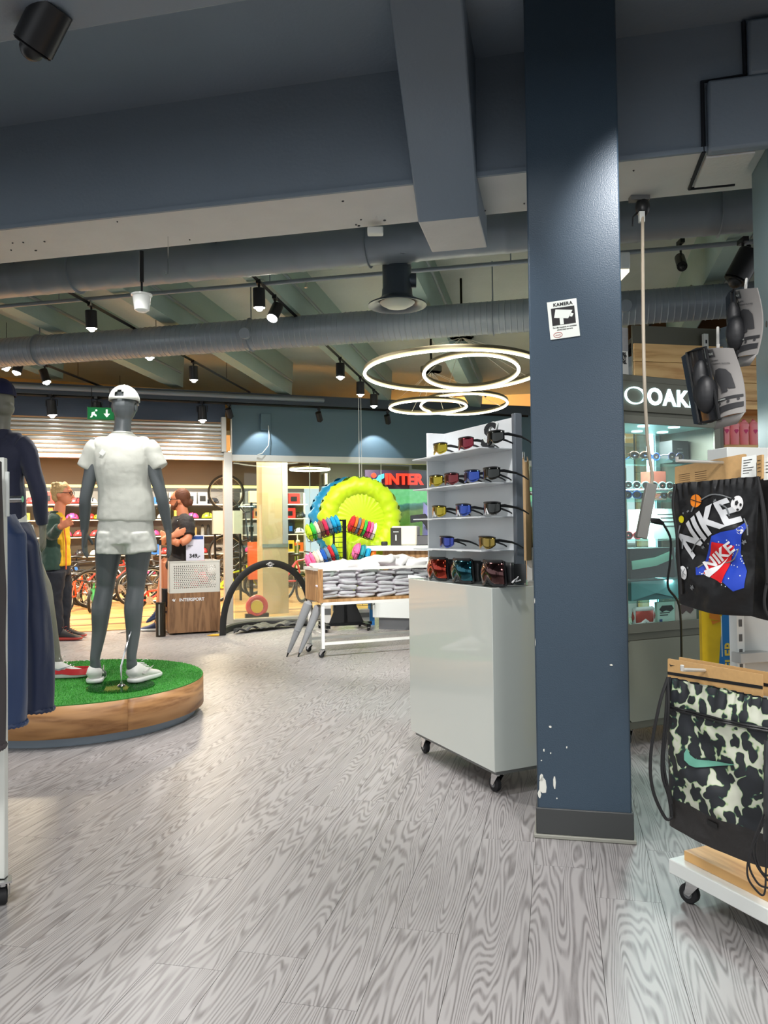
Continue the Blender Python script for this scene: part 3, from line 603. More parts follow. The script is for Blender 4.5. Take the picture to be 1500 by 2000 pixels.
# bicycles
def bicycle(P, rz, r, col, cname, label, front=False, up=None):
    T = thing('bicycle', label, 'bicycle', P, rz, 'bicycles in the far shop'); fm_ = mat('bike_'+cname, col, .3); RX = MX.Rotation(PI/2, 3, 'X'); L = r*1.62
    if up: T.rotation_euler = up; MW[T.name] = MX.Translation(P)
    for x in (-L, L):
        w_ = MB().torus((x, 0, r), r-.022, .022, 28, 6, RX).obj('wheel', RUB, T)
        MB().torus((x, 0, r), r-.05, .008, 24, 5, RX).obj('rim', ALU, w_)
        sp_ = MB()
        for k in range(8): a = PI*k/8; sp_.cyl((x-(r-.05)*math.cos(a), 0, r-(r-.05)*math.sin(a)), (x+(r-.05)*math.cos(a), 0, r+(r-.05)*math.sin(a)), .0016, n=4, cap=False)
        sp_.cyl((x, -.03, r), (x, .03, r), .018, n=8); sp_.obj('spokes', ALU, w_)
    bb = V((-.05, 0, r*.95)); st = V((-r*.55, 0, r*2.0)); hd = V((r*.95, 0, r*2.15)); hb_ = V((r*1.05, 0, r*1.85))
    f = MB(); 
    for a, b in ((bb, st), (bb, hb_), (st, hd), (hd, hb_), (bb, V((-L, .03, r))), (bb, V((-L, -.03, r))), (st, V((-L, .03, r))), (st, V((-L, -.03, r)))): f.cyl(a, b, .016, n=8)
    f.obj('frame', fm_, T)
    MB().cyl(hb_, (L, .04, r), .012, n=6).cyl(hb_, (L, -.04, r), .012, n=6).cyl(hd, hd+V((-.02, 0, .08)), .014, n=6).obj('fork', fm_, T)
    MB().tube([(hd.x+.0, -.26, hd.z+.1), (hd.x+.03, -.1, hd.z+.08), (hd.x+.03, .1, hd.z+.08), (hd.x, .26, hd.z+.1)], .012, 6).obj('handlebar', BLACK, T)
    s = MB().ball((st.x-.02, 0, st.z+.11), (.12, .06, .025), 10, 6); s.cyl(st, st+V((-.01, 0, .1)), .013, n=6); s.obj('saddle', BLACK, T)
    MB().cyl(bb+V((0, -.03, 0)), bb+V((0, -.036, 0)), .06, n=16).cyl(bb+V((0, -.04, 0)), bb+V((.1, -.05, -.08)), .01, n=5).cyl(bb+V((0, .04, 0)), bb+V((-.1, .05, .08)), .01, n=5).obj('crank', ALU, T)
    return T
bl = [(150, 3.0, .22, (236, 96, 50), 'orange', 1.25, 'orange childrens bicycle seen from the front beside the man in green'), (180, 2.6, .17, (60, 150, 90), 'green', 1.45, 'small green childrens bicycle right of the orange one'),
      (118, 3.4, .3, (40, 42, 46), 'black', .9, 'black bicycle mostly hidden behind the man in green'), (238, 3.2, .31, (60, 62, 70), 'darkgrey', .3, 'dark bicycle seen between the mannequin legs'),
      (212, 3.8, .3, (190, 60, 50), 'red', .5, 'red and black bicycle behind the left mannequin leg'), (292, 3.6, .28, (46, 48, 52), 'black', .7, 'black bicycle right of the mannequin'), (296, 2.7, .13, (230, 70, 50), 'orangered', .2, 'low red and white balance bike beside the seated man'),
      (462, 3.4, .24, (205, 225, 50), 'lime', .5, 'lime bicycle behind the pop-up goal, left'), (592, 3.2, .33, (225, 90, 100), 'pinkblack', .6, 'pink and black bicycle behind the goal near the hat stand'), (172, 4.0, .34, (50, 52, 54), 'black', .25, 'large black bicycle in the back row left of the mannequin'),
      (262, 4.1, .33, (120, 122, 126), 'silver', .2, 'silver bicycle in the back row behind the mannequin'), (440, 4.2, .33, (50, 52, 54), 'black', .3, 'black bicycle in the back row behind the glass'), (336, 4.2, .33, (70, 72, 74), 'black', .3, 'black bicycle in the back row behind the seated man'), (608, 2.7, .25, (60, 64, 70), 'darkgrey', .9, 'dark small bicycle right behind the end of the shirt table')]
for px, y, r, col_, cn, az, lb in bl: bicycle(wallpt(ws(px, y), y, 0.0), WR+az, r, col_, cn, lb)
P = wallpt(ws(405, 3.9), 3.9, wz(405, 1010, 3.9)); bicycle(P+V((0, 0, -.1)), 0, .33, (60, 66, 72), 'darkgrey', 'dark bicycle hung nose down on the far shop wall above the price sign', up=(0, PI/2, WR-.1))
# long horizontal banners/rack boards and boxes near the fascia
for i, (px, py, w_, h, c_, cn) in enumerate([(505, 970, .3, .2, (235, 232, 215), 'cream'), (505, 1095, .35, .65, (205, 92, 48), 'rust'), (445, 1020, .5, .4, (150, 160, 158), 'grey')]):
    y = 3.3; P = wallpt(ws(px, y), y, 0); P.z = 0
    z = wz(px, py, y); T = thing('product_crate' if i else 'product_box', f'{cn} {"display board" if i else "box with blue print"} behind the glass left of the mall pillar', 'box', P, WR)
    MB().b2((-w_/2, 0, z-h/2), (w_/2, .15, z+h/2)).obj('body', mat('disp_'+cn, c_, .6), T, smooth=False)
    MB().b2((-w_/2+.02, .02, 0), (-w_/2+.05, .1, z)).b2((w_/2-.05, .02, 0), (w_/2-.02, .1, z)).obj('stand', BLKM, T)
    if i == 0: MB().b2((-.02, -.004, z-.03), (.12, 0, z+.03)).obj('print', mat('goods_blue', (0, 0, 0)), T)
# fire hose reel / red disc toy near floor behind goal
T = thing('toy_wheel_car', 'red and yellow round toy standing behind the pop-up goal', 'toy', wallpt(ws(500, .5), .5, .16), WR)
RX = MX.Rotation(PI/2, 3, 'X'); MB().torus((0, 0, 0), .12, .035, 30, 8, RX).obj('tyre', mat('toy_red', (205, 60, 56), .4), T); MB().cyl((0, -.02, -.01), (0, .02, -.01), .085, n=20).obj('disc', mat('toy_yellow', (236, 196, 60), .4), T); MB().b2((-.16, -.03, -.16), (.16, .05, -.1)).obj('foot', BLACK, T)
# mural and sign, behind the lime inflatable
def mural_mat():
    m = bpy.data.materials.new('landscape_print'); m.use_nodes = True; nt = m.node_tree; b = nt.nodes['Principled BSDF']; N = nt.nodes.new; L = nt.links.new
    tc = N('ShaderNodeTexCoord'); sp = N('ShaderNodeSeparateXYZ'); L(tc.outputs['Object'], sp.inputs[0])
    n = N('ShaderNodeTexNoise'); n.inputs['Scale'].default_value = 1.6; n.inputs['Detail'].default_value = 6; L(tc.outputs['Object'], n.inputs['Vector'])
    md = N('ShaderNodeMath'); md.operation = 'MULTIPLY_ADD'; md.inputs[1].default_value = .5; L(n.outputs['Fac'], md.inputs[0]); L(sp.outputs['Z'], md.inputs[2])
    r = N('ShaderNodeValToRGB'); r.color_ramp.interpolation = 'LINEAR'; e = r.color_ramp.elements
    pts = [(0, (70, 110, 40)), (.3, (110, 150, 60)), (.45, (150, 150, 80)), (.55, (80, 130, 50)), (.68, (120, 150, 90)), (.70, (70, 110, 90)), (.75, (90, 150, 150)), (.77, (130, 225, 160)), (1, (150, 235, 190))]
    while len(e) < len(pts): e.new(.5)
    for q, (p, c) in zip(e, pts): q.position = p; q.color = (*s2l(c), 1)
    mr = N('ShaderNodeMapRange'); mr.inputs['From Min'].default_value = .3; mr.inputs['From Max'].default_value = 2.5; L(md.outputs[0], mr.inputs['Value']); L(mr.outputs[0], r.inputs[0])
    n2 = N('ShaderNodeTexNoise'); n2.inputs['Scale'].default_value = 14; n2.inputs['Detail'].default_value = 5; L(tc.outputs['Object'], n2.inputs['Vector'])
    mx = N('ShaderNodeMix'); mx.data_type = 'RGBA'; mx.blend_type = 'OVERLAY'; mx.inputs[0].default_value = .5; L(r.outputs[0], mx.inputs[6]); L(n2.outputs['Fac'], mx.inputs[7])
    L(mx.outputs[2], b.inputs['Base Color']); L(mx.outputs[2], b.inputs['Emission Color']); b.inputs['Emission Strength'].default_value = .55; return m
YM = 3.2
a = ws(640, YM); b = a+6
T = thing('landscape_mural', 'large backlit picture of green hills under a pale sky behind the cash desk', 'mural', wallpt(a, YM, 0), WR)
MB().b2((0, 0, .2), (6, .05, wz(800, 950, YM))).obj('print', mural_mat(), T)
MB().b2((-.05, .0, .12), (6, .08, .2)).b2((-.05, -.01, .12), (0, .08, 2.2)).obj('frame', ALU, T)
struct('wall_right_mall', MB().b2((a-.1, YM+.1, 0), (a+6, YM+.2, 3.2)), mat('mural_wall', (80, 84, 84), .7), rz=WR, loc=WO)
area('mural_glow', wallpt(a+2.2, YM-.9, 2.0), .6, 16, (.5, 1, .8), rot=(PI, 0, 0))
YG = 2.6
z0 = wz(780, 937, YG); s0 = ws(727, YG); s1 = ws(852, YG)
T = thing('neon_sign', 'glowing red and blue shop name sign hung high behind the lime inflatable', 'sign', wallpt(s0, YG, z0), WR)
NR = mat('neon_red', (255, 50, 36), .4, emit=1.6); NB = mat('neon_blue', (60, 200, 240), .4, emit=1.3)
MB().b2((-.1, .06, -.16), (2.6, .1, .17)).obj('backing', mat('sign_back', (60, 50, 84), .5), T)
hh = .2
text('lettering', 'INTER', .265, NR, T, (.24, 0, 0), ax='LEFT', bold=.008, ext=.02, sp=.98)
text('lettering', 'SPORT', .265, NB, T, (1.13, 0, 0), ax='LEFT', bold=.008, ext=.02, sp=.98)
MB().cyl((.035, -.02, .07), (.035, .02, .07), .042, n=18).obj('red_dot', NR, T)
MB().xz([(.02, .01), (.09, .01), (.14, .08), (.22, .1), (.22, .03), (.17, .0), (.13, -.08), (.08, -.1), (.06, -.04)], -.02, .02).obj('blue_stroke', NB, T)
# lime inflatable + blue one behind
def wrinkle(p, a, s, st=1): return NZ.noise(V((p.x*s, p.y*s, p.z*s*st)))*a
def inflatable(name, label, P, rz, Rx, Rz, rt, m_, flap=True):
    T = thing(name, label, 'inflatable', P, rz); N_, M_ = 120, 26
    def tor(i, j):
        a = 2*PI*i; b = 2*PI*j; k = 1+.09*math.sin(a*29+3*math.sin(a*5)+b*1.5)*(.35+.65*max(0, math.cos(b)))+.12*NZ.noise(V((math.cos(a)*6, math.sin(a)*6, b*1.2))) ; rr = rt*(1+.12*math.sin(a*23+NZ.noise(V((math.cos(a)*3, math.sin(a)*3, b)))*5)*.35)
        return ((Rx+rr*math.cos(b)*k)*math.cos(a), -rr*.9*math.sin(b), (Rz+rr*math.cos(b)*k)*math.sin(a))
    MB().surf(N_, M_, tor).obj('outer_tube', m_, T, ang=80)
    def disc(i, j):
        a = 2*PI*i; r = j; x = (Rx-rt*.3)*r*math.cos(a); z = (Rz-rt*.3)*r*math.sin(a); e = .02*math.sin(a*34+NZ.noise(V((x*4, 1, z*4)))*4)*r**4
        return (x, -.09+.12*r*r*.3+e, z)
    MB().surf(96, 20, disc).obj('inner_panel', m_, T, ang=80)
    if flap:
        MB().surf(30, 12, lambda i, j: (-.62*Rx/.5*.8+i*Rx*1.25, -.2+.03*math.sin(i*25)*j-.1*j, -Rz*.55-.42*j+.04*math.sin(i*9))).obj('hanging_flap', m_, T, ang=80, solid=.01)
    return T
LIME = mat('lime_fabric', (208, 240, 20), .45, bump=(14, .3), sheen=.2)
lp = D(703, 1016, 9.9); lp.z = 1.315
T = inflatable('inflatable_ring', 'big lime green inflatable disc hanging in front of the glass shop front', lp, R(8), .40, .42, .125, LIME)
MB().cyl((0, 0, .5), (0, 0, 1.6), .004, n=5).cyl((.03, 0, .5), (.03, 0, 1.6), .003, n=5).obj('cord', mat('cord_w', (220, 222, 220), .5), T)
inflatable('inflatable_ring', 'blue inflatable disc behind the big lime one', lp+V((-.13, .45, .02)), R(8), .42, .42, .13, mat('blue_vinyl', (40, 150, 200), .3), False)
# ================= figures =================
FOLD = {}
def body(S, name, m, parent, vox=.006, smo=5, world=False, fold=0, fs=.09):
    b = MB()
    for s in S:
        if s[0] == 't':
            pts = [V(p) for p in s[1]]; r = s[2]; ref = s[3] if len(s) > 3 else (1, 0, 0)
            r = list(r) if isinstance(r, list) else [r]*len(pts)
            # rounded ends
            e0, e1 = r[0], r[-1]; sc_ = lambda e, k: (e[0]*k, e[1]*k) if isinstance(e, tuple) else e*k
            m0 = min(e0) if isinstance(e0, tuple) else e0; m1 = min(e1) if isinstance(e1, tuple) else e1
            d0 = (pts[0]-pts[1]).normalized(); d1_ = (pts[-1]-pts[-2]).normalized()
            if len(s) < 5:
                pts = [pts[0]+d0*m0*.6, pts[0]+d0*m0*.35]+pts+[pts[-1]+d1_*m1*.35, pts[-1]+d1_*m1*.6]
                r = [sc_(e0, .55), sc_(e0, .85)]+r+[sc_(e1, .85), sc_(e1, .55)]
            r = [q if isinstance(q, tuple) else (q, q) for q in r]
            b.tube(crs(pts, 5), crs(r, 5), 20, ref=ref)
        else: b.ball(s[1], s[2], 16, 11, s[3] if len(s) > 3 else None)
    o = b.obj(name, m, parent, remesh=vox, smo=smo, world=world)
    if fold:
        if fs not in FOLD: t = bpy.data.textures.new('fold', 'CLOUDS'); t.noise_scale = fs; t.noise_depth = 2; FOLD[fs] = t
        q = o.modifiers.new('d', 'DISPLACE'); q.texture = FOLD[fs]; q.strength = fold; q.mid_level = .5; q.texture_coords = 'LOCAL'
    return o
def hand(S, w, d, n, t, L=.18, curl=.35, k=1.0, spread=.12):
    w, d, n, t = V(w), V(d).normalized(), V(n).normalized(), V(t).normalized()
    S.append(('t', [w-d*.02, w+d*.12*L*2, w+d*.5*L], [(.026*k, .02*k), (.038*k, .015*k), (.038*k, .013*k)], t))
    for i in range(4):
        p = w+d*.46*L+t*(.029-.0195*i)*k; dd = (d+t*spread*(.5-i*.33)).normalized(); ln = L*[.43, .49, .45, .34][i]; pts = [p-dd*.01]
        for q in range(3):
            p = p+dd*ln*[.42, .32, .26][q]; pts.append(p); nd = dd*math.cos(curl)+n*math.sin(curl); n_ = n*math.cos(curl)-dd*math.sin(curl); dd = nd.normalized(); n = n if q == 2 else n_.normalized()
        n = (n_*1).normalized() if False else V(n)
        S.append(('t', pts, [.0095*k, .009*k, .0082*k, .007*k])); 
        n = N0(w, d, t, n)
    p = w+d*.14*L+t*.022*k; d1_ = (d*.55+t*.75+V(n)*.3).normalized(); p2 = p+d1_*L*.25; d2_ = (d*.85+t*.35+V(n)*.35).normalized()
    S.append(('t', [p, p2, p2+d2_*L*.2], [.014*k, .011*k, .009*k]))
def N0(w, d, t, n):
    m_ = d.cross(t).normalized(); return m_ if m_.dot(n) >= 0 else -m_
def shoe(parent, p, az, L, m_up, m_sole, acc=None, sw=None, side=1, tiltz=0, name='shoe', label=None):
    """p: heel bottom centre; az: heading (0=+y), left-right symmetrical"""
    M = MX.Rotation(-az, 3, 'Z') @ MX.Rotation(tiltz, 3, 'X'); w_ = L*.19
    u = MB()
    prof = [(0, .7, .22, .30), (.06, .86, .1, .42), (.16, .9, .06, .46), (.27, .9, .05, .45), (.4, .88, .05, .36), (.55, .95, .05, .27), (.72, 1.02, .05, .22), (.86, .95, .05, .19), (.95, .7, .06, .15), (1.0, .3, .08, .11)]
    pts = []; N_ = 14
    vs = []; fs = []
    for y, wk, zb, zt in prof:
        for k in range(N_):
            a = 2*PI*k/N_; cx = math.cos(a); sz = math.sin(a); zc = (zb+zt)/2*L; h = (zt-zb)/2*L
            nar = 1-.35*max(0, sz)*(1 if y < .5 else .6)
            vs.append(M @ V((w_*wk*cx*nar*(.95 if sz < 0 else 1), y*L, zc+h*(abs(sz)**.8)*(1 if sz > 0 else -1)))+V(p))
    for i in range(len(prof)-1):
        for k in range(N_): fs.append((i*N_+k, i*N_+(k+1) % N_, (i+1)*N_+(k+1) % N_, (i+1)*N_+k))
    fs.append(tuple(range(N_-1, -1, -1))); fs.append(tuple((len(prof)-1)*N_+k for k in range(N_)))
    u.add(vs, fs); o = u.obj(name, m_up, parent, sub=1, ang=180)
    if label: o['label'] = label
    out = [(-.5, .02), (-.9, .1), (-.98, .25), (-.85, .42), (-.98, .62), (-1.08, .78), (-.95, .92), (-.5, 1.01), (.3, 1.02), (.85, .94), (1.05, .78), (.95, .6), (.86, .4), (.98, .22), (.9, .08), (.5, .0)]
    sl = MB()
    n = len(out); lay = [(0, .93), (.02*L*3, 1.02), (.11*L, 1.0), (.125*L, .93)]
    vs = []
    for z, k in lay:
        for x, y in out: vs.append(M @ V((x*w_*k, (y-.5)*L*(k*.5+.5)+.5*L, z+(.02*L if y > .9 and z < .01 else 0)))+V(p))
    fs = [tuple(range(n-1, -1, -1)), tuple(range(3*n, 4*n))]
    for i in range(3):
        for k in range(n): fs.append((i*n+k, i*n+(k+1) % n, (i+1)*n+(k+1) % n, (i+1)*n+k))
    sl.add(vs, fs).obj('sole', m_sole, o, sub=1, ang=180)
    if acc:
        a = MB(); a.tube([M @ V((x*w_*1.0, (y-.5)*L*1.0+.5*L, .14*L+(.05*L if .1 < y < .6 else .02*L)))+V(p) for x, y in out], (.003, .026*L/.29), 6, closed=True, ref=(0, 0, 1) if False else None); a.obj('mudguard', acc, o)
    if sw:
        for sd in (-1, 1):
            pts = [(.2, .16), (.28, .13), (.40, .18), (.62, .27), (.40, .215), (.30, .19), (.24, .21)]
            q = MB(); q.prism(pts, lambda y, z, w2: M @ V((sd*w_*(.90-.25*(z-.13)/.2)+sd*w2, y*L, z*L+.05*L))+V(p), 0, .004); q.obj('swoosh', sw, o)
    l_ = MB()
    for k in range(4): y = .38+k*.075; l_.cyl(M @ V((-w_*.35, y*L, L*(.40-k*.045)))+V(p), M @ V((w_*.35, (y+.02)*L, L*(.40-k*.045)))+V(p), .003, n=5)
    l_.tube([M @ V((-.02, .3*L, L*.46))+V(p), M @ V((-.05, .33*L, L*.5))+V(p), M @ V((-.07, .35*L, L*.47))+V(p)], .002, 5)
    l_.tube([M @ V((.02, .3*L, L*.46))+V(p), M @ V((.045, .33*L, L*.51))+V(p), M @ V((.06, .35*L, L*.48))+V(p)], .002, 5)
    l_.obj('laces', m_sole, o)
    return o
# platform
PC = V((-1.99, 5.06, 0)); PR = .78; PZ = .242
PF = thing('display_platform', 'round wooden display platform topped with green artificial turf, under the mannequins', 'platform', PC)
ow = wood('oak_laminate', (190, 142, 92), (140, 96, 56), sc=(1.2, 1.2, 9), rings=5, rough=.4, bump=.05)
N_ = 6
for k in range(N_):
    a0 = 2*PI*k/N_+.19; a1 = 2*PI*(k+1)/N_+.188; s_ = MB()
    s_.surf(20, 1, lambda i, j: (PR*math.cos(a0+(a1-a0)*i), PR*math.sin(a0+(a1-a0)*i), .055+j*(PZ-.063))); s_.obj('side_panel', ow, PF, solid=.012)
MB().cyl((0, 0, 0), (0, 0, .058), PR-.045, n=72).obj('plinth', mat('plinth', (128, 140, 150), .35, .3), PF)
MB().cyl((0, 0, .056), (0, 0, PZ-.012), PR-.01, n=72).obj('core', BLACK, PF)
TURF = mat('turf_base', (60, 140, 55), .9, var=(40, .25), bump=(300, .5))
MB().cyl((0, 0, PZ-.012), (0, 0, PZ-.002), PR+.004, n=72).obj('turf_mat', TURF, PF)
gr = MB(); random.seed(3)
for i in range(34000):
    a = ru(0, 2*PI); r = PR*math.sqrt(random.random()); x, y = r*math.cos(a), r*math.sin(a); b = ru(0, PI); h = ru(.005, .010); dx, dy = .0022*math.cos(b), .0022*math.sin(b)
    gr.v += [V((x-dx, y-dy, PZ-.003)), V((x+dx, y+dy, PZ-.003)), V((x+ru(-.004, .004), y+ru(-.004, .004), PZ-.002+h))]; n = len(gr.v); gr.f.append((n-3, n-2, n-1)); gr.m.append(random.choice([0, 0, 1]))
g_ = gr.obj('turf_pile', [mat('turf_a', (72, 160, 62), .8), mat('turf_b', (100, 185, 80), .8)], PF, smooth=False); g_['kind'] = 'stuff'
# --- white mannequin
MG = mat('mannequin_grey', (92, 98, 100), .42, bump=(300, .03)); CW = mat('white_cotton', (206, 208, 197), .8, bump=(35, .12), sheen=.2)
CW2 = mat('white_nylon', (214, 216, 206), .6, bump=(22, .2), sheen=.2)
def man_frame(xc, s, yb):
    return (lambda px: (px-xc)/s), (lambda py: (yb-py)/s)
X, Z = man_frame(240, 307, 1335)
ROOT = [None]
def P3(px, py, y=0): return D(px, py, ROOT[0].y+y)-ROOT[0]
ROOT[0] = V((H(240, 1335, PZ).x, H(240, 1335, PZ).y, PZ))
mq = thing('mannequin', 'grey mannequin seen from behind in white t-shirt, shorts and cap on the round platform', 'mannequin', V((H(240, 1335, PZ).x, H(240, 1335, PZ).y, PZ)))
hL, kL, aL = P3(214, 1050, .0), P3(205, 1150, .03), P3(186, 1292, -.02)
hR, kR, aR = P3(272, 1050, .0), P3(265, 1150, .03), P3(257, 1288, -.03)
def leg(h, k, a, knee_y=0): return ('t', [h, h.lerp(k, .35), h.lerp(k, .75), k, k.lerp(a, .28)+V((0, -.02, 0)), k.lerp(a, .6), a+V((0, 0, .03)), a], [.088, .078, .062, .055, .058, .044, .031, .030])
S = [leg(hL, kL, aL), leg(hR, kR, aR)]
for a in (aL, aR): S.append(('t', [a+V((0, 0, 0)), a+V((0, .02, -.06)), a+V((0, .12, -.10))], [.03, .035, .028]))
S += [('t', [P3(243, 1046), P3(243, 1030), P3(241, 960), P3(239, 900), P3(239, 872)], [(.13, .085), (.15, .095), (.125, .085), (.15, .09), (.13, .06)])]
for sx, e, w_ in ((-1, (167, 972), (165, 1036)), (1, (316, 972), (329, 1036))):
    sh_ = P3(188 if sx < 0 else 290, 876, 0); E = P3(*e, -.02); W = P3(*w_, .03)
    S += [('t', [P3(239+sx*20, 873), sh_, sh_.lerp(E, .4), E, E.lerp(W, .35), W], [.04, .046, .044, .036, .036, .024])]
    hand(S, W, (.0+.02*sx, .06, -1), (-sx, 0, 0), (0, 1, -.1), L=.185, curl=.18, k=.95)
S += [('t', [P3(239, 862), P3(239, 838, .0), P3(241, 815, .01)], [.07, .052, .05]), ('e', P3(243, 790, .01), (.074, .092, .115)), ('e', P3(243, 800, .05), (.05, .055, .08))]
body(S, 'figure', MG, mq, .005)
for sx in (-1, 1): MB().ball(P3(243, 796, .01)+V((sx*.074, 0, 0)), (.008, .018, .03), 10, 7).obj('ear', MG, mq)
# t-shirt
S = [('t', [P3(247, 1017), P3(247, 990), P3(243, 950), P3(240, 905), P3(239, 870), P3(239, 856)], [(.182, .125), (.178, .12), (.166, .112), (.182, .115), (.175, .095), (.12, .07)], (1, 0, 0), 'flat'),
     ('t', [P3(239, 866), P3(239, 847)], [(.125, .088), (.074, .066)], (1, 0, 0), 'flat')]
for sx, en in ((-1, (168, 915)), (1, (312, 915))):
    sh_ = P3(189 if sx < 0 else 289, 874); S.append(('t', [P3(239+sx*22, 871), sh_, sh_.lerp(P3(*en), .5), P3(*en)], [.056, .064, .062, .060], (1, 0, 0), 'flat'))
ts = body(S, 't_shirt', CW, mq, .006, 12, fold=.009, fs=.14)
MB().torus(P3(239, 846.5), .057, .008, 30, 6, MX.Scale(1.05, 3, (1, 0, 0))).obj('collar', CW, ts)
MB().box(P3(200, 884, -.108), (.03, .004, .03), M=MX.Rotation(.7, 3, 'Y')).obj('sticker', mat('sticker', (240, 242, 238), .5), ts)
S = [('t', [P3(246, 1012), P3(246, 1040), P3(247, 1062)], [(.168, .115), (.176, .12), (.185, .125)], (1, 0, 0), 'flat'), ('t', [P3(222, 1040), P3(220, 1081)], [(.092, .115), (.098, .12)], (1, 0, 0), 'flat'), ('t', [P3(272, 1040), P3(277, 1079)], [(.092, .115), (.1, .12)], (1, 0, 0), 'flat')]
so = body(S, 'shorts', CW2, mq, .006, 6, fold=.016, fs=.1)
# cap (back opening)
cp = MB(); c0 = P3(243, 784, .01)
def capf(i, j):
    a = 2*PI*i; th = PI/2*1.0*j; r = 1+.03*abs(math.sin(a*3)); return c0+V((.088*math.sin(th)*math.cos(a)*r, .108*math.sin(th)*math.sin(a)*r, .1*math.cos(th)))
cp.surf(36, 10, capf)
# remove faces for the strap opening at the back (-y)
keep = []
for f in cp.f:
    m_ = sum((cp.v[i] for i in f), V((0, 0, 0)))/4-c0
    if m_.y < -.06 and m_.z > .008 and ((m_.x/.032)**2+((m_.z-.012)/.048)**2) < 1: continue
    keep.append(f)
cp.f = keep; cp.m = [0]*len(keep)
cap_ = cp.obj('cap', CW2, mq, solid=.005, ang=60)
MB().ball(c0+V((0, 0, .1)), .008, 8, 5).obj('button', CW2, cap_)
MB().surf(14, 5, lambda i, j: c0+V(((.08+.0*j)*math.cos(PI*(.12+.76*i)), .1*math.sin(PI*(.12+.76*i))+.07*j*math.sin(PI*i), -.005-.012*j+.012*math.sin(PI*i)))).obj('brim', CW2, cap_, solid=.005)
WSH = mat('shoe_white', (232, 230, 224), .5); WSO = mat('sole_white', (240, 240, 236), .5)
shoe(mq, P3(183, 1333, -.06)*V((1, 1, 0)), -.25, .29, WSH, WSO, sw=mat('swoosh_pale', (205, 200, 196), .4))
shoe(mq, P3(254, 1336, -.06)*V((1, 1, 0)), .35, .29, WSH, WSO, sw=mat('swoosh_pale', (205, 200, 196), .4))
# glass foot plate with rod
gp_ = MB(); gp_.cyl(P3(236, 1335, -.13)*V((1, 1, 0)), P3(236, 1335, -.13)*V((1, 1, 0))+V((0, 0, .008)), .2, n=48); gp_.obj('glass_foot_plate', glass('plate_glass', (190, 215, 200), .12), mq)
rd = MB(); b0 = P3(237, 1335, -.13)*V((1, 1, 0)); rd.tube([b0+V((0, 0, .008)), b0+V((0, 0, .13)), b0+V((.03, .03, .27)), b0+V((.035, .07, .33))], .006, 8); rd.lathe([(.025, .008), (.022, .014), (.008, .02), (.008, .03)], o=b0, n=18); rd.obj('support_rod', CHROME, mq)
# --- navy mannequin (cut by the left edge)
s_ = 301; X, Z = man_frame(0, s_, 1327)
fp = H(100, 1325, PZ); bx = D(0, 1327, fp.y).x
ROOT[0] = V((bx, fp.y, PZ))
m2 = thing('mannequin', 'mannequin in navy jacket, navy beanie and white shorts cut by the left picture edge', 'mannequin', V((bx, fp.y, PZ)))
MGB = mat('mannequin_stone', (118, 116, 104), .4)
S = [leg(P3(38, 1060), P3(84, 1150, .02), P3(108, 1280, .0)), leg(P3(-30, 1060), P3(-35, 1160, .02), P3(-40, 1285, -.02))]
S.append(('t', [P3(108, 1280), P3(118, 1305), P3(140, 1312)], [.032, .034, .025]))
S += [('t', [P3(0, 1060), P3(0, 1000), P3(0, 940), P3(0, 880), P3(0, 862)], [(.15, .1), (.15, .1), (.12, .085), (.15, .09), (.14, .07)])]
E = P3(76, 965, -.02); W = P3(83, 1030, .03)
S += [('t', [P3(20, 862), P3(48, 872), E, E.lerp(W, .4), W], [.05, .05, .036, .034, .024])]; hand(S, W, (-.02, .1, -1), (-1, 0, 0), (0, 1, 0), L=.175, curl=.25)
S += [('t', [P3(-70, 930), P3(-80, 1000)], [.04, .03]), ('t', [P3(0, 860), P3(4, 830), P3(6, 810)], [.07, .05, .05]), ('e', P3(2, 782, .0), (.078, .092, .12)), ('e', P3(8, 797, -.01), (.062, .07, .062))]
body(S, 'figure', MGB, m2, .005)
NV = mat('navy_knit', (18, 24, 52), .75, bump=(20, .25), sheen=.3)
S = [('t', [P3(0, 1020), P3(0, 980), P3(0, 930), P3(0, 885), P3(0, 860)], [(.17, .125), (.165, .12), (.155, .115), (.185, .115), (.12, .08)], (1, 0, 0), 'flat'), ('t', [P3(3, 862), P3(3, 838)], [(.09, .075), (.06, .055)], (1, 0, 0), 'flat'),
     ('t', [P3(18, 862), P3(46, 872), P3(62, 915, -.01), E, E.lerp(W, .5), W+V((0, 0, .02))], [.065, .068, .06, .052, .047, .038], (1, 0, 0), 'flat')]
jk = body(S, 'jacket', NV, m2, .006, 5, fold=.014, fs=.14)
S = [('t', [P3(0, 1005), P3(2, 1060)], [(.165, .115), (.19, .125)], (1, 0, 0), 'flat'), ('t', [P3(36, 1030), P3(48, 1088)], [.09, .102], (1, 0, 0), 'flat'), ('t', [P3(-36, 1030), P3(-44, 1085)], [.09, .1], (1, 0, 0), 'flat')]
body(S, 'shorts', CW2, m2, .006, 6, fold=.016, fs=.1)
c1 = P3(2, 772, 0)
MB().surf(30, 9, lambda i, j: c1+V((.088*math.sin(PI/2*j*1.02)*math.cos(2*PI*i), .102*math.sin(PI/2*j*1.02)*math.sin(2*PI*i), .11*math.cos(PI/2*j*1.02)))).obj('beanie', mat('navy_rib', (22, 25, 62), .85, bump=(60, .3)), m2, solid=.006)
shoe(m2, P3(92, 1327, -.02)*V((1, 1, 0)), 1.45, .27, WSH, WSO, acc=mat('shoe_red', (200, 34, 40), .5), sw=mat('swoosh_grey', (150, 155, 160), .3), label='white sneaker with a red mudguard band')
shoe(m2, P3(-45, 1327, -.05)*V((1, 1, 0)), .3, .27, WSH, WSO, acc=mat('shoe_red', (0, 0, 0)))
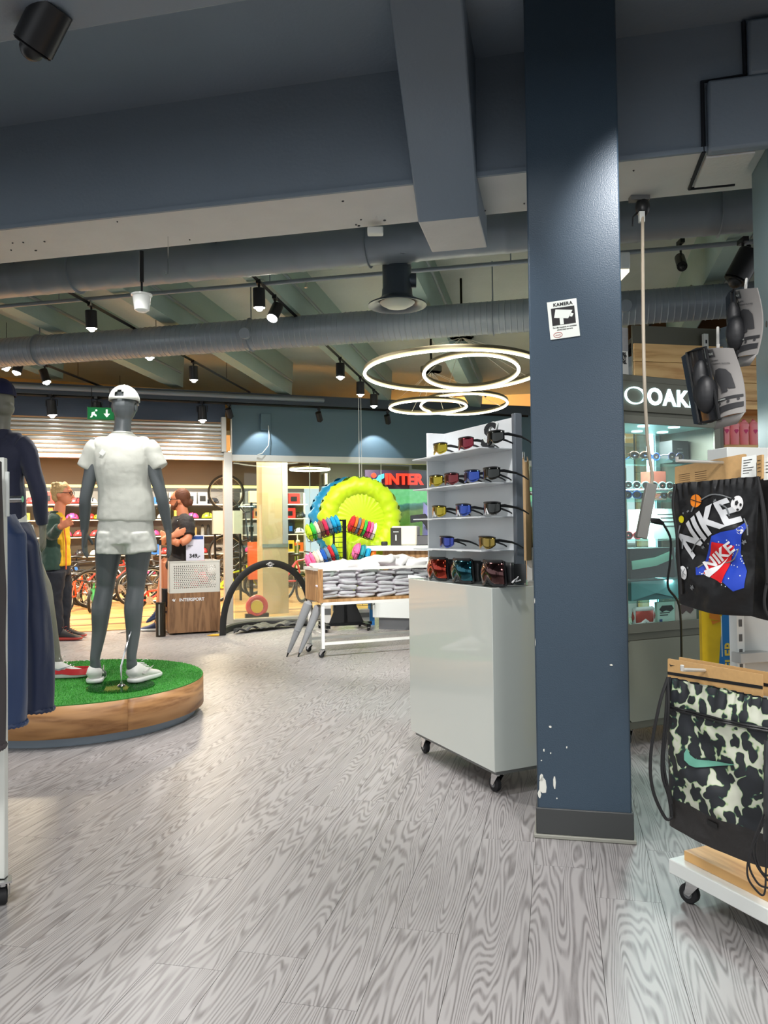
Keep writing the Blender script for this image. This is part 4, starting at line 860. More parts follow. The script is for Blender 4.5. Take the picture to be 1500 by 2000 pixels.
# ================= two men =================
SKIN = mat('skin_a', (226, 142, 104), .5); SKIN2 = mat('skin_b', (212, 132, 92), .5)
def head(S, c, yaw, k=1.0):
    M = MX.Rotation(yaw, 3, 'Z')   # faces local -y turned by yaw
    f = lambda x, y, z: V(c)+M @ V((x, y, z))*k
    S += [('e', f(0, .0, .02), (.072*k, .092*k, .1*k), M), ('e', f(0, -.03, -.035), (.055*k, .062*k, .07*k), M), ('e', f(0, -.062, -.085), (.024*k, .022*k, .02*k), M),
          ('t', [f(0, -.088, .02), f(0, -.104, -.015), f(0, -.112, -.03)], [.009*k, .012*k, .014*k]), ('e', f(0, -.086, -.062), (.024*k, .012*k, .008*k), M), ('e', f(0, -.078, .038), (.05*k, .02*k, .012*k), M)]
    for sx in (-1, 1): S.append(('e', f(sx*.072, .012, -.005), (.01*k, .02*k, .03*k), M))
    return f
EYE = mat('eye_dark', (40, 30, 28), .3)
# man 1: stands facing right
s_ = 172; X, Z = man_frame(112, s_, 1249)
fp = H(124, 1249, 0)
ROOT[0] = V((D(112, 1249, fp.y).x, fp.y, 0))
ma = thing('person', 'grey-haired man with glasses in dark green fleece and yellow shirt, gesturing with open hand', 'person', V((D(112, 1249, fp.y).x, fp.y, 0)))
JN = mat('dark_denim', (28, 31, 40), .8, bump=(25, .3)); FL_ = mat('green_fleece', (38, 66, 54), .85, bump=(25, .3), sheen=.3); YL = mat('yellow_shirt', (232, 184, 30), .75, bump=(18, .3))
S = []
hc = P3(122, 966, 0); f = head(S, hc, PI/2, 1.12)
S += [('t', [P3(114, 1010), P3(118, 985)], [.065, .058])]
sh_ = P3(106, 1018, -.17); E = P3(103, 1046, -.22); W = P3(119, 1028, -.32)
S += [('t', [sh_, E, W], [.045, .04, .028])]; hand(S, W, (.9, -.25, .42), (.3, -.8, .2), (-.45, -.1, .85), L=.19, curl=.12, k=1.15, spread=.3)
S += [('t', [P3(106, 1018, .17), P3(108, 1070, .22), P3(118, 1105, .18)], [.045, .04, .03])]
S += [('t', [P3(112, 1030), P3(112, 1080)], [(.08, .12), (.09, .12)])]
body(S, 'figure', SKIN, ma, .008)
for sx in (-1, 1): MB().ball(f(sx*.03, -.085, .015), .008, 8, 6).obj('eye', EYE, ma)
gl = MB()
for sx in (-1, 1): gl.torus(f(sx*.032, -.1, .012), .024, .003, 16, 5, MX.Rotation(PI/2, 3, 'Z') @ MX.Rotation(PI/2, 3, 'X')); gl.cyl(f(sx*.055, -.1, .018), f(sx*.08, .02, .012), .003, n=5)
gl.cyl(f(-.01, -.1, .015), f(.01, -.1, .015), .003, n=5); gl.obj('glasses', BLACK, ma)
S = [('e', hc+V((-.028, 0, .045)), (.105, .098, .098)), ('e', hc+V((-.065, 0, -.015)), (.055, .08, .075))]
random.seed(5)
for k in range(26): a = ru(0, 2*PI); S.append(('e', hc+V((-.02+.085*math.cos(a)*ru(.4, 1), .085*math.sin(a), .075+ru(0, .055)*(1-.3*abs(math.cos(a))))), ru(.018, .03)))
body(S, 'hair', mat('hair_grey_blond', (205, 172, 120), .8, bump=(60, .8)), ma, .008, 2)
S = [('t', [P3(117, 1105), P3(117, 1070), P3(115, 1030), P3(114, 1016)], [(.11, .15), (.105, .14), (.10, .14), (.07, .10)], (1, 0, 0), 'flat'), ('t', [P3(113, 1016), P3(114, 1000)], [.08, .07], (1, 0, 0), 'flat')]
body(S, 'shirt', YL, ma, .009, 4, fold=.03)
S = [('t', [P3(106, 1112), P3(106, 1060), P3(106, 1030), P3(108, 1012)], [(.15, .215), (.135, .205), (.125, .215), (.085, .14)], (1, 0, 0), 'flat'),
     ('t', [P3(105, 1016, -.15), sh_, P3(103, 1044, -.23), W+V((-.02, .01, -.01))], [.075, .078, .068, .05], (1, 0, 0), 'flat'), ('t', [P3(105, 1018, .15), P3(106, 1070, .23), P3(114, 1100, .2)], [.075, .068, .05], (1, 0, 0), 'flat'), ('t', [P3(110, 1014), P3(110, 997)], [(.09, .09), (.075, .08)], (1, 0, 0), 'flat')]
jk = body(S, 'fleece_jacket', FL_, ma, .009, 4, fold=.035, fs=.14)
MB().tube([P3(129, 1112, -.15), P3(129, 1060, -.15), P3(124, 1022, -.12)], (.006, .012), 6).obj('orange_lining', mat('lining_orange', (215, 90, 40), .6), jk)
S = [('t', [P3(112, 1095), P3(110, 1120)], [(.13, .17), (.14, .175)], (1, 0, 0), 'flat'), ('t', [P3(106, 1115, -.1), P3(104, 1165, -.1), P3(108, 1200, -.1), P3(113, 1240, -.1)], [.125, .1, .085, .07], (1, 0, 0), 'flat'), ('t', [P3(118, 1115, .1), P3(124, 1165, .12), P3(124, 1200, .12), P3(124, 1236, .12)], [.115, .09, .078, .066], (1, 0, 0), 'flat')]
body(S, 'jeans', JN, ma, .01, 4, fold=.03, fs=.14)
DS = mat('shoe_dark', (36, 34, 34), .5); RS = mat('sole_red', (170, 60, 50), .5)
shoe(ma, P3(108, 1249, -.1)*V((1, 1, 0)), PI/2, .3, DS, RS); shoe(ma, P3(117, 1249, .14)*V((1, 1, 0)), PI/2, .3, DS, RS)
# man 2: sits, arms folded, faces left
s_ = 165; X, Z = man_frame(345, s_, 1234)
fp = H(310, 1234, 0)
ROOT[0] = V((D(345, 1234, fp.y).x, fp.y, 0))
mb_ = thing('person', 'seated bearded man with glasses, arms folded, in black t-shirt and shorts behind the bin stand', 'person', V((D(345, 1234, fp.y).x, fp.y, 0)))
S = []; hc = P3(351, 978); f = head(S, hc, -PI/2-.0, 1.12)
S += [('t', [P3(358, 1008), P3(355, 990)], [.07, .062]), ('t', [P3(356, 1024), P3(354, 1060), P3(352, 1095)], [(.09, .12), (.1, .13), (.12, .14)])]
S += [('t', [P3(364, 1026, -.18), P3(366, 1052, -.25), P3(345, 1060, -.30), P3(330, 1048, -.26)], [.06, .052, .045, .034])]; hand(S, P3(332, 1050, -.27), (-.9, .3, .35), (.2, 1, 0), (0, .2, 1), L=.17, curl=.3, k=1.1)
S += [('t', [P3(346, 1022, .17), P3(335, 1055, .1), P3(318, 1058, -.1), P3(325, 1052, -.3), P3(338, 1046, -.33)], [.055, .048, .042, .036, .03])]; hand(S, P3(338, 1046, -.33), (.9, .1, .35), (0, 1, 0), (0, 0, 1), L=.17, curl=.25, k=1.1)
S += [('t', [P3(355, 1108, -.1), P3(330, 1098, -.14), P3(326, 1100, -.14), P3(325, 1140, -.13), P3(324, 1165, -.12), P3(321, 1182, -.12)], [.1, .075, .07, .058, .05, .042]), ('t', [P3(352, 1108, .1), P3(330, 1108, .1), P3(325, 1112, .1), P3(316, 1160, .08), P3(308, 1218, .05)], [.1, .075, .07, .058, .038])]
body(S, 'figure', SKIN2, mb_, .008)
for sx in (-1, 1): MB().ball(f(sx*.03, -.085, .015), .008, 8, 6).obj('eye', EYE, mb_)
gl = MB()
for sx in (-1, 1): gl.torus(f(sx*.032, -.1, .012), .024, .003, 16, 5, MX.Rotation(PI/2, 3, 'Z') @ MX.Rotation(PI/2, 3, 'X')); gl.cyl(f(sx*.055, -.1, .018), f(sx*.08, .02, .012), .003, n=5)
gl.obj('glasses', BLACK, mb_)
HB = mat('hair_brown', (96, 52, 26), .7, bump=(60, .6))
body([('e', hc+V((.03, 0, .05)), (.1, .098, .105)), ('e', hc+V((.075, 0, -.01)), (.05, .07, .08)), ('e', hc+V((.13, 0, -.02)), (.03, .03, .045))], 'hair', HB, mb_, .008, 2)
body([('e', hc+V((-.06, 0, -.075)), (.05, .058, .04)), ('t', [hc+V((-.03, -.062, -.06)), hc+V((.0, -.075, -.0))], [.02, .012]), ('t', [hc+V((-.03, .062, -.06)), hc+V((.0, .075, -.0))], [.02, .012])], 'beard', HB, mb_, .008, 2)
BT = mat('black_cotton', (40, 34, 32), .8, bump=(20, .25))
S = [('t', [P3(352, 1100), P3(354, 1060), P3(357, 1025), P3(357, 1008)], [(.15, .2), (.145, .195), (.145, .21), (.11, .16)], (1, 0, 0), 'flat'), ('t', [P3(358, 1016, -.1), P3(364, 1024, -.18), P3(367, 1046, -.24)], [.09, .095, .08], (1, 0, 0), 'flat'), ('t', [P3(348, 1018, .12), P3(342, 1040, .17)], [.08, .075], (1, 0, 0), 'flat')]
tt = body(S, 't_shirt', BT, mb_, .009, 4, fold=.025)
MB().xz([(0, 0), (.02, .003), (.04, .014), (.018, .009), (.005, .012)], -.004, .004).obj('swoosh', pw, tt); place(tt.children[0], P3(346, 1018, -.2))
S = [('t', [P3(356, 1095), P3(356, 1118)], [(.17, .2), (.17, .2)], (1, 0, 0), 'flat'), ('t', [P3(352, 1108, -.11), P3(335, 1099, -.14)], [.115, .105]), ('t', [P3(352, 1110, .1), P3(334, 1109, .1)], [.115, .1])]
body(S, 'shorts', mat('brown_black_cotton', (52, 46, 40), .8, bump=(20, .3)), mb_, .009, 3)
body([('t', [P3(325, 1148, -.13), P3(324, 1168, -.12), P3(321, 1184, -.12)], [.062, .054, .045], (1, 0, 0), 'flat'), ('t', [P3(313, 1190, .07), P3(309, 1215, .05)], [.05, .043], (1, 0, 0), 'flat')], 'socks', BLACK, mb_, .008, 2)
BSH = mat('shoe_navy', (44, 58, 92), .6)
shoe(mb_, P3(326, 1197, -.12), -PI/2+.1, .27, BSH, BSH, tiltz=-.5); shoe(mb_, P3(318, 1234, .05)*V((1, 1, 0)), -PI/2, .28, BSH, WSO)
T = thing('stool', 'wooden stool under the seated man behind the bin stand', 'stool', mb_.location+V((.08, 0, 0)))
MB().lathe([(.0, .62), (.17, .62), (.18, .64), (.17, .66), (0, .66)], n=24).obj('seat', ow, T)
for a in (.8, 2.4, 3.9, 5.5): MB().cyl((.1*math.cos(a), .1*math.sin(a), .62), (.18*math.cos(a), .18*math.sin(a), 0), .016, n=8).obj('leg', ow, T)
MB().torus((0, 0, .22), .15, .008, 24, 5).obj('foot_ring', BLKM, T)
# ================= display cart with sunglasses =================
CR = R(24.8); CO = V((.468, 3.42, 0))
cart = thing('sunglasses_cart', 'glossy white display cart on castors with shelves of sports sunglasses, beside the blue column', 'display cart', CO, CR)
bx_ = MB().b2((0, 0, .115), (.45, .815, .919)).obj('cabinet_body', GLOSSW, cart, bev=.002)
MB().b2((.02, .02, .095), (.43, .795, .115)).obj('base_board', mat('base_board', (120, 122, 120), .6), cart)
for x, y in ((.06, .07), (.39, .07), (.06, .745), (.39, .745)): caster(cart, x, y, .095, .095, ru(-.4, .4))
WB = mat('white_board', (226, 230, 232), .25)
MB().b2((.22, .13, .919), (.245, .80, 1.70)).obj('back_panel', WB, cart, bev=.002)
MB().b2((.115, .797, .919), (.245, .81, 1.70)).obj('end_panel', WB, cart, bev=.004)
MB().b2((.205, .10, .919), (.245, .13, 1.715)).obj('mirror_frame', mat('frame_grey', (96, 104, 112), .3), cart, bev=.004)
shz = [1.554, 1.393, 1.236, 1.08]
for z in shz:
    s_ = MB().b2((.03, .13, z-.006), (.22, .81, z)); o = s_.obj('shelf', WB, cart, bev=.001)
    for y in (.3, .6): MB().b2((.028, y, z-.008), (.05, y+.05, z-.005)).obj('shelf_clip', WHITE, o)
def cl(px, x, z=0):  # local y on the line local x=const hit by picture column px
    rx = (px-750)/FPX; c, s = math.cos(CR), math.sin(CR)
    return (rx*(CO.y+s*x)-CO.x-c*x)/(-s-rx*c)
MI = lambda n, c: mat('lens_'+n, tuple(int(x*.68) for x in c), .1, 1.0, coat=.6)
def sunglasses(root, loc, rz, col, nm, label, frame_c=(26, 26, 28), wide=.072, tall=.060, nose=None, half=False):
    T = thing('sunglasses', label, 'sunglasses', loc, rz, 'sports sunglasses on the white cart'); fr_ = mat('sg_frame_%d%d%d' % frame_c, frame_c, .3)
    fn = lambda i, j: (-.058*math.cos((i-.5)*2.1), wide*math.sin((i-.5)*2.6)/math.sin(1.3), .004+tall*j*(1-.12*abs(2*i-1)**4)+(1-j)*(.016*math.exp(-((i-.5)/.10)**2)+.02*abs(2*i-1)**3))
    o = MB().surf(18, 5, fn).obj('shield_lens', MI(nm, col), T, solid=.0025, ang=80)
    MB().tube([V(fn(i/14, 1)) for i in range(15)], .0032, 6).obj('brow_frame', fr_, T)
    if nose: MB().tube([(-.062, -.012, .008), (-.064, 0, .034), (-.062, .012, .008)], .003, 6).obj('nose_piece', nose, T)
    for sd in (-1, 1):
        y = sd*wide*.98; MB().tube([(-.03, y, .045), (-.01, y*1.03, .046), (.06, y*1.0, .036), (.1, y*.95, .022), (.125, y*.93, .008)], [(.006, .003), (.007, .003), (.005, .0025), (.004, .0025), (.003, .0025)], 6, ref=(0, 0, 1)).obj('temple', fr_, T)
    return T
PWH = mat('nose_white', (235, 235, 235), .4)
rows = [(0, [(858, 'yellow', (230, 205, 40), 'yellow mirrored sunglasses, left end of the top shelf'), (908, 'red', (170, 36, 60), 'red mirrored sunglasses in the middle of the top shelf'), (966, 'smoke', (60, 62, 60), 'dark smoke sunglasses at the right end of the top shelf beside the S emblem')]),
        (1, [(849, 'yellow', (230, 205, 40), 'yellow mirrored sunglasses, left end of the second shelf'), (879, 'redbrown', (160, 52, 58), 'red-brown sunglasses, second on the second shelf'), (919, 'bluem', (60, 100, 220), 'blue mirrored sunglasses, third on the second shelf'), (957, 'smoke', (60, 62, 60), 'black sunglasses, right end of the second shelf')]),
        (2, [(854, 'yellow', (230, 205, 40), 'yellow mirrored sunglasses with white nose piece, left end of the third shelf'), (901, 'bluem', (60, 100, 220), 'blue mirrored sunglasses with white nose piece in the middle of the third shelf'), (957, 'smoke', (60, 62, 60), 'black sunglasses with white nose piece, right end of the third shelf')]),
        (3, [(868, 'violet', (70, 90, 210), 'violet-blue iridescent sunglasses, left on the lowest shelf'), (946, 'gold', (190, 160, 60), 'gold iridescent sunglasses, right on the lowest shelf')])]
cm = lambda x, y, z: CO+MX.Rotation(CR, 3, 'Z') @ V((x, y, z))
for si, L_ in rows:
    for px, nm, c_, lb in L_:
        y = cl(px, .06); sunglasses(cart, cm(.105, y, shz[si]), CR, c_, nm, lb, nose=PWH if si == 2 else None, frame_c=(26, 26, 28), wide=.066)
# S emblem: text solid
T = thing('emblem_stand', 'black and white S shaped emblem standing on the top shelf', 'emblem', cm(.08, cl(949, .07), shz[0]), CR-PI/2+.35)
text('letter', 'S', .15, BLACK, T, (0, 0, .052), ext=.008, bold=.003, shear=.3); text('letter_edge', 'S', .15, WHITE, T, (0.003, .006, .052), ext=.006, bold=.006, shear=.3)
MB().b2((-.03, -.01, 0), (.03, .02, .006)).obj('foot', BLACK, T)
for k, (px, nm, c_, lb) in enumerate([(846, 'lava', (225, 60, 20), 'ski goggles with orange-red mirrored lens on the cart top'), (893, 'teal', (20, 120, 140), 'ski goggles with teal mirrored lens on the cart top'), (953, 'bronze', (120, 72, 70), 'ski goggles with bronze mirrored lens, nearest the column')]):
    y = cl(px, .03); T = thing('ski_goggles', lb, 'goggles', cm(.085, y, .92), CR, 'ski goggles on the cart top')
    fn = lambda i, j: (-.06*math.cos((i-.5)*2.3)-.012*math.sin(PI*j), .095*math.sin((i-.5)*2.5)/math.sin(1.25)*(.78+.22*math.sin(PI*min(1, j*.75+.2))), .008+.105*j+(.03*math.exp(-((i-.5)/.1)**2)*(1-j)))
    MB().surf(26, 9, fn).obj('mirror_lens', MI(nm, c_), T, solid=.003, ang=80)
    fr_ = MB().tube([V(fn(i/16, 1)) for i in range(17)]+[V(fn(1-i/16, 0)) for i in range(17)], (.006, .008), 8, closed=True); fr_.obj('frame', BLACK, T)
    b_ = MB(); b_.surf(14, 4, lambda i, j: (-.045*math.cos((i-.5)*2.2)+.035, .09*math.sin((i-.5)*2.3)/math.sin(1.15), .01+.098*j)); b_.obj('face_foam', BLACK, T, solid=.03)
    MB().tube([(.0, .085, .06), (.05, .09, .06), (.1, .06, .055), (.115, 0, .05), (.1, -.06, .055), (.05, -.09, .06), (0, -.085, .06)], [(.042, .003)]*7, 6, ref=(0, 0, 1)).obj('strap', BLACK, T)
    if k == 2: MB().tube([(.0, -.1, .02), (.012, -.1, .03), (.03, -.102, .045), (.02, -.1, .025), (.045, -.1, .03)], .004, 5).obj('strap_mark', PWH, T)
# hanging clothes behind the cart, between cart and column
T = thing('clothing_rail', 'clothes rail glimpsed between the cart and the column', 'clothes rail', D(1022, 1040, 4.5)*V((1, 1, 0)), -.2)
MB().cyl((0, 0, 0), (0, 0, 1.62), .014, n=10).cyl((-.0, 0, 1.38), (.8, 0, 1.38), .012, n=10).obj('rail_frame', CHROME, T)
for k, (c_, cn, a, z0, z1) in enumerate([((196, 198, 198), 'grey', .05, .35, 1.12), ((60, 62, 66), 'charcoal', .09, .3, 1.18), ((180, 150, 110), 'tan', .02, 1.0, 1.6)]):
    g = thing('hanging_garment', f'{cn} garment hanging on the rail between cart and column', 'garment', V(T.location)+MX.Rotation(-.2, 3, 'Z') @ V((a, 0, 0)), -.2)
    MB().surf(30, 10, lambda i, j: ((.02+.012*math.sin(i*18+j*2))*math.sin(2*PI*i)*(1+j*.3), .2*math.cos(2*PI*i)*(.75+.3*j), z1-(z1-z0)*j-.05*(1-j)*abs(math.cos(2*PI*i)))).obj('cloth', mat('garment_'+cn, c_, .85), g)
    if k < 2: MB().tube([(0, 0, z1-.02), (0, 0, z1+.1), (0, .015, z1+.15), (0, 0, z1+.18), (0, -.012, z1+.15)], .003, 5).obj('hanger_hook', CHROME, g)
# ================= table with t-shirts =================
TO = H(628, 1285, 0); TR_ = R(23)
tb = thing('sale_table', 'white metal table on castors with a wooden end and clear bin full of white t-shirts', 'table', TO, TR_)
oak = wood('oak_panel', (196, 154, 106), (150, 108, 66), sc=(9, 9, 1.2), rings=4, rough=.4, bump=.05)
LX, LY = 1.75, .42; ZT, ZB = .828, .54
MB().b2((-.02, -.02, ZB-.02), (.0, LY, ZT)).obj('end_panel', oak, tb, bev=.001)
MB().b2((-.035, -.03, ZB-.03), (.012, -.02, ZT-.005)).obj('end_trim', oak, tb)
MB().b2((LX, -.02, ZB-.02), (LX+.02, LY, ZT)).obj('end_panel', oak, tb)
MB().b2((0, -.02, ZB-.028), (LX, LY, ZB)).obj('bin_floor', oak, tb)
AC = glass('acrylic', (240, 244, 242), .08)
MB().b2((0, -.02, ZB), (LX, -.014, ZT-.02)).obj('clear_front', AC, tb); MB().b2((0, LY-.006, ZB), (LX, LY, ZT-.02)).obj('clear_back', AC, tb)
TW = mat('table_white', (232, 232, 226), .35)
MB().b2((-.035, -.028, ZT-.022), (LX+.03, -.012, ZT+.004)).b2((-.035, LY-.006, ZT-.022), (LX+.03, LY+.01, ZT+.004)).b2((-.035, -.028, ZT-.022), (-.02, LY+.01, ZT+.004)).b2((LX+.015, -.028, ZT-.022), (LX+.03, LY+.01, ZT+.004)).obj('top_rim', TW, tb, bev=.001)
MB().b2((0, -.02, ZB-.055), (LX, .0, ZB-.028)).b2((0, LY-.02, ZB-.055), (LX, LY, ZB-.028)).obj('apron', TW, tb)
for x in (0.015, LX-.015):
    for y in (0, LY-.02):
        MB().b2((x-.015, y-.015, .08), (x+.015, y+.015, ZB-.03)).obj('leg', TW, tb, bev=.002); caster(tb, x, y, .08, .08, .5)
    MB().b2((x-.01, 0, .20), (x+.01, LY-.02, .225)).obj('stretcher', TW, tb)
MB().b2((0, -.01, .115), (LX, .015, .14)).b2((0, LY-.03, .115), (LX, LY-.01, .14)).obj('bottom_rail', TW, tb)
tm = lambda x, y, z: TO+MX.Rotation(TR_, 3, 'Z') @ V((x, y, z))
SHC = [mat('tee_lilac', (240, 226, 236), .8, bump=(30, .4)), mat('tee_white', (238, 236, 234), .8, bump=(30, .4)), mat('tee_grey', (224, 214, 222), .8, bump=(30, .4))]
def folded(P, rz, w_, d, h, m_, label, seed, grp, name='folded_t_shirt', crump=0.0):
    o = MB(); sd = V((seed*1.7, seed*.9, seed*.4))
    def f(i, j):
        a = 2*PI*i; b = PI*(j-.5); e = .32
        sg = lambda v, p: math.copysign(abs(v)**p, v)
        x = w_/2*sg(math.cos(b), e)*sg(math.cos(a), e); y = d/2*sg(math.cos(b), e)*sg(math.sin(a), e); z = h/2*sg(math.sin(b), .7)+h/2
        nv = V((x, y, z))*11+sd; q = crump
        return (x+NZ.noise(nv)*(.016+q*.05), y+NZ.noise(nv+V((9, 0, 0)))*(.012+q*.05), z+NZ.noise(nv*1.3+V((0, 9, 0)))*(h*.35)+NZ.noise(V((x, y, 0))*7+sd)*(.008+q*.04))
    o.surf(22, 12, f); q = o.obj(name, m_, None, ang=50); q.location = P; q.rotation_euler = (ru(-.06, .06), ru(-.1, .1), rz); return tag(q, label, 't-shirt', grp)
random.seed(11); n = 0
for ci in range(9):
    x = .10+ci*.188; z = ZB+.002; k = 0
    while z < ZT-.055:
        h = ru(.032, .046); folded(tm(x+ru(-.02, .02), .10+ru(-.01, .02), z), TR_+ru(-.12, .12), .19, .2, h, random.choice([SHC[0], SHC[0], SHC[2]]), f'folded pale t-shirt in the clear bin, {nth(k)} from bottom, {nth(ci)} stack from left', n*3.1, 'folded t-shirts in the bin'); z += h*.86; n += 1; k += 1
for i in range(17):
    x = .12+(i % 9)*.185+ru(-.03, .03); y = .12+(i//9)*.17; zc = ZT-.075+(.05 if x < .35 else (.09 if .55 < x < 1.0 else .05))+ru(-.01, .03)
    folded(tm(x, y, zc-.02), ru(0, 3), .25, .2, .085, SHC[1], f'crumpled white t-shirt heaped on the table, {nth(i % 9)} in the {"front" if i < 9 else "back"} row', i*5.3+50, 'crumpled t-shirts on top', crump=.5)
tg = thing('paper_tag', 'curved white paper strip stuck on the clear front of the table bin', 'tag', tm(1.02, -.03, .66), TR_)
MB().surf(10, 2, lambda i, j: (-.14+.28*i, -.004, .035-.09*i*i+.045*j)).obj('strip', WHITE, tg, solid=.001)
# two grey rolled poles leaning on the table end
for k, (a, b, lb) in enumerate([((602, 1178), (560, 1283), 'grey furled parasol leaning on the table end, left one'), ((622, 1185), (582, 1283), 'grey furled parasol leaning on the table end, right one')]):
    F_ = H(b[0], b[1], 0); Tp = D(a[0], a[1], 7.25+.1*k); T = thing('furled_parasol', lb, 'parasol', F_, 0, 'furled parasols'); d = Tp-F_
    GC = mat('parasol_grey', (142, 144, 146), .7, bump=(20, .3))
    MB().tube([d*.08, d*.12, d*.5, d*.9, d*1.0, d*1.04], [.012, .018, .032, .042, .04, .01], 12).obj('cloth', GC, T); MB().tube([V((0, 0, 0)), d*.1], [.006, .011], 8).obj('tip', BLACK, T)
    MB().tube([d*.5+V((0, 0, 0)), d*.52], .036, 12).obj('strap', GC, T)
# ================= hat carousel =================
HO = H(702, 1216, 0); HO = V((D(700, 1216, 9.3).x, 9.3, 0)); HR = R(15)
hs = thing('hat_stand', 'black metal rolling stand with wire baskets of colourful folded hats', 'display stand', V((D(672, 1000, 9.3).x, 9.3, 0)), HR)
MB().b2((-.02, -.02, .07), (.02, .02, 1.31)).obj('post', BLKM, hs); MB().b2((-.14, -.015, .07), (-.12, .015, 1.31)).b2((-.14, -.015, 1.29), (.02, .015, 1.31)).obj('side_post', BLKM, hs)
rg = MB(); [rg.cyl((-.13, 0, z), (0, 0, z), .004, n=5) for z in [.2+k*.06 for k in range(18)]]; rg.obj('ladder_rung', BLKM, hs)
MB().b2((-.3, -.03, .05), (.32, .03, .085)).b2((-.28, -.25, .05), (-.23, .25, .085)).b2((.2, -.25, .05), (.25, .25, .085)).obj('base', BLKM, hs)
MB().xz([(-.2, .085), (.03, .085), (-.02, .4), (-.07, .4)], -.02, -.012).xz([(.0, .085), (.22, .085), (.08, .4), (.03, .4)], -.02, -.012).obj('gusset', BLACK, hs)
for x, y in ((-.27, -.22), (-.27, .22), (.23, -.22), (.23, .22)): caster(hs, x, y, .055, .055)
HC = {'lime': (190, 225, 30), 'green': (60, 190, 70), 'cream': (225, 215, 190), 'brown': (120, 84, 66), 'crimson': (205, 40, 80), 'red': (205, 34, 40), 'slate blue': (110, 140, 160), 'sky blue': (20, 160, 205), 'orange': (240, 120, 30), 'grey': (110, 120, 130), 'pink': (240, 110, 160), 'magenta': (225, 30, 110), 'white': (232, 228, 220), 'royal blue': (24, 90, 180), 'teal': (40, 150, 160), 'black': (40, 38, 40)}
def basket(x0, z0, x1, z1, cols, nm):
    b_ = MB(); a, c = V((x0, -.1, z0)), V((x1, -.1, z1)); d = c-a; n_ = d.cross(V((0, 1, 0))).normalized()
    if n_.z < 0: n_ = -n_
    for y in (-.1, .1):
        off = V((0, y+.1, 0))
        b_.cyl(a+off, c+off, .004, n=5); b_.cyl(a+off+n_*.07, c+off+n_*.07, .004, n=5)
    for k in range(7): p = a+d*k/6; b_.tube([p+n_*.07, p, p+V((0, .2, 0)), p+V((0, .2, 0))+n_*.07], .003, 5)
    b_.obj('wire_basket', BLKM, hs)
    M0 = MX.Rotation(HR, 3, 'Z'); ax = d.normalized()
    for k, cn in enumerate(cols):
        p = a+d*((k+.5)/len(cols))+V((0, .1, 0))+n_*.105; Pw = V(hs.location)+M0 @ p
        T = thing('folded_hat', f'{cn} folded hat in the {nm} wire basket, {nth(k)} from its left', 'hat', Pw, HR, 'folded hats on the stand')
        t_ = d.length/len(cols)*.5; rr = .105; u_ = ax if ax.x > 0 else -ax
        M_ = MX((u_, V((0, 1, 0)), u_.cross(V((0, 1, 0))))).transposed()
        MB().surf(22, 8, lambda i, j: M_ @ V(((t_*1.25)*math.cos(PI*j)*(1+.2*math.sin(i*40)), (rr*(1+.05*math.sin(i*30+k)))*math.sin(PI*j)*math.cos(2*PI*i), rr*.95*math.sin(PI*j)*math.sin(2*PI*i)))).obj('crown', mat('hat_'+cn, HC[cn], .8, bump=(40, .4)), T)
        MB().torus(u_*t_*.4, rr*1.0, (.006, .004), 22, 5, M_ @ MX.Rotation(PI/2, 3, 'Y')).obj('brim_edge', mat('hat_'+cn, (0, 0, 0)), T)
basket(-.42, 1.05, -.03, 1.17, ['lime', 'green', 'cream', 'brown', 'crimson', 'slate blue', 'sky blue', 'sky blue'], 'upper left')
basket(.03, 1.17, .33, 1.06, ['red', 'orange', 'grey', 'orange', 'green', 'magenta', 'pink', 'white'], 'upper right')
basket(-.42, .70, -.06, .83, ['pink', 'pink', 'cream', 'white', 'royal blue', 'slate blue', 'red', 'teal'], 'lower left')
basket(.08, .84, .33, .76, ['pink', 'teal', 'sky blue', 'orange'], 'lower right')
T = thing('ball', 'lime and blue ball in the low wire basket of the hat stand', 'ball', V(hs.location)+V((.2, -.1, .45))); MB().ball((0, 0, 0), .11, 20, 12).obj('ball_skin', LIME, T); MB().torus((0, 0, 0), .11, .012, 28, 5, MX.Rotation(.3, 3, 'X')).obj('blue_band', mat('blue_vinyl', (0, 0, 0)), T)
b_ = MB(); [b_.torus((.2, -.12, .3+k*.06), .13, .003, 24, 4, MX.Scale(.8, 3, (0, 1, 0))) for k in range(4)]
for k in range(10): a = 2*PI*k/10; b_.cyl((.2+.13*math.cos(a), -.12+.104*math.sin(a), .3), (.2+.13*math.cos(a), -.12+.104*math.sin(a), .48), .003, n=4)
b_.obj('wire_basket', BLKM, hs)
for i, (px, py0, py1, w_, c_, cn) in enumerate([(640, 1180, 1216, .14, (225, 225, 222), 'white'), (712, 1190, 1222, .2, (210, 210, 210), 'pale grey'), (727, 1160, 1215, .06, (40, 120, 190), 'blue'), (655, 1165, 1215, .1, (225, 190, 130), 'tan')]):
    P = V((D(px, 1200, 9.7).x, 9.7, 0)); h = CH+ray(px, py0).z*9.7
    T = thing('carton', f'{cn} carton standing on the floor behind the shirt table', 'box', P, .2); MB().b2((-w_/2, 0, 0), (w_/2, .12, h)).obj('body', mat('carton_'+cn, c_, .6), T, smooth=False); MB().b2((-w_*.3, -.003, h*.5), (w_*.3, 0, h*.8)).obj('label_patch', GREYM, T)
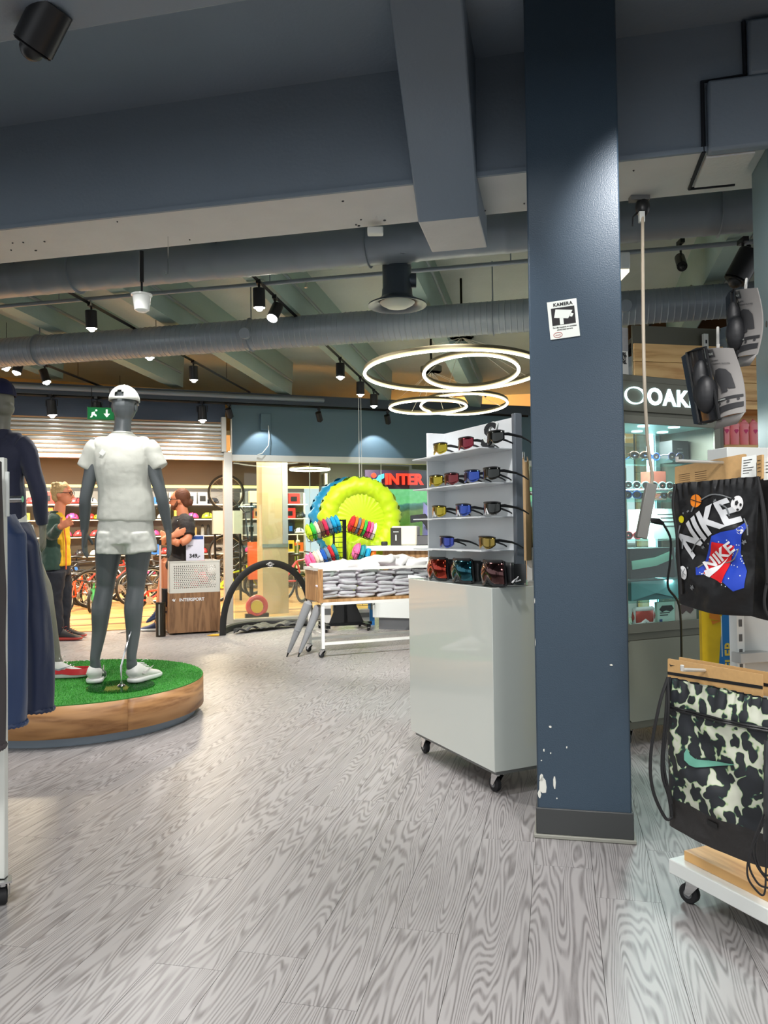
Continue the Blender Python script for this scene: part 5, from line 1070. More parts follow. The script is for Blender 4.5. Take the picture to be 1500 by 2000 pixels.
# ================= cash desk =================
KO = V((D(690, 1100, 9.0).x, 9.0, 0))
A_ = H(727, 1213, .0)
kd = thing('cash_desk', 'white and wood cash desk behind the shirt table', 'counter', V((D(728, 1215, 9.3).x, 9.3, 0)), R(-21))
MB().b2((.06, .05, 0), (3, .8, .14)).obj('plinth', GREYM, kd); MB().b2((0, 0, .14), (3, .8, .46)).obj('front_panel', WHITE, kd, bev=.004)
MB().b2((-.02, .02, .46), (3, .8, .52)).obj('ledge', WHITE, kd); MB().b2((.1, .1, .52), (3, .8, .93)).obj('wood_panel', oak, kd); MB().b2((-.12, .0, .93), (3, .85, .99)).obj('worktop', WHITE, kd, bev=.004)
def dk_(px, py, d): return D(px, py, d)
P = D(790, 1080, 8.85); kz = .99
def kl(px, y):  # world point on desk top for column px at desk-local depth y
    o = V(kd.location); c, s = math.cos(R(-21)), math.sin(R(-21)); rx = (px-750)/FPX
    x = (rx*(o.y+c*y)-o.x+s*y)/(c-rx*s); return o+V((c*x-s*y, s*x+c*y, kz))
T = thing('receipt_printer', 'cream and black printer box on the cash desk', 'printer', kl(783, .2), R(-12))
MB().b2((-.12, 0, 0), (.19, .25, .235)).obj('housing', mat('cream_plastic', (232, 226, 208), .4), T, bev=.02); MB().b2((-.13, -.01, 0), (-.0, .02, .215)).obj('front_panel', mat('dark_olive', (52, 50, 46), .4), T, bev=.003); MB().b2((-.07, -.014, .06), (-.055, -.01, .13)).b2((-.095, -.014, .16), (-.03, -.01, .17)).obj('marking', pw, T)
T = thing('till_monitor', 'black slanted till screen on a stand at the cash desk', 'monitor', kl(822, .25), R(-12))
MB().yz([(0, 0), (.25, 0), (.2, .03), (.08, .12), (.03, .12)], -.12, .2).obj('stand', BLACK, T, bev=.01)
MB().xz([(-.14, .36), (.04, .38), (.26, .06), (.2, .02), (.0, .29), (-.14, .27)], .05, .12).obj('screen_housing', BLACK, T, bev=.006); MB().b2((-.13, .046, .28), (-.03, .05, .35)).obj('customer_display', mat('screen_dark', (52, 56, 60), .15), T)
T = thing('card_terminal', 'small dark card reader at the left end of the cash desk', 'card reader', kl(750, .15), 0); MB().b2((-.04, 0, 0), (.04, .1, .05)).obj('body', BLACK, T, bev=.012)
T = thing('person_sleeve_shirt', '', 'shirt') if False else None
T = thing('hanging_garment', 'pale violet shirt at the cash desk beside the till screen', 'garment', kl(838, .6)-V((0, 0, 0)))
MB().surf(24, 10, lambda i, j: (.07*math.cos(2*PI*i)*(1+.3*j), .12*math.sin(2*PI*i), .5-.48*j+.03*math.cos(4*PI*i))).obj('cloth', mat('shirt_violet', (150, 150, 215), .8, bump=(12, .5)), T)
# ================= pop-up goal =================
GO = H(435, 1241, 0); GR_ = H(607, 1222, 0); gd = GR_-GO; gw = gd.length
ga = math.atan2(gd.y, gd.x)
pg = thing('popup_goal', 'black pop-up football goal with a curved arch in front of the glass', 'goal', GO, ga)
BF = mat('goal_black', (30, 30, 30), .6, bump=(20, .3))
hh = .80
arc = [(gw*(.5-.5*math.cos(PI*k/40)), .0-.03*math.sin(PI*k/40), hh*math.sin(PI*k/40)**.82) for k in range(41)]
MB().tube(arc, [(.012, .042)]*41, 8, ref=(0, 1, 0)).obj('arch', BF, pg)
bs = [(gw*k/30, .42*math.sin(PI*k/30)**.8, .03) for k in range(31)]
MB().tube(bs, [(.05, .035)]*31, 8, ref=(0, 0, 1)).obj('base_band', BF, pg)
NET = glass('net_cloth', (255, 255, 255), .01, .5, .14, (225, 220, 205))
def netf(i, j):
    k = i*30; a = V(arc[min(40, int(i*40))]); b = V((gw*i, .42*math.sin(PI*i)**.8, .03)); p = a.lerp(b, j); p.y += .16*math.sin(PI*j)*math.sin(PI*i); return p
MB().surf(40, 10, netf).obj('net', NET, pg)
MB().surf(30, 8, lambda i, j: (.12+(gw-.14)*i, -.04+.34*j*math.sin(PI*i)+.0, .012+.09*abs(NZ.noise(V((i*6, j*3, 0))))+.02*math.sin(PI*i))).obj('ground_sheet', mat('bag_fabric', (70, 70, 70), .5, bump=(10, .6)), pg, solid=.004)
lg = MB(); 
for k_2 in (1, .55): lg.tube([(gw*.5+.055*k_2, -.05, hh-.002), (gw*.5, -.05, hh+.024*k_2), (gw*.5-.055*k_2, -.05, hh), (gw*.5, -.05, hh-.024*k_2)], .0045, 5, closed=True)
lg.box((gw*.5, -.048, hh-.034), (.07, .002, .006)); lg.v = [p+V((0, -.0, -.01)) for p in lg.v]; lg.obj('diamond_mark', PWH, pg)
T = thing('ground_peg', 'yellow plastic peg lying at the left foot of the goal', 'peg', GO+V((-.03, -.05, .012))); MB().tube([(0, 0, 0), (-.08, -.02, 0), (-.13, -.03, 0)], [.013, .012, .003], 8).obj('peg_body', mat('peg_yellow', (235, 180, 50), .4), T)
# ================= bin stand with price sign =================
BO = H(331, 1241, 0); BE = H(431, 1235, 0); bd = BE-BO; bw = bd.length; ba = math.atan2(bd.y, bd.x)
bn = thing('ball_bin', 'wooden bin with perforated white metal upper panel holding balls, left of the shutter post', 'bin', BO, ba)
wv = wood('walnut_laminate', (150, 112, 78), (112, 80, 54), sc=(9, 9, 1), rings=5, rough=.45, bump=.05)
MB().b2((0, 0, .02), (bw, .5, .48)).obj('wood_base', wv, bn, bev=.002)
PMW = mat('perf_white', (215, 212, 202), .4, .2)
def perf(w_, h, nx, nz):
    b = MB(); mg = .05; cw = (w_-2*mg)/nx; chh = (h-2*mg)/nz
    b.b2((0, 0, 0), (mg, .003, h)); b.b2((w_-mg, 0, 0), (w_, .003, h)); b.b2((mg, 0, 0), (w_-mg, .003, mg)); b.b2((mg, 0, h-mg), (w_-mg, .003, h))
    for j in range(nz):
        sh_ = .5*cw if j % 2 else 0
        for i in range(nx):
            cx = mg+(i+.5)*cw; cz = mg+(j+.5)*chh; r = .30*min(cw, chh); hx, hz = cw/2, chh/2
            dx = (.25*cw if j % 2 else -.25*cw)
            ou = [(hx, 0), (hx, hz), (0, hz), (-hx, hz), (-hx, 0), (-hx, -hz), (0, -hz), (hx, -hz)]; inn = [(r*math.cos(PI*k/4)+dx*.5, r*math.sin(PI*k/4)) for k in range(8)]
            b.add([V((cx+x, 0, cz+z)) for x, z in ou]+[V((cx+x, 0, cz+z)) for x, z in inn], [(k, (k+1) % 8, 8+(k+1) % 8, 8+k) for k in range(8)])
    return b
pf = perf(bw, .37, 21, 13); pf.v = [p+V((0, 0, .48)) for p in pf.v]; pf.obj('perforated_panel', PMW, bn, smooth=False)
MB().b2((0, .48, .48), (bw, .5, .85)).b2((0, 0, .48), (.008, .5, .85)).b2((bw-.008, 0, .48), (bw, .5, .85)).b2((0, -.004, .835), (bw, .012, .85)).obj('metal_side', PMW, bn)
RDB = mat('ball_red', (235, 90, 100), .4); random.seed(9); lm = lambda p: BO+MX.Rotation(ba, 3, 'Z') @ V(p)
for k in range(15):
    x = .08+(k % 5)*.11; y = .1+.13*((k//5) % 3); z = .56+.1*(k//5)+.05*(k % 2)
    c_, cn = [((235, 90, 100), 'red'), ((235, 90, 100), 'red'), ((240, 236, 230), 'white'), ((60, 60, 64), 'black'), ((235, 90, 100), 'red')][(k*3) % 5]
    T = thing('ball', f'{cn} ball inside the perforated bin, {nth(k % 5)} from left in layer {nth(k//5)}', 'ball', lm((x, y, z)), 0, 'balls in the bin'); r = .056
    MB().ball((0, 0, 0), r, 16, 10).obj('ball_skin', mat('ball_'+cn, c_, .4), T); MB().torus((0, 0, 0), r*.99, .003, 20, 4, MX.Rotation(ru(0, 3), 3, 'X')).obj('seam', BLACK, T)
text('lettering', 'INTERSPORT', .05, PWH, bn, (.255, -.003, .40), ext=.001, bold=.0012)
MB().xz([(.03, .405), (.05, .42), (.046, .395), (.07, .42), (.062, .385), (.05, .385)], -.004, -.001).obj('tick_mark', PWH, bn)
T = thing('price_sign', 'white price card reading 349 with a blue top band, standing on the bin', 'sign', lm((.3, .06, .85)), ba+R(3))
MB().b2((-.1, 0, 0), (.11, .004, .30)).obj('card', mat('card_white', (214, 212, 224), .5), T); MB().b2((-.092, -.002, .25), (.10, 0, .285)).obj('blue_band', mat('card_blue', (40, 74, 140), .5), T)
text('lettering', '349,-', .062, k_, T, (.0, -.003, .055), ext=.001, bold=.002); text('lettering', 'Fotball', .018, k_, T, (-.04, -.003, .17), ext=.001) if False else MB().box((-.05, -.001, .175), (.06, .001, .005)).box((-.06, -.001, .163), (.035, .001, .005)).obj('fine_print', k_, T)
T = thing('barrier_post', 'thin pale rod in a dark cylinder foot standing left of the perforated bin', 'post', H(314, 1243, 0))
MB().lathe([(.055, 0), (.055, .38), (.05, .39), (.012, .39)], n=24).obj('foot_cylinder', mat('dark_steel', (60, 54, 46), .25, .8), T); MB().cyl((0, 0, .39), (0, 0, 1.04), .012, n=10).obj('rod', mat('rod_pale', (216, 180, 160), .4), T); MB().cyl((0, -.057, .02), (0, -.057, .37), .008, n=6).obj('light_stripe', ALU, T)
MB().cyl((0, 0, 1.04), (0, 0, 1.1), .016, n=10).obj('cap', BLACK, T)
# ================= glass cabinet =================
QO = V((1.21, 4.12, 0)); QR = R(25); W_, Dp = .83, .45
qm = lambda x, y, z: QO+MX.Rotation(QR, 3, 'Z') @ V((x, y, z))
OL = mat('cabinet_olive', (98, 98, 86), .45, .3)
cb = thing('glass_cabinet', 'tall grey-olive display cabinet with lit glass shelves and glowing header name, right of the column', 'cabinet', QO, QR)
CB0, CB1, CB2, CB3 = .1, .60, 1.76, 2.0
f_ = MB()
f_.b2((0, 0, CB0), (.045, Dp, CB3)); f_.b2((W_-.045, 0, CB0), (W_, Dp, CB3)); f_.b2((.045, 0, CB2), (W_-.045, Dp, CB3)); f_.b2((.045, 0, .57), (W_-.045, Dp, .63)); f_.b2((.045, 0, CB0), (W_-.045, Dp, .14))
f_.obj('carcass', OL, cb, bev=.003)
MB().b2((.04, -.012, .61), (.085, 0, 1.78)).b2((W_-.085, -.012, .61), (W_-.04, 0, 1.78)).b2((.085, -.012, 1.735), (W_-.085, 0, 1.78)).b2((.085, -.012, .61), (W_-.085, 0, .66)).obj('door_frame', mat('door_frame', (112, 112, 100), .4, .4), cb, bev=.002)
MB().b2((.085, -.008, .66), (W_-.085, -.003, 1.735)).obj('door_glass', glass('door_glass', (243, 250, 249), .06), cb)
MB().b2((.03, -.012, 1.80), (W_-.03, 0, 1.965)).obj('header_panel', OL, cb, bev=.003)
CY = mat('led_cyan', (215, 250, 255), .3, emit=2.2)
MB().torus((.155, -.014, 1.885), .044, (.014, .004), 36, 6, MX.Rotation(PI/2, 3, 'X') @ MX.Scale(1.5, 3, (1, 0, 0))).obj('oval_emblem', CY, cb)
text('lettering', 'OAKLEY', .125, CY, cb, (.245, -.014, 1.883), ax='LEFT', ext=.003, bold=.004, sp=1.12, sx=1.05)
sr = MB()
for x, z in ((.05, 1.95), (.05, 1.815), (W_-.05, 1.95), (W_-.05, 1.815), (.06, 1.2), (.06, .66), (.07, .54), (.07, .16), (W_-.06, 1.2)): sr.cyl((x, -.016, z), (x, -.01, z), .006, n=8)
sr.obj('screw', BLACK, cb)
MB().b2((.045, Dp-.01, .63), (W_-.045, Dp, CB2)).obj('back_glass', glass('cab_glass', (232, 246, 244), .05), cb)
MB().xz([(.1, .14), (W_-.1, .14), (W_-.07, .17), (W_-.07, .54), (W_-.1, .57), (.1, .57), (.07, .54), (.07, .17)], -.004, .006).obj('lower_panel', mat('lower_panel', (128, 130, 116), .22, coat=.4), cb)
MB().b2((.045, Dp-.01, .14), (W_-.045, Dp, .57)).obj('back_board', OL, cb)
for x in (.13, W_-.06):
    for y in (.06, Dp-.06): caster(cb, x, y, CB0, CB0, ru(-.5, .5))
LED = mat('led_strip_cool', (205, 248, 255), .3, emit=3.2)
MB().b2((.645, Dp-.05, .64), (.685, Dp-.03, CB2)).obj('light_strip', LED, cb)
MB().b2((.70, Dp-.05, .64), (.735, Dp-.03, CB2)).obj('mirror_strip', mat('mirror', (190, 225, 230), .05, .9), cb)
MB().b2((.045, .01, CB2-.012), (W_-.045, Dp-.01, CB2)).obj('top_lining', mat('cyan_white', (200, 228, 224), .4), cb)
ld = []
for k, (x, y) in enumerate([(.13, .1), (.34, .12), (.55, .1), (.2, .3), (.48, .32), (.66, .3)]): MB().cyl((x, y, CB2-.018), (x, y, CB2-.012), .032, n=18).obj('cabinet_spot', LED, cb)
area('cabinet_light', qm(.4, .2, 1.72), .3, 24, (.94, 1, 1)); area('cabinet_light', qm(.4, .2, 1.3), .25, 13, (.94, 1, 1)); area('cabinet_light', qm(.4, .2, .88), .25, 13, (.94, 1, 1))
shq = [1.555, 1.335, 1.11, .895, .775]
SG_ = glass('shelf_glass', (228, 246, 243), .08, .02, .06, (200, 240, 235))
for z in shq: MB().b2((.05, .02, z-.008), (W_-.05, Dp-.06, z)).obj('glass_shelf', SG_, cb)
FR = [('white', (230, 232, 235)), ('navy', (40, 44, 70)), ('red', (200, 50, 60)), ('tortoise', (110, 76, 50)), ('clear', (200, 220, 225)), ('blue', (50, 90, 170))]
def eyewear(P, rz, c_, cn, label, lens=(70, 64, 60)):
    T = thing('sunglasses', label, 'sunglasses', P, rz, 'sunglasses in the lit cabinet'); m_ = mat('ew_'+cn, c_, .3)
    for sx in (-1, 1):
        MB().surf(10, 3, lambda i, j: (sx*.033+.028*math.cos(2*PI*i)*(.2+.8*j), 0, .022+.019*math.sin(2*PI*i)*(.2+.8*j))).obj('lens', mat('ew_lens', lens, .1, .3), T, solid=.002)
        MB().torus((sx*.033, 0, .022), .0285, .0035, 20, 6, MX.Rotation(PI/2, 3, 'X') @ MX.Scale(.72, 3, (0, 1, 0))).obj('rim', m_, T)
        MB().tube([(sx*.063, 0, .03), (sx*.07, .03, .032), (sx*.072, .1, .025), (sx*.07, .13, .012)], [.0035, .003, .003, .002], 6).obj('temple', m_, T)
    MB().cyl((-.006, 0, .028), (.006, 0, .028), .003, n=6).obj('bridge', m_, T); return T
random.seed(21)
for (z, xs, wd) in [(shq[0], (.18, .30, .45), 'top'), (shq[1], (.12, .24, .38, .55, .68), 'second'), (shq[2], (.12, .62), 'third')]:
    for k, x in enumerate(xs):
        fc = FR[(k*2+len(xs)) % 6]; eyewear(qm(x+.11, .1+.03*(k % 2), z), QR+ru(-.3, .3), fc[1], fc[0], f'{fc[0]} framed sunglasses, {nth(k)} from left on the {wd} shelf of the cabinet')
for k, x in enumerate((.12, .25, .38, .5)): T = eyewear(qm(x+.14, .2, shq[1]+.06), QR, (200, 220, 225), 'clear', f'clear framed sunglasses on the raised wire rest of the cabinet, {nth(k)} from left')
wr2 = thing('eyewear_rest', 'clear bent wire rest holding glasses on the second cabinet shelf', 'rest', qm(.46, .2, shq[1]), QR)
MB().cyl((-.26, 0, .055), (.26, 0, .055), .004, n=6).cyl((-.25, 0, 0), (-.25, 0, .055), .004, n=6).cyl((.25, 0, 0), (.25, 0, .055), .004, n=6).obj('bar', CHROME, wr2)
def cbox(x, y, z, w_, d, h, c_, nm, label, mk=None, rz=0, name='product_box'):
    T = thing(name, label, 'box', qm(x+.10, y, z), QR+rz, None); MB().b2((-w_/2, 0, 0), (w_/2, d, h)).obj('carton', mat('cbx_'+nm, c_, .5), T, smooth=False)
    if mk: mk(T, w_, h)
    return T
def lines(c_, rows_):
    def g(T, w_, h):
        b = MB()
        for k, (x0, x1, z) in enumerate(rows_): b.b2((x0*w_, -.002, z*h), (x1*w_, 0, z*h+.005))
        b.obj('print', c_, T)
    return g
cbox(.46, .15, shq[2], .26, .2, .17, (160, 186, 178), 'sage', 'sage green box with print lines on the third cabinet shelf', lines(k_, [(-.4, .1, .8), (-.3, .2, .68), (-.35, .3, .55), (-.2, .3, .4)]))
cbox(.1, .22, shq[1]+.0, .1, .1, .17, (112, 118, 112), 'grey', 'grey box behind the glasses on the second cabinet shelf')
cbox(.48, .25, shq[1]+.0, .1, .1, .17, (190, 96, 80), 'terracotta', 'terracotta box on the second cabinet shelf')
cbox(.6, .2, shq[0], .13, .1, .13, (40, 44, 44), 'black', 'black picture box on the top cabinet shelf', lines(GREYM, [(-.2, .1, .6), (-.15, .15, .45)]))
def strap_(T, w_, h):
    MB().tube([(-w_/2, -.012, h*.45), (0, -.022, h*.55), (w_*.4, -.012, h*.75)], [(.024, .003)]*3, 6, ref=(0, 0, 1)).obj('goggle_strap', mat('strap_mint', (150, 215, 190), .6), T)
cbox(.23, .06, shq[3], .32, .2, .165, (44, 50, 50), 'dark', 'dark box with a mint goggle strap on the fourth cabinet shelf', strap_)
cbox(.5, .08, shq[3], .14, .2, .16, (84, 92, 92), 'slate', 'slate box with a white round print on the fourth cabinet shelf', lines(pw, [(-.3, .3, .3), (-.3, .3, .2)]))
def envl(T, w_, h):
    MB().add([V((-w_/2, -.003, h)), V((w_/2, -.003, h)), V((0, -.012, h*.35)), V((-w_/2, -.003, 0)), V((w_/2, -.003, 0))], [(0, 1, 2), (0, 2, 3), (1, 4, 2)]).obj('folded_flap', mat('teal_card', (96, 158, 160), .4), T, smooth=False)
cbox(.24, .06, shq[4]+0, .34, .2, .105, (72, 120, 124), 'teal', 'teal box with folded flaps on the lowest glass shelf', envl)
cbox(.5, .08, shq[4]+0, .12, .2, .11, (80, 130, 134), 'teal2', 'small teal box at the right of the lowest glass shelf', lines(pw, [(-.2, .2, .4)]))
cbox(.33, .07, .632, .13, .02, .125, (200, 228, 214), 'mint', 'mint card with goggle picture at the bottom of the cabinet', lambda T, w_, h: (MB().xz([(-.05, .085), (-.03, .105), (.04, .105), (.055, .085), (.03, .07), (0, .08), (-.03, .07)], -.004, -.001).obj('goggle_picture', k_, T), MB().b2((-.05, -.002, .01), (-.03, 0, .03)).obj('blue_square', mat('card_blue', (0, 0, 0)), T), lines(k_, [(-.35, .2, .5), (-.35, .1, .4)])(T, w_, h)))
cbox(.48, .07, .632, .16, .02, .125, (210, 190, 180), 'blush', 'blush card with a brown goggle picture at the bottom of the cabinet', lambda T, w_, h: MB().xz([(-.055, .07), (-.045, .105), (.045, .105), (.055, .07), (.03, .05), (0, .07), (-.03, .05)], -.004, -.001).obj('goggle_picture', mat('gog_brown', (96, 60, 58), .4), T))
T = thing('ski_goggles', 'white framed ski goggles with red lens at the cabinet bottom left', 'goggles', qm(.24, .06, .632), QR)
fn = lambda i, j: (.085*math.sin((i-.5)*2.3)/math.sin(1.15)*(.8+.2*math.sin(PI*j)), -.03*math.cos((i-.5)*2), .015+.085*j+.02*math.exp(-((i-.5)/.1)**2)*(1-j))
MB().surf(20, 6, fn).obj('mirror_lens', mat('lens_coral', (205, 80, 66), .15, .4, coat=.5), T, solid=.003); MB().tube([V(fn(i/14, 1)) for i in range(15)]+[V(fn(1-i/14, 0)) for i in range(15)], (.008, .012), 7, closed=True).obj('frame', WHITE, T)
T = thing('ad_card', 'advertising card with a lens picture standing on top of the lit cabinet', 'card', qm(.15, .12, 2.0), QR)
MB().b2((-.15, 0, 0), (.09, .006, .29)).obj('card', mat('card_w', (224, 224, 218), .5), T); MB().xz([(-.15, .16), (.09, .16), (.09, .29), (-.15, .29)], -.002, 0).obj('photo', mat('photo_grey', (150, 150, 152), .5, var=(18, .5)), T)
for k, t_ in enumerate(['BE IN COLORS,', 'TUNE OUT', 'DISTRACTIONS.']): text('lettering', t_, .028, k_, T, (.075, -.003, .14-.022*k), ax='RIGHT', ext=.0006, bold=.0012, sx=.8)
MB().xz([(-.04+.045*math.cos(2*PI*k/16), .02+.04*math.sin(2*PI*k/16)) for k in range(16) if math.sin(2*PI*k/16) > -.4], -.003, -.001).obj('lens_picture', mat('lens_pic', (190, 112, 100), .4), T)
# ================= wood wall =================
pine = wood('pine_board', (240, 200, 138), (206, 156, 98), sc=(1, 8, 8), rings=4, rough=.5, bump=.1)
wl_ = thing('wall_right', 'pine board wall behind the cabinet on the right', None, BW(.55, 5.7, 0), R(12), kind='structure')
n_ = 19
bp_ = MB().box((1.5, 0, .065), (3, .02, .127)); b0_ = bp_.obj('plank', pine, wl_, bev=.002)
for k in range(n_):
    o = b0_ if k == 0 else b0_.copy()
    if k: C.objects.link(o); o.parent = wl_
    o.location = (0, ru(-.001, .001), .13*k)
MB().b2((0, .012, 0), (3, .03, 2.6)).obj('backing', OL, wl_)
for x in (.55, 1.35): 
    u_ = MB().b2((x-.018, -.035, 1.2), (x+.018, -.011, 2.55)); o = u_.obj('shelf_upright', WHITE, wl_); sl = MB(); [sl.b2((x-.006, -.037, 1.22+.045*k), (x+.006, -.034, 1.245+.045*k)) for k in range(29)]; sl.obj('slot', BLACK, o)
wm = lambda x, y, z: V(wl_.location)+MX.Rotation(R(12), 3, 'Z') @ V((x, y, z))
# pink shakers on shelf
SR = R(10); SO = D(1412, 869, 4.6)
sh2 = thing('wall_shelf', 'pine shelf carrying the pink shakers right of the cabinet', 'shelf', SO, SR)
MB().b2((-.01, -.02, -.025), (.6, .22, 0)).obj('board', pine, sh2, bev=.002); MB().b2((.05, -.02, .21), (.6, .22, .235)).obj('upper_board', pine, sh2, bev=.002); MB().b2((-.0, .22, -.2), (.6, .24, .235)).obj('back_panel', pine, sh2)
PK = mat('shaker_pink', (244, 150, 156), .4); PK2 = mat('shaker_magenta', (205, 50, 110), .4)
for k in range(4):
    T = thing('shaker_bottle', f'pink shaker bottle with magenta mark, {nth(k)} from left on the pine shelf', 'bottle', SO+MX.Rotation(SR, 3, 'Z') @ V((.035+.056*k*1.12, .03-.0*k, 0)), 0, 'pink shaker bottles')
    MB().lathe([(.021, 0), (.024, .01), (.0275, .11), (.0275, .115)], n=20).obj('cup', PK, T); MB().lathe([(.0295, .112), (.0295, .126), (.024, .132), (.02, .142), (.012, .144), (.012, .15), (0, .15)], n=20).obj('lid', PK, T)
    MB().tube([(-.01, 0, .145), (-.005, 0, .156), (.012, 0, .15)], .003, 5).obj('flip_cap', PK2, T); MB().xz([(-.014, .088), (-.009, .094), (.009, .094), (.014, .088), (0, .068)], -.0285, -.026).obj('diamond_mark', PK2, T)
for k, cn in enumerate(['black', 'black', 'red']):
    T = thing('product_box', f'{cn} and white printed box under the pine shelf, {nth(k)} from left', 'box', SO+MX.Rotation(SR, 3, 'Z') @ V((.03+.09*k, .0, -.075)), SR, 'boxes under the pine shelf'); MB().b2((-.04, 0, 0), (.04, .12, .045)).obj('carton', mat('goods_'+cn, (30, 30, 30) if cn == 'black' else (200, 44, 36), .5), T); MB().b2((-.02, -.002, .008), (-.005, 0, .038)).b2((.008, -.002, .01), (.02, 0, .03)).obj('print', PWH, T)
# power strip on cable
PS = D(1262, 998, 3.3)
T = thing('power_strip', 'grey power strip hanging from a white ceiling cable in front of the cabinet', 'power strip', PS)
Mx = MX.Rotation(R(12), 3, 'Y')
b = MB().box((0, 0, 0), (.045, .03, .235), M=Mx); b.obj('housing', mat('strip_grey', (150, 150, 146), .5), T, bev=.003)
top = V((.025, 0, .115)); P2_ = D(1255, 405, 3.68)-PS
MB().cord([top, V((.028, 0, .16)), V((.012, 0, .3)), V((.004, .0, .6)), P2_.lerp(V((0, 0, .6)), .4), P2_], .0075, 8, k=4).obj('cable', mat('cable_cream', (196, 184, 164), .5), T)
MB().tube([V((.012, -.02, -.04)), V((.04, -.03, -.045)), V((.06, -.03, -.055))], [.012, .014, .008], 8).obj('plug', BLACK, T)
MB().cord([V((.06, -.03, -.055)), V((.09, -.03, -.12)), V((.085, -.03, -.22)), V((.075, -.03, -.32)), V((.12, -.03, -.4)), V((.125, -.03, -.6)), V((.13, 0, -.72))], .005, 6).obj('black_cable', BLACK, T)
T = thing('cable_reel', 'black cable junction with clips fixed under the beam right of the column', 'socket', P2_+PS)
MB().ball((0, 0, 0), (.035, .03, .045), 14, 9).obj('socket_body', BLACK, T); MB().b2((-.06, -.02, .03), (.03, .02, .07)).obj('bracket', GREYM, T); MB().b2((-.025, -.03, -.08), (-.0, -.01, -.03)).obj('white_plug', WHITE, T); MB().tube([(-.02, 0, -.02), (-.05, -.01, -.05), (-.05, 0, -.09)], .004, 5).obj('wire', BLACK, T)
# ================= gondola with bags (right foreground) =================
GOr = H(1330, 1752, 0); GRz = R(24)
c_, s_ = math.cos(GRz), math.sin(GRz)
# gondola frame: local x right, local -y towards the viewer along the base edge
A0 = D(1306, 1690, 2.46); A0.z = 0
bg = thing('bag_rack', 'white and pine wheeled rack base at the lower right with arms for drawstring bags', 'rack', A0, GRz)
MB().b2((0, -1.6, .085), (1.0, 0, .13)).obj('base_frame', WHITE, bg, bev=.003)
pine2 = wood('pine_shelf', (232, 184, 118), (190, 138, 82), sc=(8, 1, 8), rings=4, rough=.4, bump=.08)
MB().b2((.035, -1.6, .13), (.24, -.03, .16)).obj('shelf_board', pine2, bg, bev=.002); MB().b2((.255, -1.6, .13), (1.0, -.03, .16)).obj('shelf_board', pine2, bg, bev=.002)
caster(bg, .05, -.06, .085, .085, .3); caster(bg, .9, -.06, .085, .085, .3)
MB().b2((.20, -.035, .13), (.235, 0, 1.3)).obj('upright', WHITE, bg) if False else None
WPm = mat('panel_grey', (190, 192, 188), .5)
# rear panel of the rack
RP = D(1432, 1240, 2.75)
rp = thing('rack_panel', 'light grey metal rear panel with a slotted upright behind the bags', 'panel', V((RP.x, RP.y, 0)), R(14))
MB().b2((.03, 0, .16), (1.0, .02, .86)).obj('panel', WPm, rp); MB().b2((0, -.02, .1), (.03, .02, 1.42)).obj('upright', WHITE, rp)
sl = MB(); [sl.b2((.008, -.022, .2+.052*k), (.02, -.019, .225+.052*k)) for k in range(23)]; sl.obj('slot', mat('slot_grey', (90, 90, 88), .6), rp)
MB().b2((-.01, -.05, .70), (.11, .0, .735)).b2((.115, -.05, .695), (1, 0, .73)).obj('cross_rail', WPm, rp, bev=.002)
MB().b2((-.03, -.03, 1.40), (1.0, .08, 1.455)).obj('top_cap', WHITE, rp, bev=.003)
MB().b2((.03, .0, .86), (1.0, .012, 1.40)).obj('upper_panel', mat('upper_panel', (100, 120, 124), .5), rp)
# tall yellow-blue carton
T = thing('tall_carton', 'tall yellow and blue carton with yellow capital lettering between the cabinet and the rack', 'box', V((D(1400, 1300, 3.1).x, 3.1, 0)), R(6))
YC = mat('carton_yellow', (226, 186, 30), .45, var=(9, .35)); BC = mat('carton_blue', (32, 78, 112), .45)
MB().b2((-.065, 0, 0), (.066, .02, .93)).obj('carton', YC, T, smooth=False)
MB().xz([(-.03, .3), (.066, .3), (.066, .94), (.024, .9), (.018, .78)], -.003, 0).obj('blue_field', BC, T, smooth=False)
tr = (PI/2, -PI/2, 0)
text('lettering', 'TRAVELER', .052, mat('yellow_print', (240, 205, 80), .5), T, (.047, -.005, .60), rot=(0, 0, 0), ext=.0006, bold=.0015).rotation_euler = MX(((0, -1, 0), (0, 0, -1), (1, 0, 0))).to_euler()
text('lettering', 'FISCHER', .026, pw, T, (.012, -.005, .56), rot=(0, 0, 0), ext=.0006, bold=.001).rotation_euler = MX(((0, -1, 0), (0, 0, -1), (1, 0, 0))).to_euler()
MB().b2((.014, -.004, .66), (.017, -.002, .82)).obj('line', pw, T)
w = MB()
for k in range(5): a = .5+k*.45; w.add([V((.012, -.004, .80)), V((.012-.05*math.cos(a-1.3), -.004, .80+.055*math.sin(a-.9)+.01)), V((.012-.045*math.cos(a-1.0), -.004, .80+.065*math.sin(a-.6)+.01))], [(0, 1, 2)])
w.obj('wing_print', mat('wing_orange', (214, 130, 40), .5), T, smooth=False)
class CordSet:
    def __init__(s): s.L = []
    def cord(s, *a): s.L.append(MB().cord(*a)); return s
    def obj(s, *a, **k):
        for m in s.L: m.obj(*a, **k)
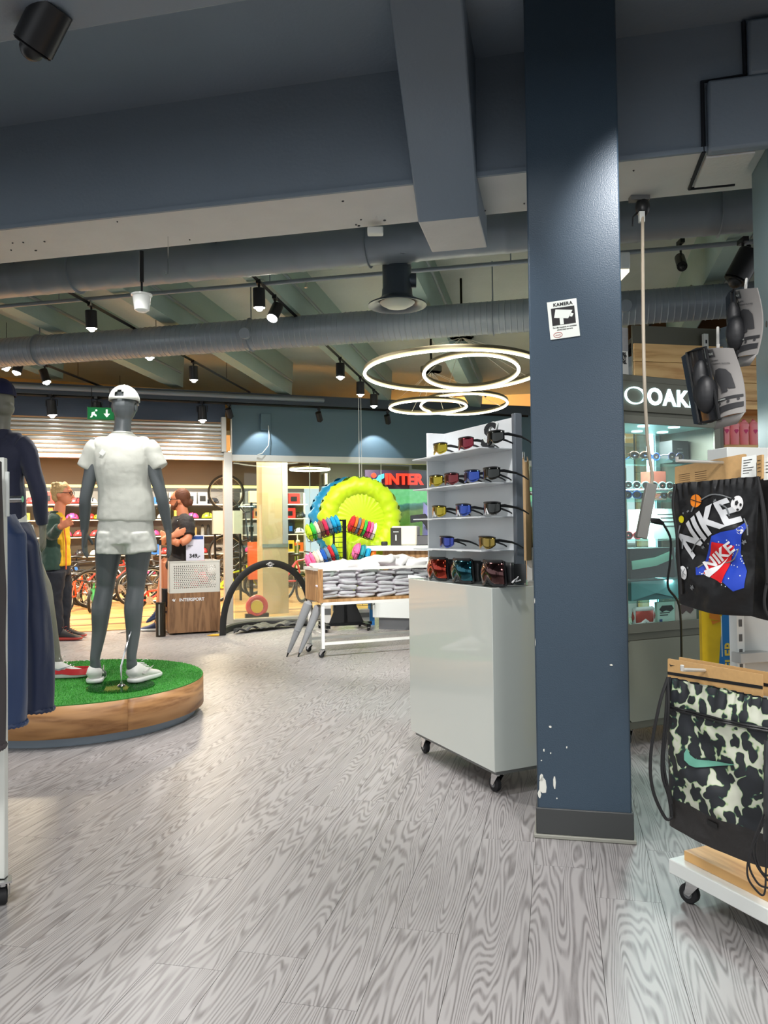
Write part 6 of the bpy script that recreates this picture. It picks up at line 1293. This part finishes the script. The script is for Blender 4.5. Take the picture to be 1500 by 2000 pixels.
# drawstring bags (world-space panels between picture corner points)
def quadpt(c, i, j): return (c[0]*(1-i)+c[1]*i)*(1-j)+(c[3]*(1-i)+c[2]*i)*j   # i along width, j from top to bottom
def bag(name, label, cor, m_, T_, thick=.025, sag=.02, bot=None, gath=.006, seed=0):
    T = thing(name, label, 'bag', V((sum(c.x for c in cor)/4, sum(c.y for c in cor)/4, cor[3].z)), 0)
    nrm = (cor[1]-cor[0]).cross(cor[3]-cor[0]).normalized()
    if nrm.y > 0: nrm = -nrm
    def f(sg):
        def g(i, j):
            p = quadpt(cor, i, j); e = math.sin(PI*i)**.4*math.sin(PI*min(1, j*.93+.05))**.4 if 0 < i < 1 else 0
            q = V((i*3, j*4, seed)); d_ = thick*e+(NZ.noise(q)*.022+NZ.noise(q*2.6)*.008)*e*sg + gath*math.sin(i*70+3*math.sin(i*9))*max(0, 1-j*7)
            z_ = -sag*math.sin(PI*i)*(j**6)+sag*.3*NZ.noise(V((i*4, 0, seed)))*(1-j)**4
            return p+nrm*d_*sg+V((0, 0, z_))
        return g
    return T, f, nrm
import bmesh
def conform(vs2, fs, f, nrm, off, mx=.035):
    bm = bmesh.new(); q = [bm.verts.new((a, b, 0)) for a, b in vs2]
    for fc in fs:
        try: bm.faces.new([q[k] for k in fc])
        except ValueError: pass
    for _ in range(4):
        bmesh.ops.triangulate(bm, faces=bm.faces)
        e = [e for e in bm.edges if e.calc_length() > mx]
        if not e: break
        bmesh.ops.subdivide_edges(bm, edges=e, cuts=1)
    bm.verts.index_update(); b = MB(); b.add([f(v.co.x, v.co.y)+nrm*off for v in bm.verts], [tuple(v.index for v in fc.verts) for fc in bm.faces]); bm.free(); return b
def flat_on(T, f, nrm, m_, polys, name, off=.003, n=1):
    vs = []; fs = []
    for poly in polys: fs.append(tuple(range(len(vs), len(vs)+len(poly)))); vs += poly
    return conform(vs, fs, f, nrm, off).obj(name, m_, T, world=True, ang=80)
def flat_text(T, f, nrm, body_, m_, cx, cy, w_, h, ang, name='lettering', arc=0, off=.004, bold=.02):
    cu = bpy.data.curves.new('tmp', 'FONT'); cu.body = body_; cu.size = 1; cu.align_x = 'CENTER'; cu.align_y = 'CENTER'; cu.offset = bold; cu.resolution_u = 5
    o = bpy.data.objects.new('tmp', cu); C.objects.link(o); bpy.context.view_layer.update(); dg = bpy.context.evaluated_depsgraph_get(); me = o.evaluated_get(dg).to_mesh()
    vs = [v.co.copy() for v in me.vertices]; fs = [tuple(p.vertices) for p in me.polygons]; x0, x1 = min(v.x for v in vs), max(v.x for v in vs); y0, y1 = min(v.y for v in vs), max(v.y for v in vs)
    bpy.data.objects.remove(o); out = []
    asp = ASP
    for v in vs:
        x = ((v.x-x0)/(x1-x0)-.5)*w_; y = ((v.y-y0)/(y1-y0)-.5)*h; y += -arc*(x/w_*2)**2
        X_, Y_ = x*math.cos(ang)-y*math.sin(ang), x*math.sin(ang)+y*math.cos(ang)
        out.append((cx+X_/asp, cy-Y_))
    return conform(out, fs, f, nrm, off, .03).obj(name, m_, T, world=True, ang=80)
def flat_line(T, f, nrm, m_, lines_, name, r=.003):
    b = MB()
    for L_ in lines_: b.cord([f(i, j)+nrm*.004 for i, j in L_], r, 6)
    return b.obj(name, m_, T, world=True)
NB_ = mat('nylon_black', (15, 15, 17), .4, bump=(9, .8))
ASP = .70
cor = [D(1314, 945, 2.52), D(1484, 930, 2.28), D(1470, 1203, 2.30), D(1326, 1178, 2.50)]
T, f, nr = bag('drawstring_bag', 'black drawstring bag printed with white lettering, balls and stars, hanging above the spotted bag', cor, NB_, None, sag=.012, seed=1)
b = MB(); b.surf(48, 56, f(1)); b.surf(48, 56, f(-1)); b.obj('pouch', NB_, T, world=True, ang=80)
F1 = f(1); PS_ = mat('print_silver', (208, 210, 212), .4); PG = mat('print_grey', (120, 124, 126), .5); PB = mat('print_blue', (34, 70, 190), .5); PR_ = mat('print_red2', (222, 20, 30), .5)
el = lambda cx, cy, rx, ry, n=18: [(cx+rx*math.cos(2*PI*k/n), cy+ry*math.sin(2*PI*k/n)) for k in range(n)]
flat_text(T, F1, nr, 'NIKE', PS_, .44, .34, .52, .22, .62, arc=.05, bold=.035, name='big_lettering')
flat_on(T, F1, nr, mat('print_orange', (236, 132, 20), .5), [el(.32, .155, .068, .052)], 'basketball_print')
flat_line(T, F1, nr, k_, [[(.32, .105), (.325, .155), (.32, .205)], [(.26, .14), (.32, .155), (.385, .17)]], 'ball_seam', .0012)
flat_on(T, F1, nr, mat('print_yellow', (236, 222, 20), .5), [el(.13, .30, .042, .03)], 'yellow_ball_print')
for e_ in [el(.80, .19, .062, .058), el(.86, .385, .04, .028), el(.13, .735, .055, .055)]: flat_on(T, F1, nr, PWH, [e_], 'white_ball_print')
flat_on(T, F1, nr, k_, [el(.80, .185, .02, .02, 5), el(.765, .155, .012, .012, 5), el(.84, .20, .012, .014, 5), el(.81, .235, .015, .01, 5)], 'ball_patch_print', .0045)['kind'] = 'stuff'
flat_line(T, F1, nr, PG, [[(.10, .70), (.13, .735), (.17, .75)], [(.12, .77), (.13, .735), (.16, .70)], [(.845, .375), (.85, .39)]], 'ball_seam', .001)
st = lambda cx, cy, r: [(cx+(r if k % 2 == 0 else r*.35)*math.cos(PI*k/5+.3), cy+(r if k % 2 == 0 else r*.35)*math.sin(PI*k/5+.3)*.72) for k in range(10)]
flat_on(T, F1, nr, PG, [st(.55, .16, .025), st(.62, .25, .018), st(.42, .52, .025), st(.9, .47, .03), st(.22, .235, .018), st(.24, .84, .035), el(.16, .25, .01, .008), el(.5, .49, .012, .008), el(.2, .69, .012, .008)], 'star_print')['kind'] = 'stuff'
flat_line(T, F1, nr, PG, [[(.38, .15), (.5, .115), (.62, .12), (.74, .15)], [(.3, .2), (.27, .24)], [(.62, .19), (.7, .22), (.73, .28)], [(.11, .35), (.07, .45), (.07, .55)], [(.15, .46), (.14, .54)], [(.26, .56), (.33, .5), (.42, .45)], [(.88, .3), (.93, .36), (.94, .42)], [(.84, .52), (.78, .6), (.66, .63), (.5, .62), (.34, .68)]], 'swirl_print', .0022)['kind'] = 'stuff'
flat_on(T, F1, nr, PB, [[(.56, .43), (.66, .40), (.80, .38), (.90, .33), (.94, .35), (.88, .42), (.86, .55), (.93, .68), (.92, .80), (.8, .83), (.70, .78), (.5, .72), (.42, .73), (.31, .74), (.31, .68), (.4, .66)]], 'blue_patch_print')
flat_on(T, F1, nr, pw, [el(ru(.6, .9), ru(.45, .8), .007, .005, 6) for k in range(26)]+[el(ru(.33, .42), ru(.69, .73), .006, .005, 6) for k in range(6)], 'speckle_print', .0042)['kind'] = 'stuff'
flat_on(T, F1, nr, PR_, [[(.56, .475), (.80, .50), (.66, .78), (.41, .72)]], 'red_box_print', .006)
flat_text(T, F1, nr, 'NIKE', PWH, .61, .585, .30, .085, .62, bold=.03, off=.009, name='small_lettering')
flat_on(T, F1, nr, PWH, [[(.42, .70), (.50, .71), (.62, .645), (.72, .585), (.60, .685), (.50, .745), (.45, .735)]], 'swoosh_print', .0085)
CORD = mat('cord_black', (24, 24, 26), .7)
cd_ = CordSet()
a0, b0 = cor[0]+V((0, -.02, -.01)), cor[3]+V((.0, -.02, .03)); cd_.cord([a0, a0+V((-.012, -.01, -.06)), a0.lerp(b0, .5)+V((-.008, -.015, 0)), b0], .0045, 6)
a1, b1 = cor[1]+V((-.02, -.03, -.01)), cor[2]+V((.02, -.03, .02)); cd_.cord([a1, a1+V((.012, -.01, -.1)), a1+V((.02, -.01, -.25)), a1+V((.0, -.02, -.36)), a1+V((.03, -.02, -.42)), a1+V((.08, -.02, -.44))], .0045, 6); cd_.cord([a1+V((0, 0, .005)), a1+V((.004, -.02, -.12)), a1+V((.01, -.02, -.3))], .004, 6)
cd_.obj('cord', CORD, T, world=True)
cor2 = [D(1474, 930, 2.46), D(1640, 915, 2.2), D(1640, 1210, 2.2), D(1458, 1200, 2.46)]
T, f, nr = bag('drawstring_bag', 'plain black drawstring bag hanging behind the printed black one, cut by the right edge', cor2, NB_, None, seed=7)
b = MB(); b.surf(30, 30, f(1)); b.surf(30, 30, f(-1)); b.obj('pouch', NB_, T, world=True, ang=80)
# spotted bag
def spots_mat():
    m = bpy.data.materials.new('leopard_print'); m.use_nodes = True; nt = m.node_tree; b = nt.nodes['Principled BSDF']; N = nt.nodes.new; L = nt.links.new
    tc = N('ShaderNodeTexCoord'); mp = N('ShaderNodeMapping'); mp.inputs['Scale'].default_value = (1.25, 1, .8); mp.inputs['Rotation'].default_value = (0, .5, 0)
    nz = N('ShaderNodeTexNoise'); nz.inputs['Scale'].default_value = 18; L(tc.outputs['Object'], nz.inputs['Vector'])
    mxv = N('ShaderNodeMix'); mxv.data_type = 'RGBA'; mxv.blend_type = 'LINEAR_LIGHT'; mxv.inputs[0].default_value = .035; L(tc.outputs['Object'], mxv.inputs[6]); L(nz.outputs['Color'], mxv.inputs[7]); L(mxv.outputs[2], mp.inputs[0])
    v = N('ShaderNodeTexVoronoi'); v.inputs['Scale'].default_value = 33; v.feature = 'SMOOTH_F1'; v.inputs['Smoothness'].default_value = .25; L(mp.outputs[0], v.inputs['Vector'])
    r = N('ShaderNodeValToRGB'); e = r.color_ramp.elements
    pts = [(0, (34, 38, 44)), (.50, (30, 34, 38)), (.535, (24, 70, 60)), (.57, (170, 190, 140)), (.62, (196, 200, 182)), (1, (204, 206, 190))]
    while len(e) < len(pts): e.new(.5)
    n2 = N('ShaderNodeTexNoise'); n2.inputs['Scale'].default_value = 5; L(tc.outputs['Object'], n2.inputs['Vector']); ma_ = N('ShaderNodeMath'); ma_.operation = 'MULTIPLY_ADD'; ma_.inputs[1].default_value = -.45; L(n2.outputs['Fac'], ma_.inputs[0]); L(v.outputs['Distance'], ma_.inputs[2])
    ad = N('ShaderNodeMath'); ad.operation = 'ADD'; ad.inputs[1].default_value = .165; L(ma_.outputs[0], ad.inputs[0])
    for q, (p, c) in zip(e, pts): q.position = p; q.color = (*s2l(c), 1)
    L(ad.outputs[0], r.inputs[0]); L(r.outputs[0], b.inputs['Base Color']); b.inputs['Roughness'].default_value = .6; return m
LP = spots_mat()
ASP = .8
cor = [D(1302, 1322, 2.30), D(1528, 1372, 2.02), D(1516, 1700, 2.02), D(1308, 1612, 2.28)]
T, f, nr = bag('drawstring_bag', 'black and cream spotted drawstring bag with a green swoosh, above the pine base', cor, LP, None, seed=3, sag=.01)
F1 = f(1)
def rows(f, j0, j1, n=16): return lambda i, j: f(i, j0+(j1-j0)*j)
b = MB(); b.surf(48, 50, rows(F1, 0, .80)); b.surf(48, 50, rows(f(-1), 0, .80)); b.obj('pouch', LP, T, world=True, ang=80)
b = MB(); b.surf(48, 12, rows(F1, .80, 1.0)); b.surf(48, 12, rows(f(-1), .80, 1.0)); b.obj('leather_bottom', mat('base_black', (38, 36, 35), .45, bump=(60, .2)), T, world=True, ang=80)
flat_on(T, F1, nr, mat('swoosh_green', (96, 158, 138), .4), [[(.24, .42), (.22, .46), (.225, .50), (.27, .525), (.33, .525), (.42, .505), (.58, .46), (.70, .425), (.55, .447), (.40, .468), (.32, .475), (.27, .46)]], 'swoosh_print', .006)
flat_line(T, F1, nr, BLACK, [[(.03+.97*k/14, .185-.02*k/14) for k in range(15)], [(.03+.97*k/14, .20-.02*k/14) for k in range(15)]], 'zip', .0035)
flat_on(T, F1, nr, mat('leather_tab', (20, 20, 20), .5), [[(.42, .83), (.52, .835), (.52, .87), (.42, .865)]], 'tab', .004)
cd_ = CordSet(); a0 = cor[0]+V((0, -.01, 0)); b0 = cor[3]+V((0, -.02, .03))
cd_.cord([a0, a0+V((-.035, -.02, -.08)), a0+V((-.062, -.02, -.22)), a0+V((-.058, -.02, -.32)), b0+V((-.02, 0, .0)), b0], .0048, 6); cd_.cord([a0, a0+V((-.015, -.02, -.1)), a0+V((-.03, -.02, -.26)), a0+V((-.012, -.02, -.34)), b0], .0048, 6)
cd_.cord([a0, a0+V((-.01, -.025, -.1)), a0+V((-.025, -.02, -.24)), b0+V((-.0, 0, .04))], .0045, 6); cd_.obj('cord', CORD, T, world=True)
# dark bag / cords at the very right edge
cor = [D(1492, 1445, 1.98), D(1590, 1440, 1.9), D(1590, 1660, 1.9), D(1490, 1640, 1.98)]
T, f, nr = bag('drawstring_bag', 'charcoal bag cut by the right edge with a bundle of thin cords hanging from it', cor, BLACK, None, seed=9)
b = MB(); b.surf(16, 16, f(1)); b.surf(16, 16, f(-1)); b.obj('pouch', mat('charcoal_cloth', (52, 54, 58), .6), T, world=True)
cd_ = CordSet()
for pts in ([(1492, 1590), (1466, 1660), (1460, 1710), (1480, 1742), (1493, 1745), (1496, 1700), (1496, 1640)], [(1494, 1600), (1470, 1650), (1478, 1690), (1500, 1720)], [(1490, 1610), (1463, 1680), (1480, 1725), (1505, 1735)], [(1492, 1590), (1476, 1655), (1486, 1700), (1505, 1712)]):
    cd_.cord([D(x, y, 1.95) for x, y in pts], .0026, 6)
cd_.obj('cord', CORD, T, world=True)
# arms, header cards
KRF = mat('kraft_card', (206, 166, 112), .7, var=(90, .12)); KR2 = mat('kraft_board', (198, 158, 104), .7, var=(90, .12))
def card(name, label, cor, th, m_):
    T = thing(name, label, 'card', V((cor[3].x, cor[3].y, cor[3].z))); n = (cor[1]-cor[0]).cross(cor[3]-cor[0]).normalized(); n = -n if n.y > 0 else n
    b = MB(); pts = []
    n_ = 5
    def rc(i, j):
        return quadpt(cor, i, j)
    poly = []
    r = .05
    for (cx, cy, a0) in ((1-r, r, -90), (1-r, 1-r, 0), (r, 1-r, 90), (r, r, 180)):
        for k in range(n_): a = R(a0+90*k/(n_-1)); poly.append((cx+r*math.cos(a), cy+r*2.2*math.sin(a) if cy < .5 else cy+r*math.sin(a)))
    b.prism(poly, lambda i, j, w_: rc(i, max(0, j))-n*w_, 0, th); b.obj('board', m_, T, world=True, smooth=False); return T, (lambda i, j: rc(i, j)), n
T, f, n = card('header_card', 'kraft paper shoe-box style header card with fine print above the printed black bag', [D(1318, 912, 2.62), D(1455, 886, 2.45), D(1455, 945, 2.45), D(1318, 960, 2.62)], .012, KRF)
fl = MB()
for k in range(5): 
    for x0 in (.06, .30): fl.add([f(x0, .35+.08*k)+n*.001, f(x0+.17, .35+.08*k)+n*.001, f(x0+.17, .37+.08*k)+n*.001, f(x0, .37+.08*k)+n*.001], [(0, 1, 2, 3)])
fl.obj('fine_print', mat('print_brown', (110, 84, 50), .7), T, world=True, smooth=False)
T, f, n = card('label_card', 'white barcode-style label card at the right end of the kraft header card', [D(1449, 893, 2.42), D(1477, 888, 2.40), D(1477, 935, 2.40), D(1447, 938, 2.42)], .002, WHITE)
fl = MB()
for k in range(6): fl.add([f(.12, .15+.11*k)+n*.001, f(.12+[.6, .5, .3, .7, .6, .4][k], .15+.11*k)+n*.001, f(.12+[.6, .5, .3, .7, .6, .4][k], .18+.11*k)+n*.001, f(.12, .18+.11*k)+n*.001], [(0, 1, 2, 3)])
fl.obj('fine_print', k_, T, world=True, smooth=False)
for q, (x0, x1) in enumerate([(1478, 1488), (1491, 1515)]):
    T, f, n = card('label_card', f'{"left" if q == 0 else "right"} label card with kraft edge at the right picture edge', [D(x0, 890+q*4, 2.36), D(x1, 888+q*4, 2.34), D(x1, 935, 2.34), D(x0, 938, 2.36)], .008, WHITE if q else KRF)
    fl = MB(); [fl.add([f(.2, .2+.15*k)+n*.001, f(.8, .2+.15*k)+n*.001, f(.8, .23+.15*k)+n*.001, f(.2, .23+.15*k)+n*.001], [(0, 1, 2, 3)]) for k in range(4)]; fl.obj('fine_print', k_, T, world=True, smooth=False)
for q, (dx, dy, dd, lb) in enumerate([(22, -3, .06, 'rear kraft hang card of the spotted bag'), (0, 0, 0, 'front kraft hang card with dark stripe above the spotted bag')]):
    T, f, n = card('header_card', lb, [D(1304+dx, 1286+dy, 2.33+dd), D(1490+dx, 1318+dy, 2.1+dd), D(1490+dx, 1365+dy, 2.1+dd), D(1304+dx, 1335+dy, 2.33+dd)], .003, KR2)
    fl = MB().add([f(0, .52)+n*.001, f(1, .46)+n*.001, f(1, .60)+n*.001, f(0, .64)+n*.001], [(0, 1, 2, 3)]); fl.obj('dark_stripe', BLACK, T, world=True, smooth=False)
    if q: MB().add([f(a_, b_)+n*.0015 for a_, b_ in ((.02, .18), (.035, .30), (.09, .22), (.04, .24))], [(0, 1, 2, 3)]).obj('swoosh_print', BLACK, T, world=True, smooth=False)
def arm(a, b, lb, r=.005):
    T = thing('display_hook', lb, 'hook', b); MB().tube([a-b, (a-b)*.06, V((0, 0, 0)), V((0, -.002, .012))], r, 8).obj('wire', CHROME if False else mat('hook_white', (222, 222, 216), .3, .3), T)
arm(D(1450, 905, 2.6), D(1322, 900, 2.30), 'white display arm above the printed black bag'); arm(D(1400, 1310, 2.35), D(1332, 1308, 2.05), 'white display arm in front of the kraft hang cards')
arm(D(1402, 640, 2.9), D(1402, 680, 2.41), 'wire hook holding the tilted glove pack'); arm(D(1458, 545, 3.0), D(1456, 564, 2.57), 'wire hook holding the higher glove pack'); 
T = thing('display_hook', 'pair of crossed white hook arms lying against the cabinet door', 'hook', D(1290, 1290, 3.3))
MB().cyl(D(1240, 1268, 3.9)-D(1290, 1290, 3.3), D(1318, 1312, 3.0)-D(1290, 1290, 3.3), .007, n=8).cyl(D(1245, 1410, 3.9)-D(1290, 1290, 3.3), D(1310, 1355, 3.2)-D(1290, 1290, 3.3), .007, n=8).obj('wire', mat('hook_grey', (165, 165, 150), .3, .3), T) if False else bpy.data.objects.remove(T)
# glove packs
PK_ = mat('pack_card', (146, 143, 140), .5); PD = mat('pack_dark', (62, 62, 64), .5)
def pack(label, cor, dep, flip=0):
    T = thing('glove_pack', label, 'glove pack', cor[3]); n = (cor[1]-cor[0]).cross(cor[3]-cor[0]).normalized(); n = -n if n.y > 0 else n
    left = (cor[0]-cor[1]).normalized()
    fn = lambda i, j: quadpt(cor, i, j)+n*(.012*math.sin(PI*i)-.02*math.sin(PI*j)+.0)
    MB().surf(12, 16, fn, th=tuple(-n*.004)).obj('sleeve_card', PK_, T, world=True)
    F = lambda i, j: fn(i, j)
    flat_on(T, F, n, PD, [[(.06, .02), (.38, .02), (.38, .13), (.06, .13)]], 'logo_block', .002); flat_on(T, F, n, mat('pack_stripe', (52, 52, 54), .5), [[(.02, .73), (.98, .70), (.98, .745), (.02, .775)], [(.02, .85), (.98, .82), (.98, .90), (.02, .95)]], 'dark_stripe', .002)
    flat_on(T, F, n, PD, [[(.12, .38), (.2, .31), (.38, .29), (.6, .31), (.72, .38), (.78, .60), (.58, .60), (.52, .45), (.5, .58), (.52, .64), (.28, .65), (.24, .56), (.14, .48)]], 'glove_picture', .002)
    flat_on(T, F, n, PD, [el(.15, .80, .04, .02, 8), el(.5, .79, .06, .025, 8), el(.83, .77, .05, .02, 8)], 'icon_print', .002)
    global ASP; ASP = .6
    for q, t_ in enumerate(['SPARK', 'TRAINING GLOVES']) if not flip else enumerate(['ELITE', 'TRAINING GLOVES']): flat_text(T, F, n, t_, PD, .30 if q == 0 else .47, .18+.045*q, .18 if q == 0 else .38, .022, 0, off=.002, bold=.01)
    flat_text(T, F, n, 'EVERLAST', pw, .22, .085, .16, .03, 0, off=.0035, bold=.01); flat_text(T, F, n, 'ACCESSORIES', pw, .25, .748, .2, .018, -.02, off=.0035)
    # zip pouch with glove behind / beside
    c0, c3 = cor[0], cor[3]; back = left*dep*.8+V((0, dep*.35, -.01))
    def side(i, j): p = (c0*(1-j)+c3*j)+back*i; return p+V((0, -.012*math.sin(PI*i), .01*math.sin(PI*i)*(1 if j < .5 else -1)))
    MB().surf(8, 14, side, th=tuple(-n*.0+V((0.0, .035, 0)))).obj('clear_pouch', mat('pouch_black', (30, 31, 34), .2, coat=.6), T, world=True)
    MB().tube([c0+back*i+V((0, -.012, .004)) for i in (0, .5, 1)]+[c3+back*i+V((0, -.012, -.004)) for i in (1, .5, 0)], .005, 6, closed=True).obj('piping', BLACK, T, world=True)
    gp2 = [('e', (c0*.35+c3*.65)+back*.45+V((0, -.02, 0)), (.035, .03, .06)), ('e', (c0*.6+c3*.4)+back*.5+V((0, -.01, 0)), (.026, .02, .06)), ('e', (c0*.4+c3*.6)+back*.8+V((0, -.02, 0)), (.02, .02, .04))]
    body(gp2, 'glove', mat('glove_leather', (26, 27, 30), .5), T, .004, 3, world=True)
    b = MB(); a_, b_, c_2, d_ = cor[3], cor[2], cor[2]+V((.01, .03, -.015)), cor[3]+back*.6+V((0, .0, -.012)); b.add([a_, b_, cor[2]+V((-.01, .03, -.03)), cor[3]+V((-.0, .03, -.03))], [(0, 1, 2, 3)]); b.obj('card_bottom', PK_, T, world=True, solid=.003)
    return T
pack('black boxing gloves in a tilted grey card and pouch pack hanging over the cabinet', [D(1375, 682, 2.45), D(1431, 680, 2.36), D(1455, 805, 2.30), D(1402, 818, 2.38)], .075)
pack('second grey card glove pack, higher and cut by the right column', [D(1433, 568, 2.62), D(1478, 562, 2.5), D(1478, 692, 2.5), D(1438, 698, 2.6)], .02, 1)
# ================= left foreground rack =================
LR = V((-.483*2.5, 2.5, 0)); PX0 = LR.x
lr_ = thing('clothes_rack', 'white wheeled clothes rack post at the left picture edge', 'clothes rack', LR+V((-.05, 0, 0)), R(4))
MB().b2((-.0, 0, .085), (.035, .03, 1.43)).obj('post', mat('post_white', (226, 228, 220), .4), lr_, bev=.003)
MB().b2((-.9, .0, .10), (0, .03, .135)).obj('bottom_rail', WHITE, lr_); caster(lr_, .03, .0, .085, .085, .4)
MB().b2((.035, .01, 1.24), (.045, .02, 1.385)).obj('bracket', WHITE, lr_, bev=.001); MB().cyl((-.04, .35, 1.31), (-.4, .35, 1.31), .012, n=10).b2((-.42, 0, 1.29), (-.38, .36, 1.33)).obj('hang_rail', CHROME, lr_)
def garment(label, path, m_, cn, seed):
    T = thing('hanging_garment', label, 'garment', D(path[0][0], path[0][1], path[0][3])*V((1, 1, 1)))
    cen = [D(a, b, e) for a, b, c_2, e in path]; wd = [c_2/FPX*e for a, b, c_2, e in path]
    def g(i, j):
        k = j*(len(path)-1); k0 = min(int(k), len(path)-2); t = k-k0; t = t*t*(3-2*t) if False else t; c = cen[k0].lerp(cen[k0+1], t); w_ = wd[k0]*(1-t)+wd[k0+1]*t; a = 2*PI*i
        fo = 1+.06*math.sin(a*4+j*5+seed)+.10*NZ.noise(V((math.cos(a)*1.5, math.sin(a)*1.5+seed, j*5)))
        return c+V((w_/2*math.cos(a)*fo, .055*math.sin(a)*fo, .008*NZ.noise(V((i*5, j*5, seed)))))
    MB().surf(48, 50, g).obj('cloth', m_, T, world=True, ang=80)
    q = MB(); c = cen[-1]; w_ = wd[-1]/2; q.tube([c+V((w_*math.cos(a)*(1+.03*(k % 2)), .055*math.sin(a), .004*(k % 2))) for k, a in enumerate([2*PI*k/40 for k in range(40)])], (.006, .008), 6, closed=True); q.obj('hem', m_, T, world=True)
    return T
garment('dark navy sleeve with elasticated cuff hanging on the left rack', [(42, 1020, 20, 2.95), (50, 1060, 50, 2.9), (62, 1180, 62, 2.9), (70, 1290, 66, 2.9), (75, 1386, 56, 2.9)], mat('nylon_navy', (20, 34, 66), .5, bump=(8, .6), sheen=.2), 'navy', 2)
garment('blue sleeve of the front garment hanging beside the white rack post', [(12, 1005, 20, 2.75), (20, 1045, 52, 2.72), (24, 1180, 56, 2.7), (26, 1300, 54, 2.7), (24, 1414, 50, 2.7)], mat('nylon_blue', (36, 58, 98), .5, bump=(8, .5), sheen=.2), 'blue', 5)
garment('dark brown garment hem at the far left behind the white post', [(-18, 900, 30, 2.4), (-14, 1150, 34, 2.4), (-14, 1462, 36, 2.4)], mat('brown_knit', (66, 60, 62), .8), 'brown', 8)
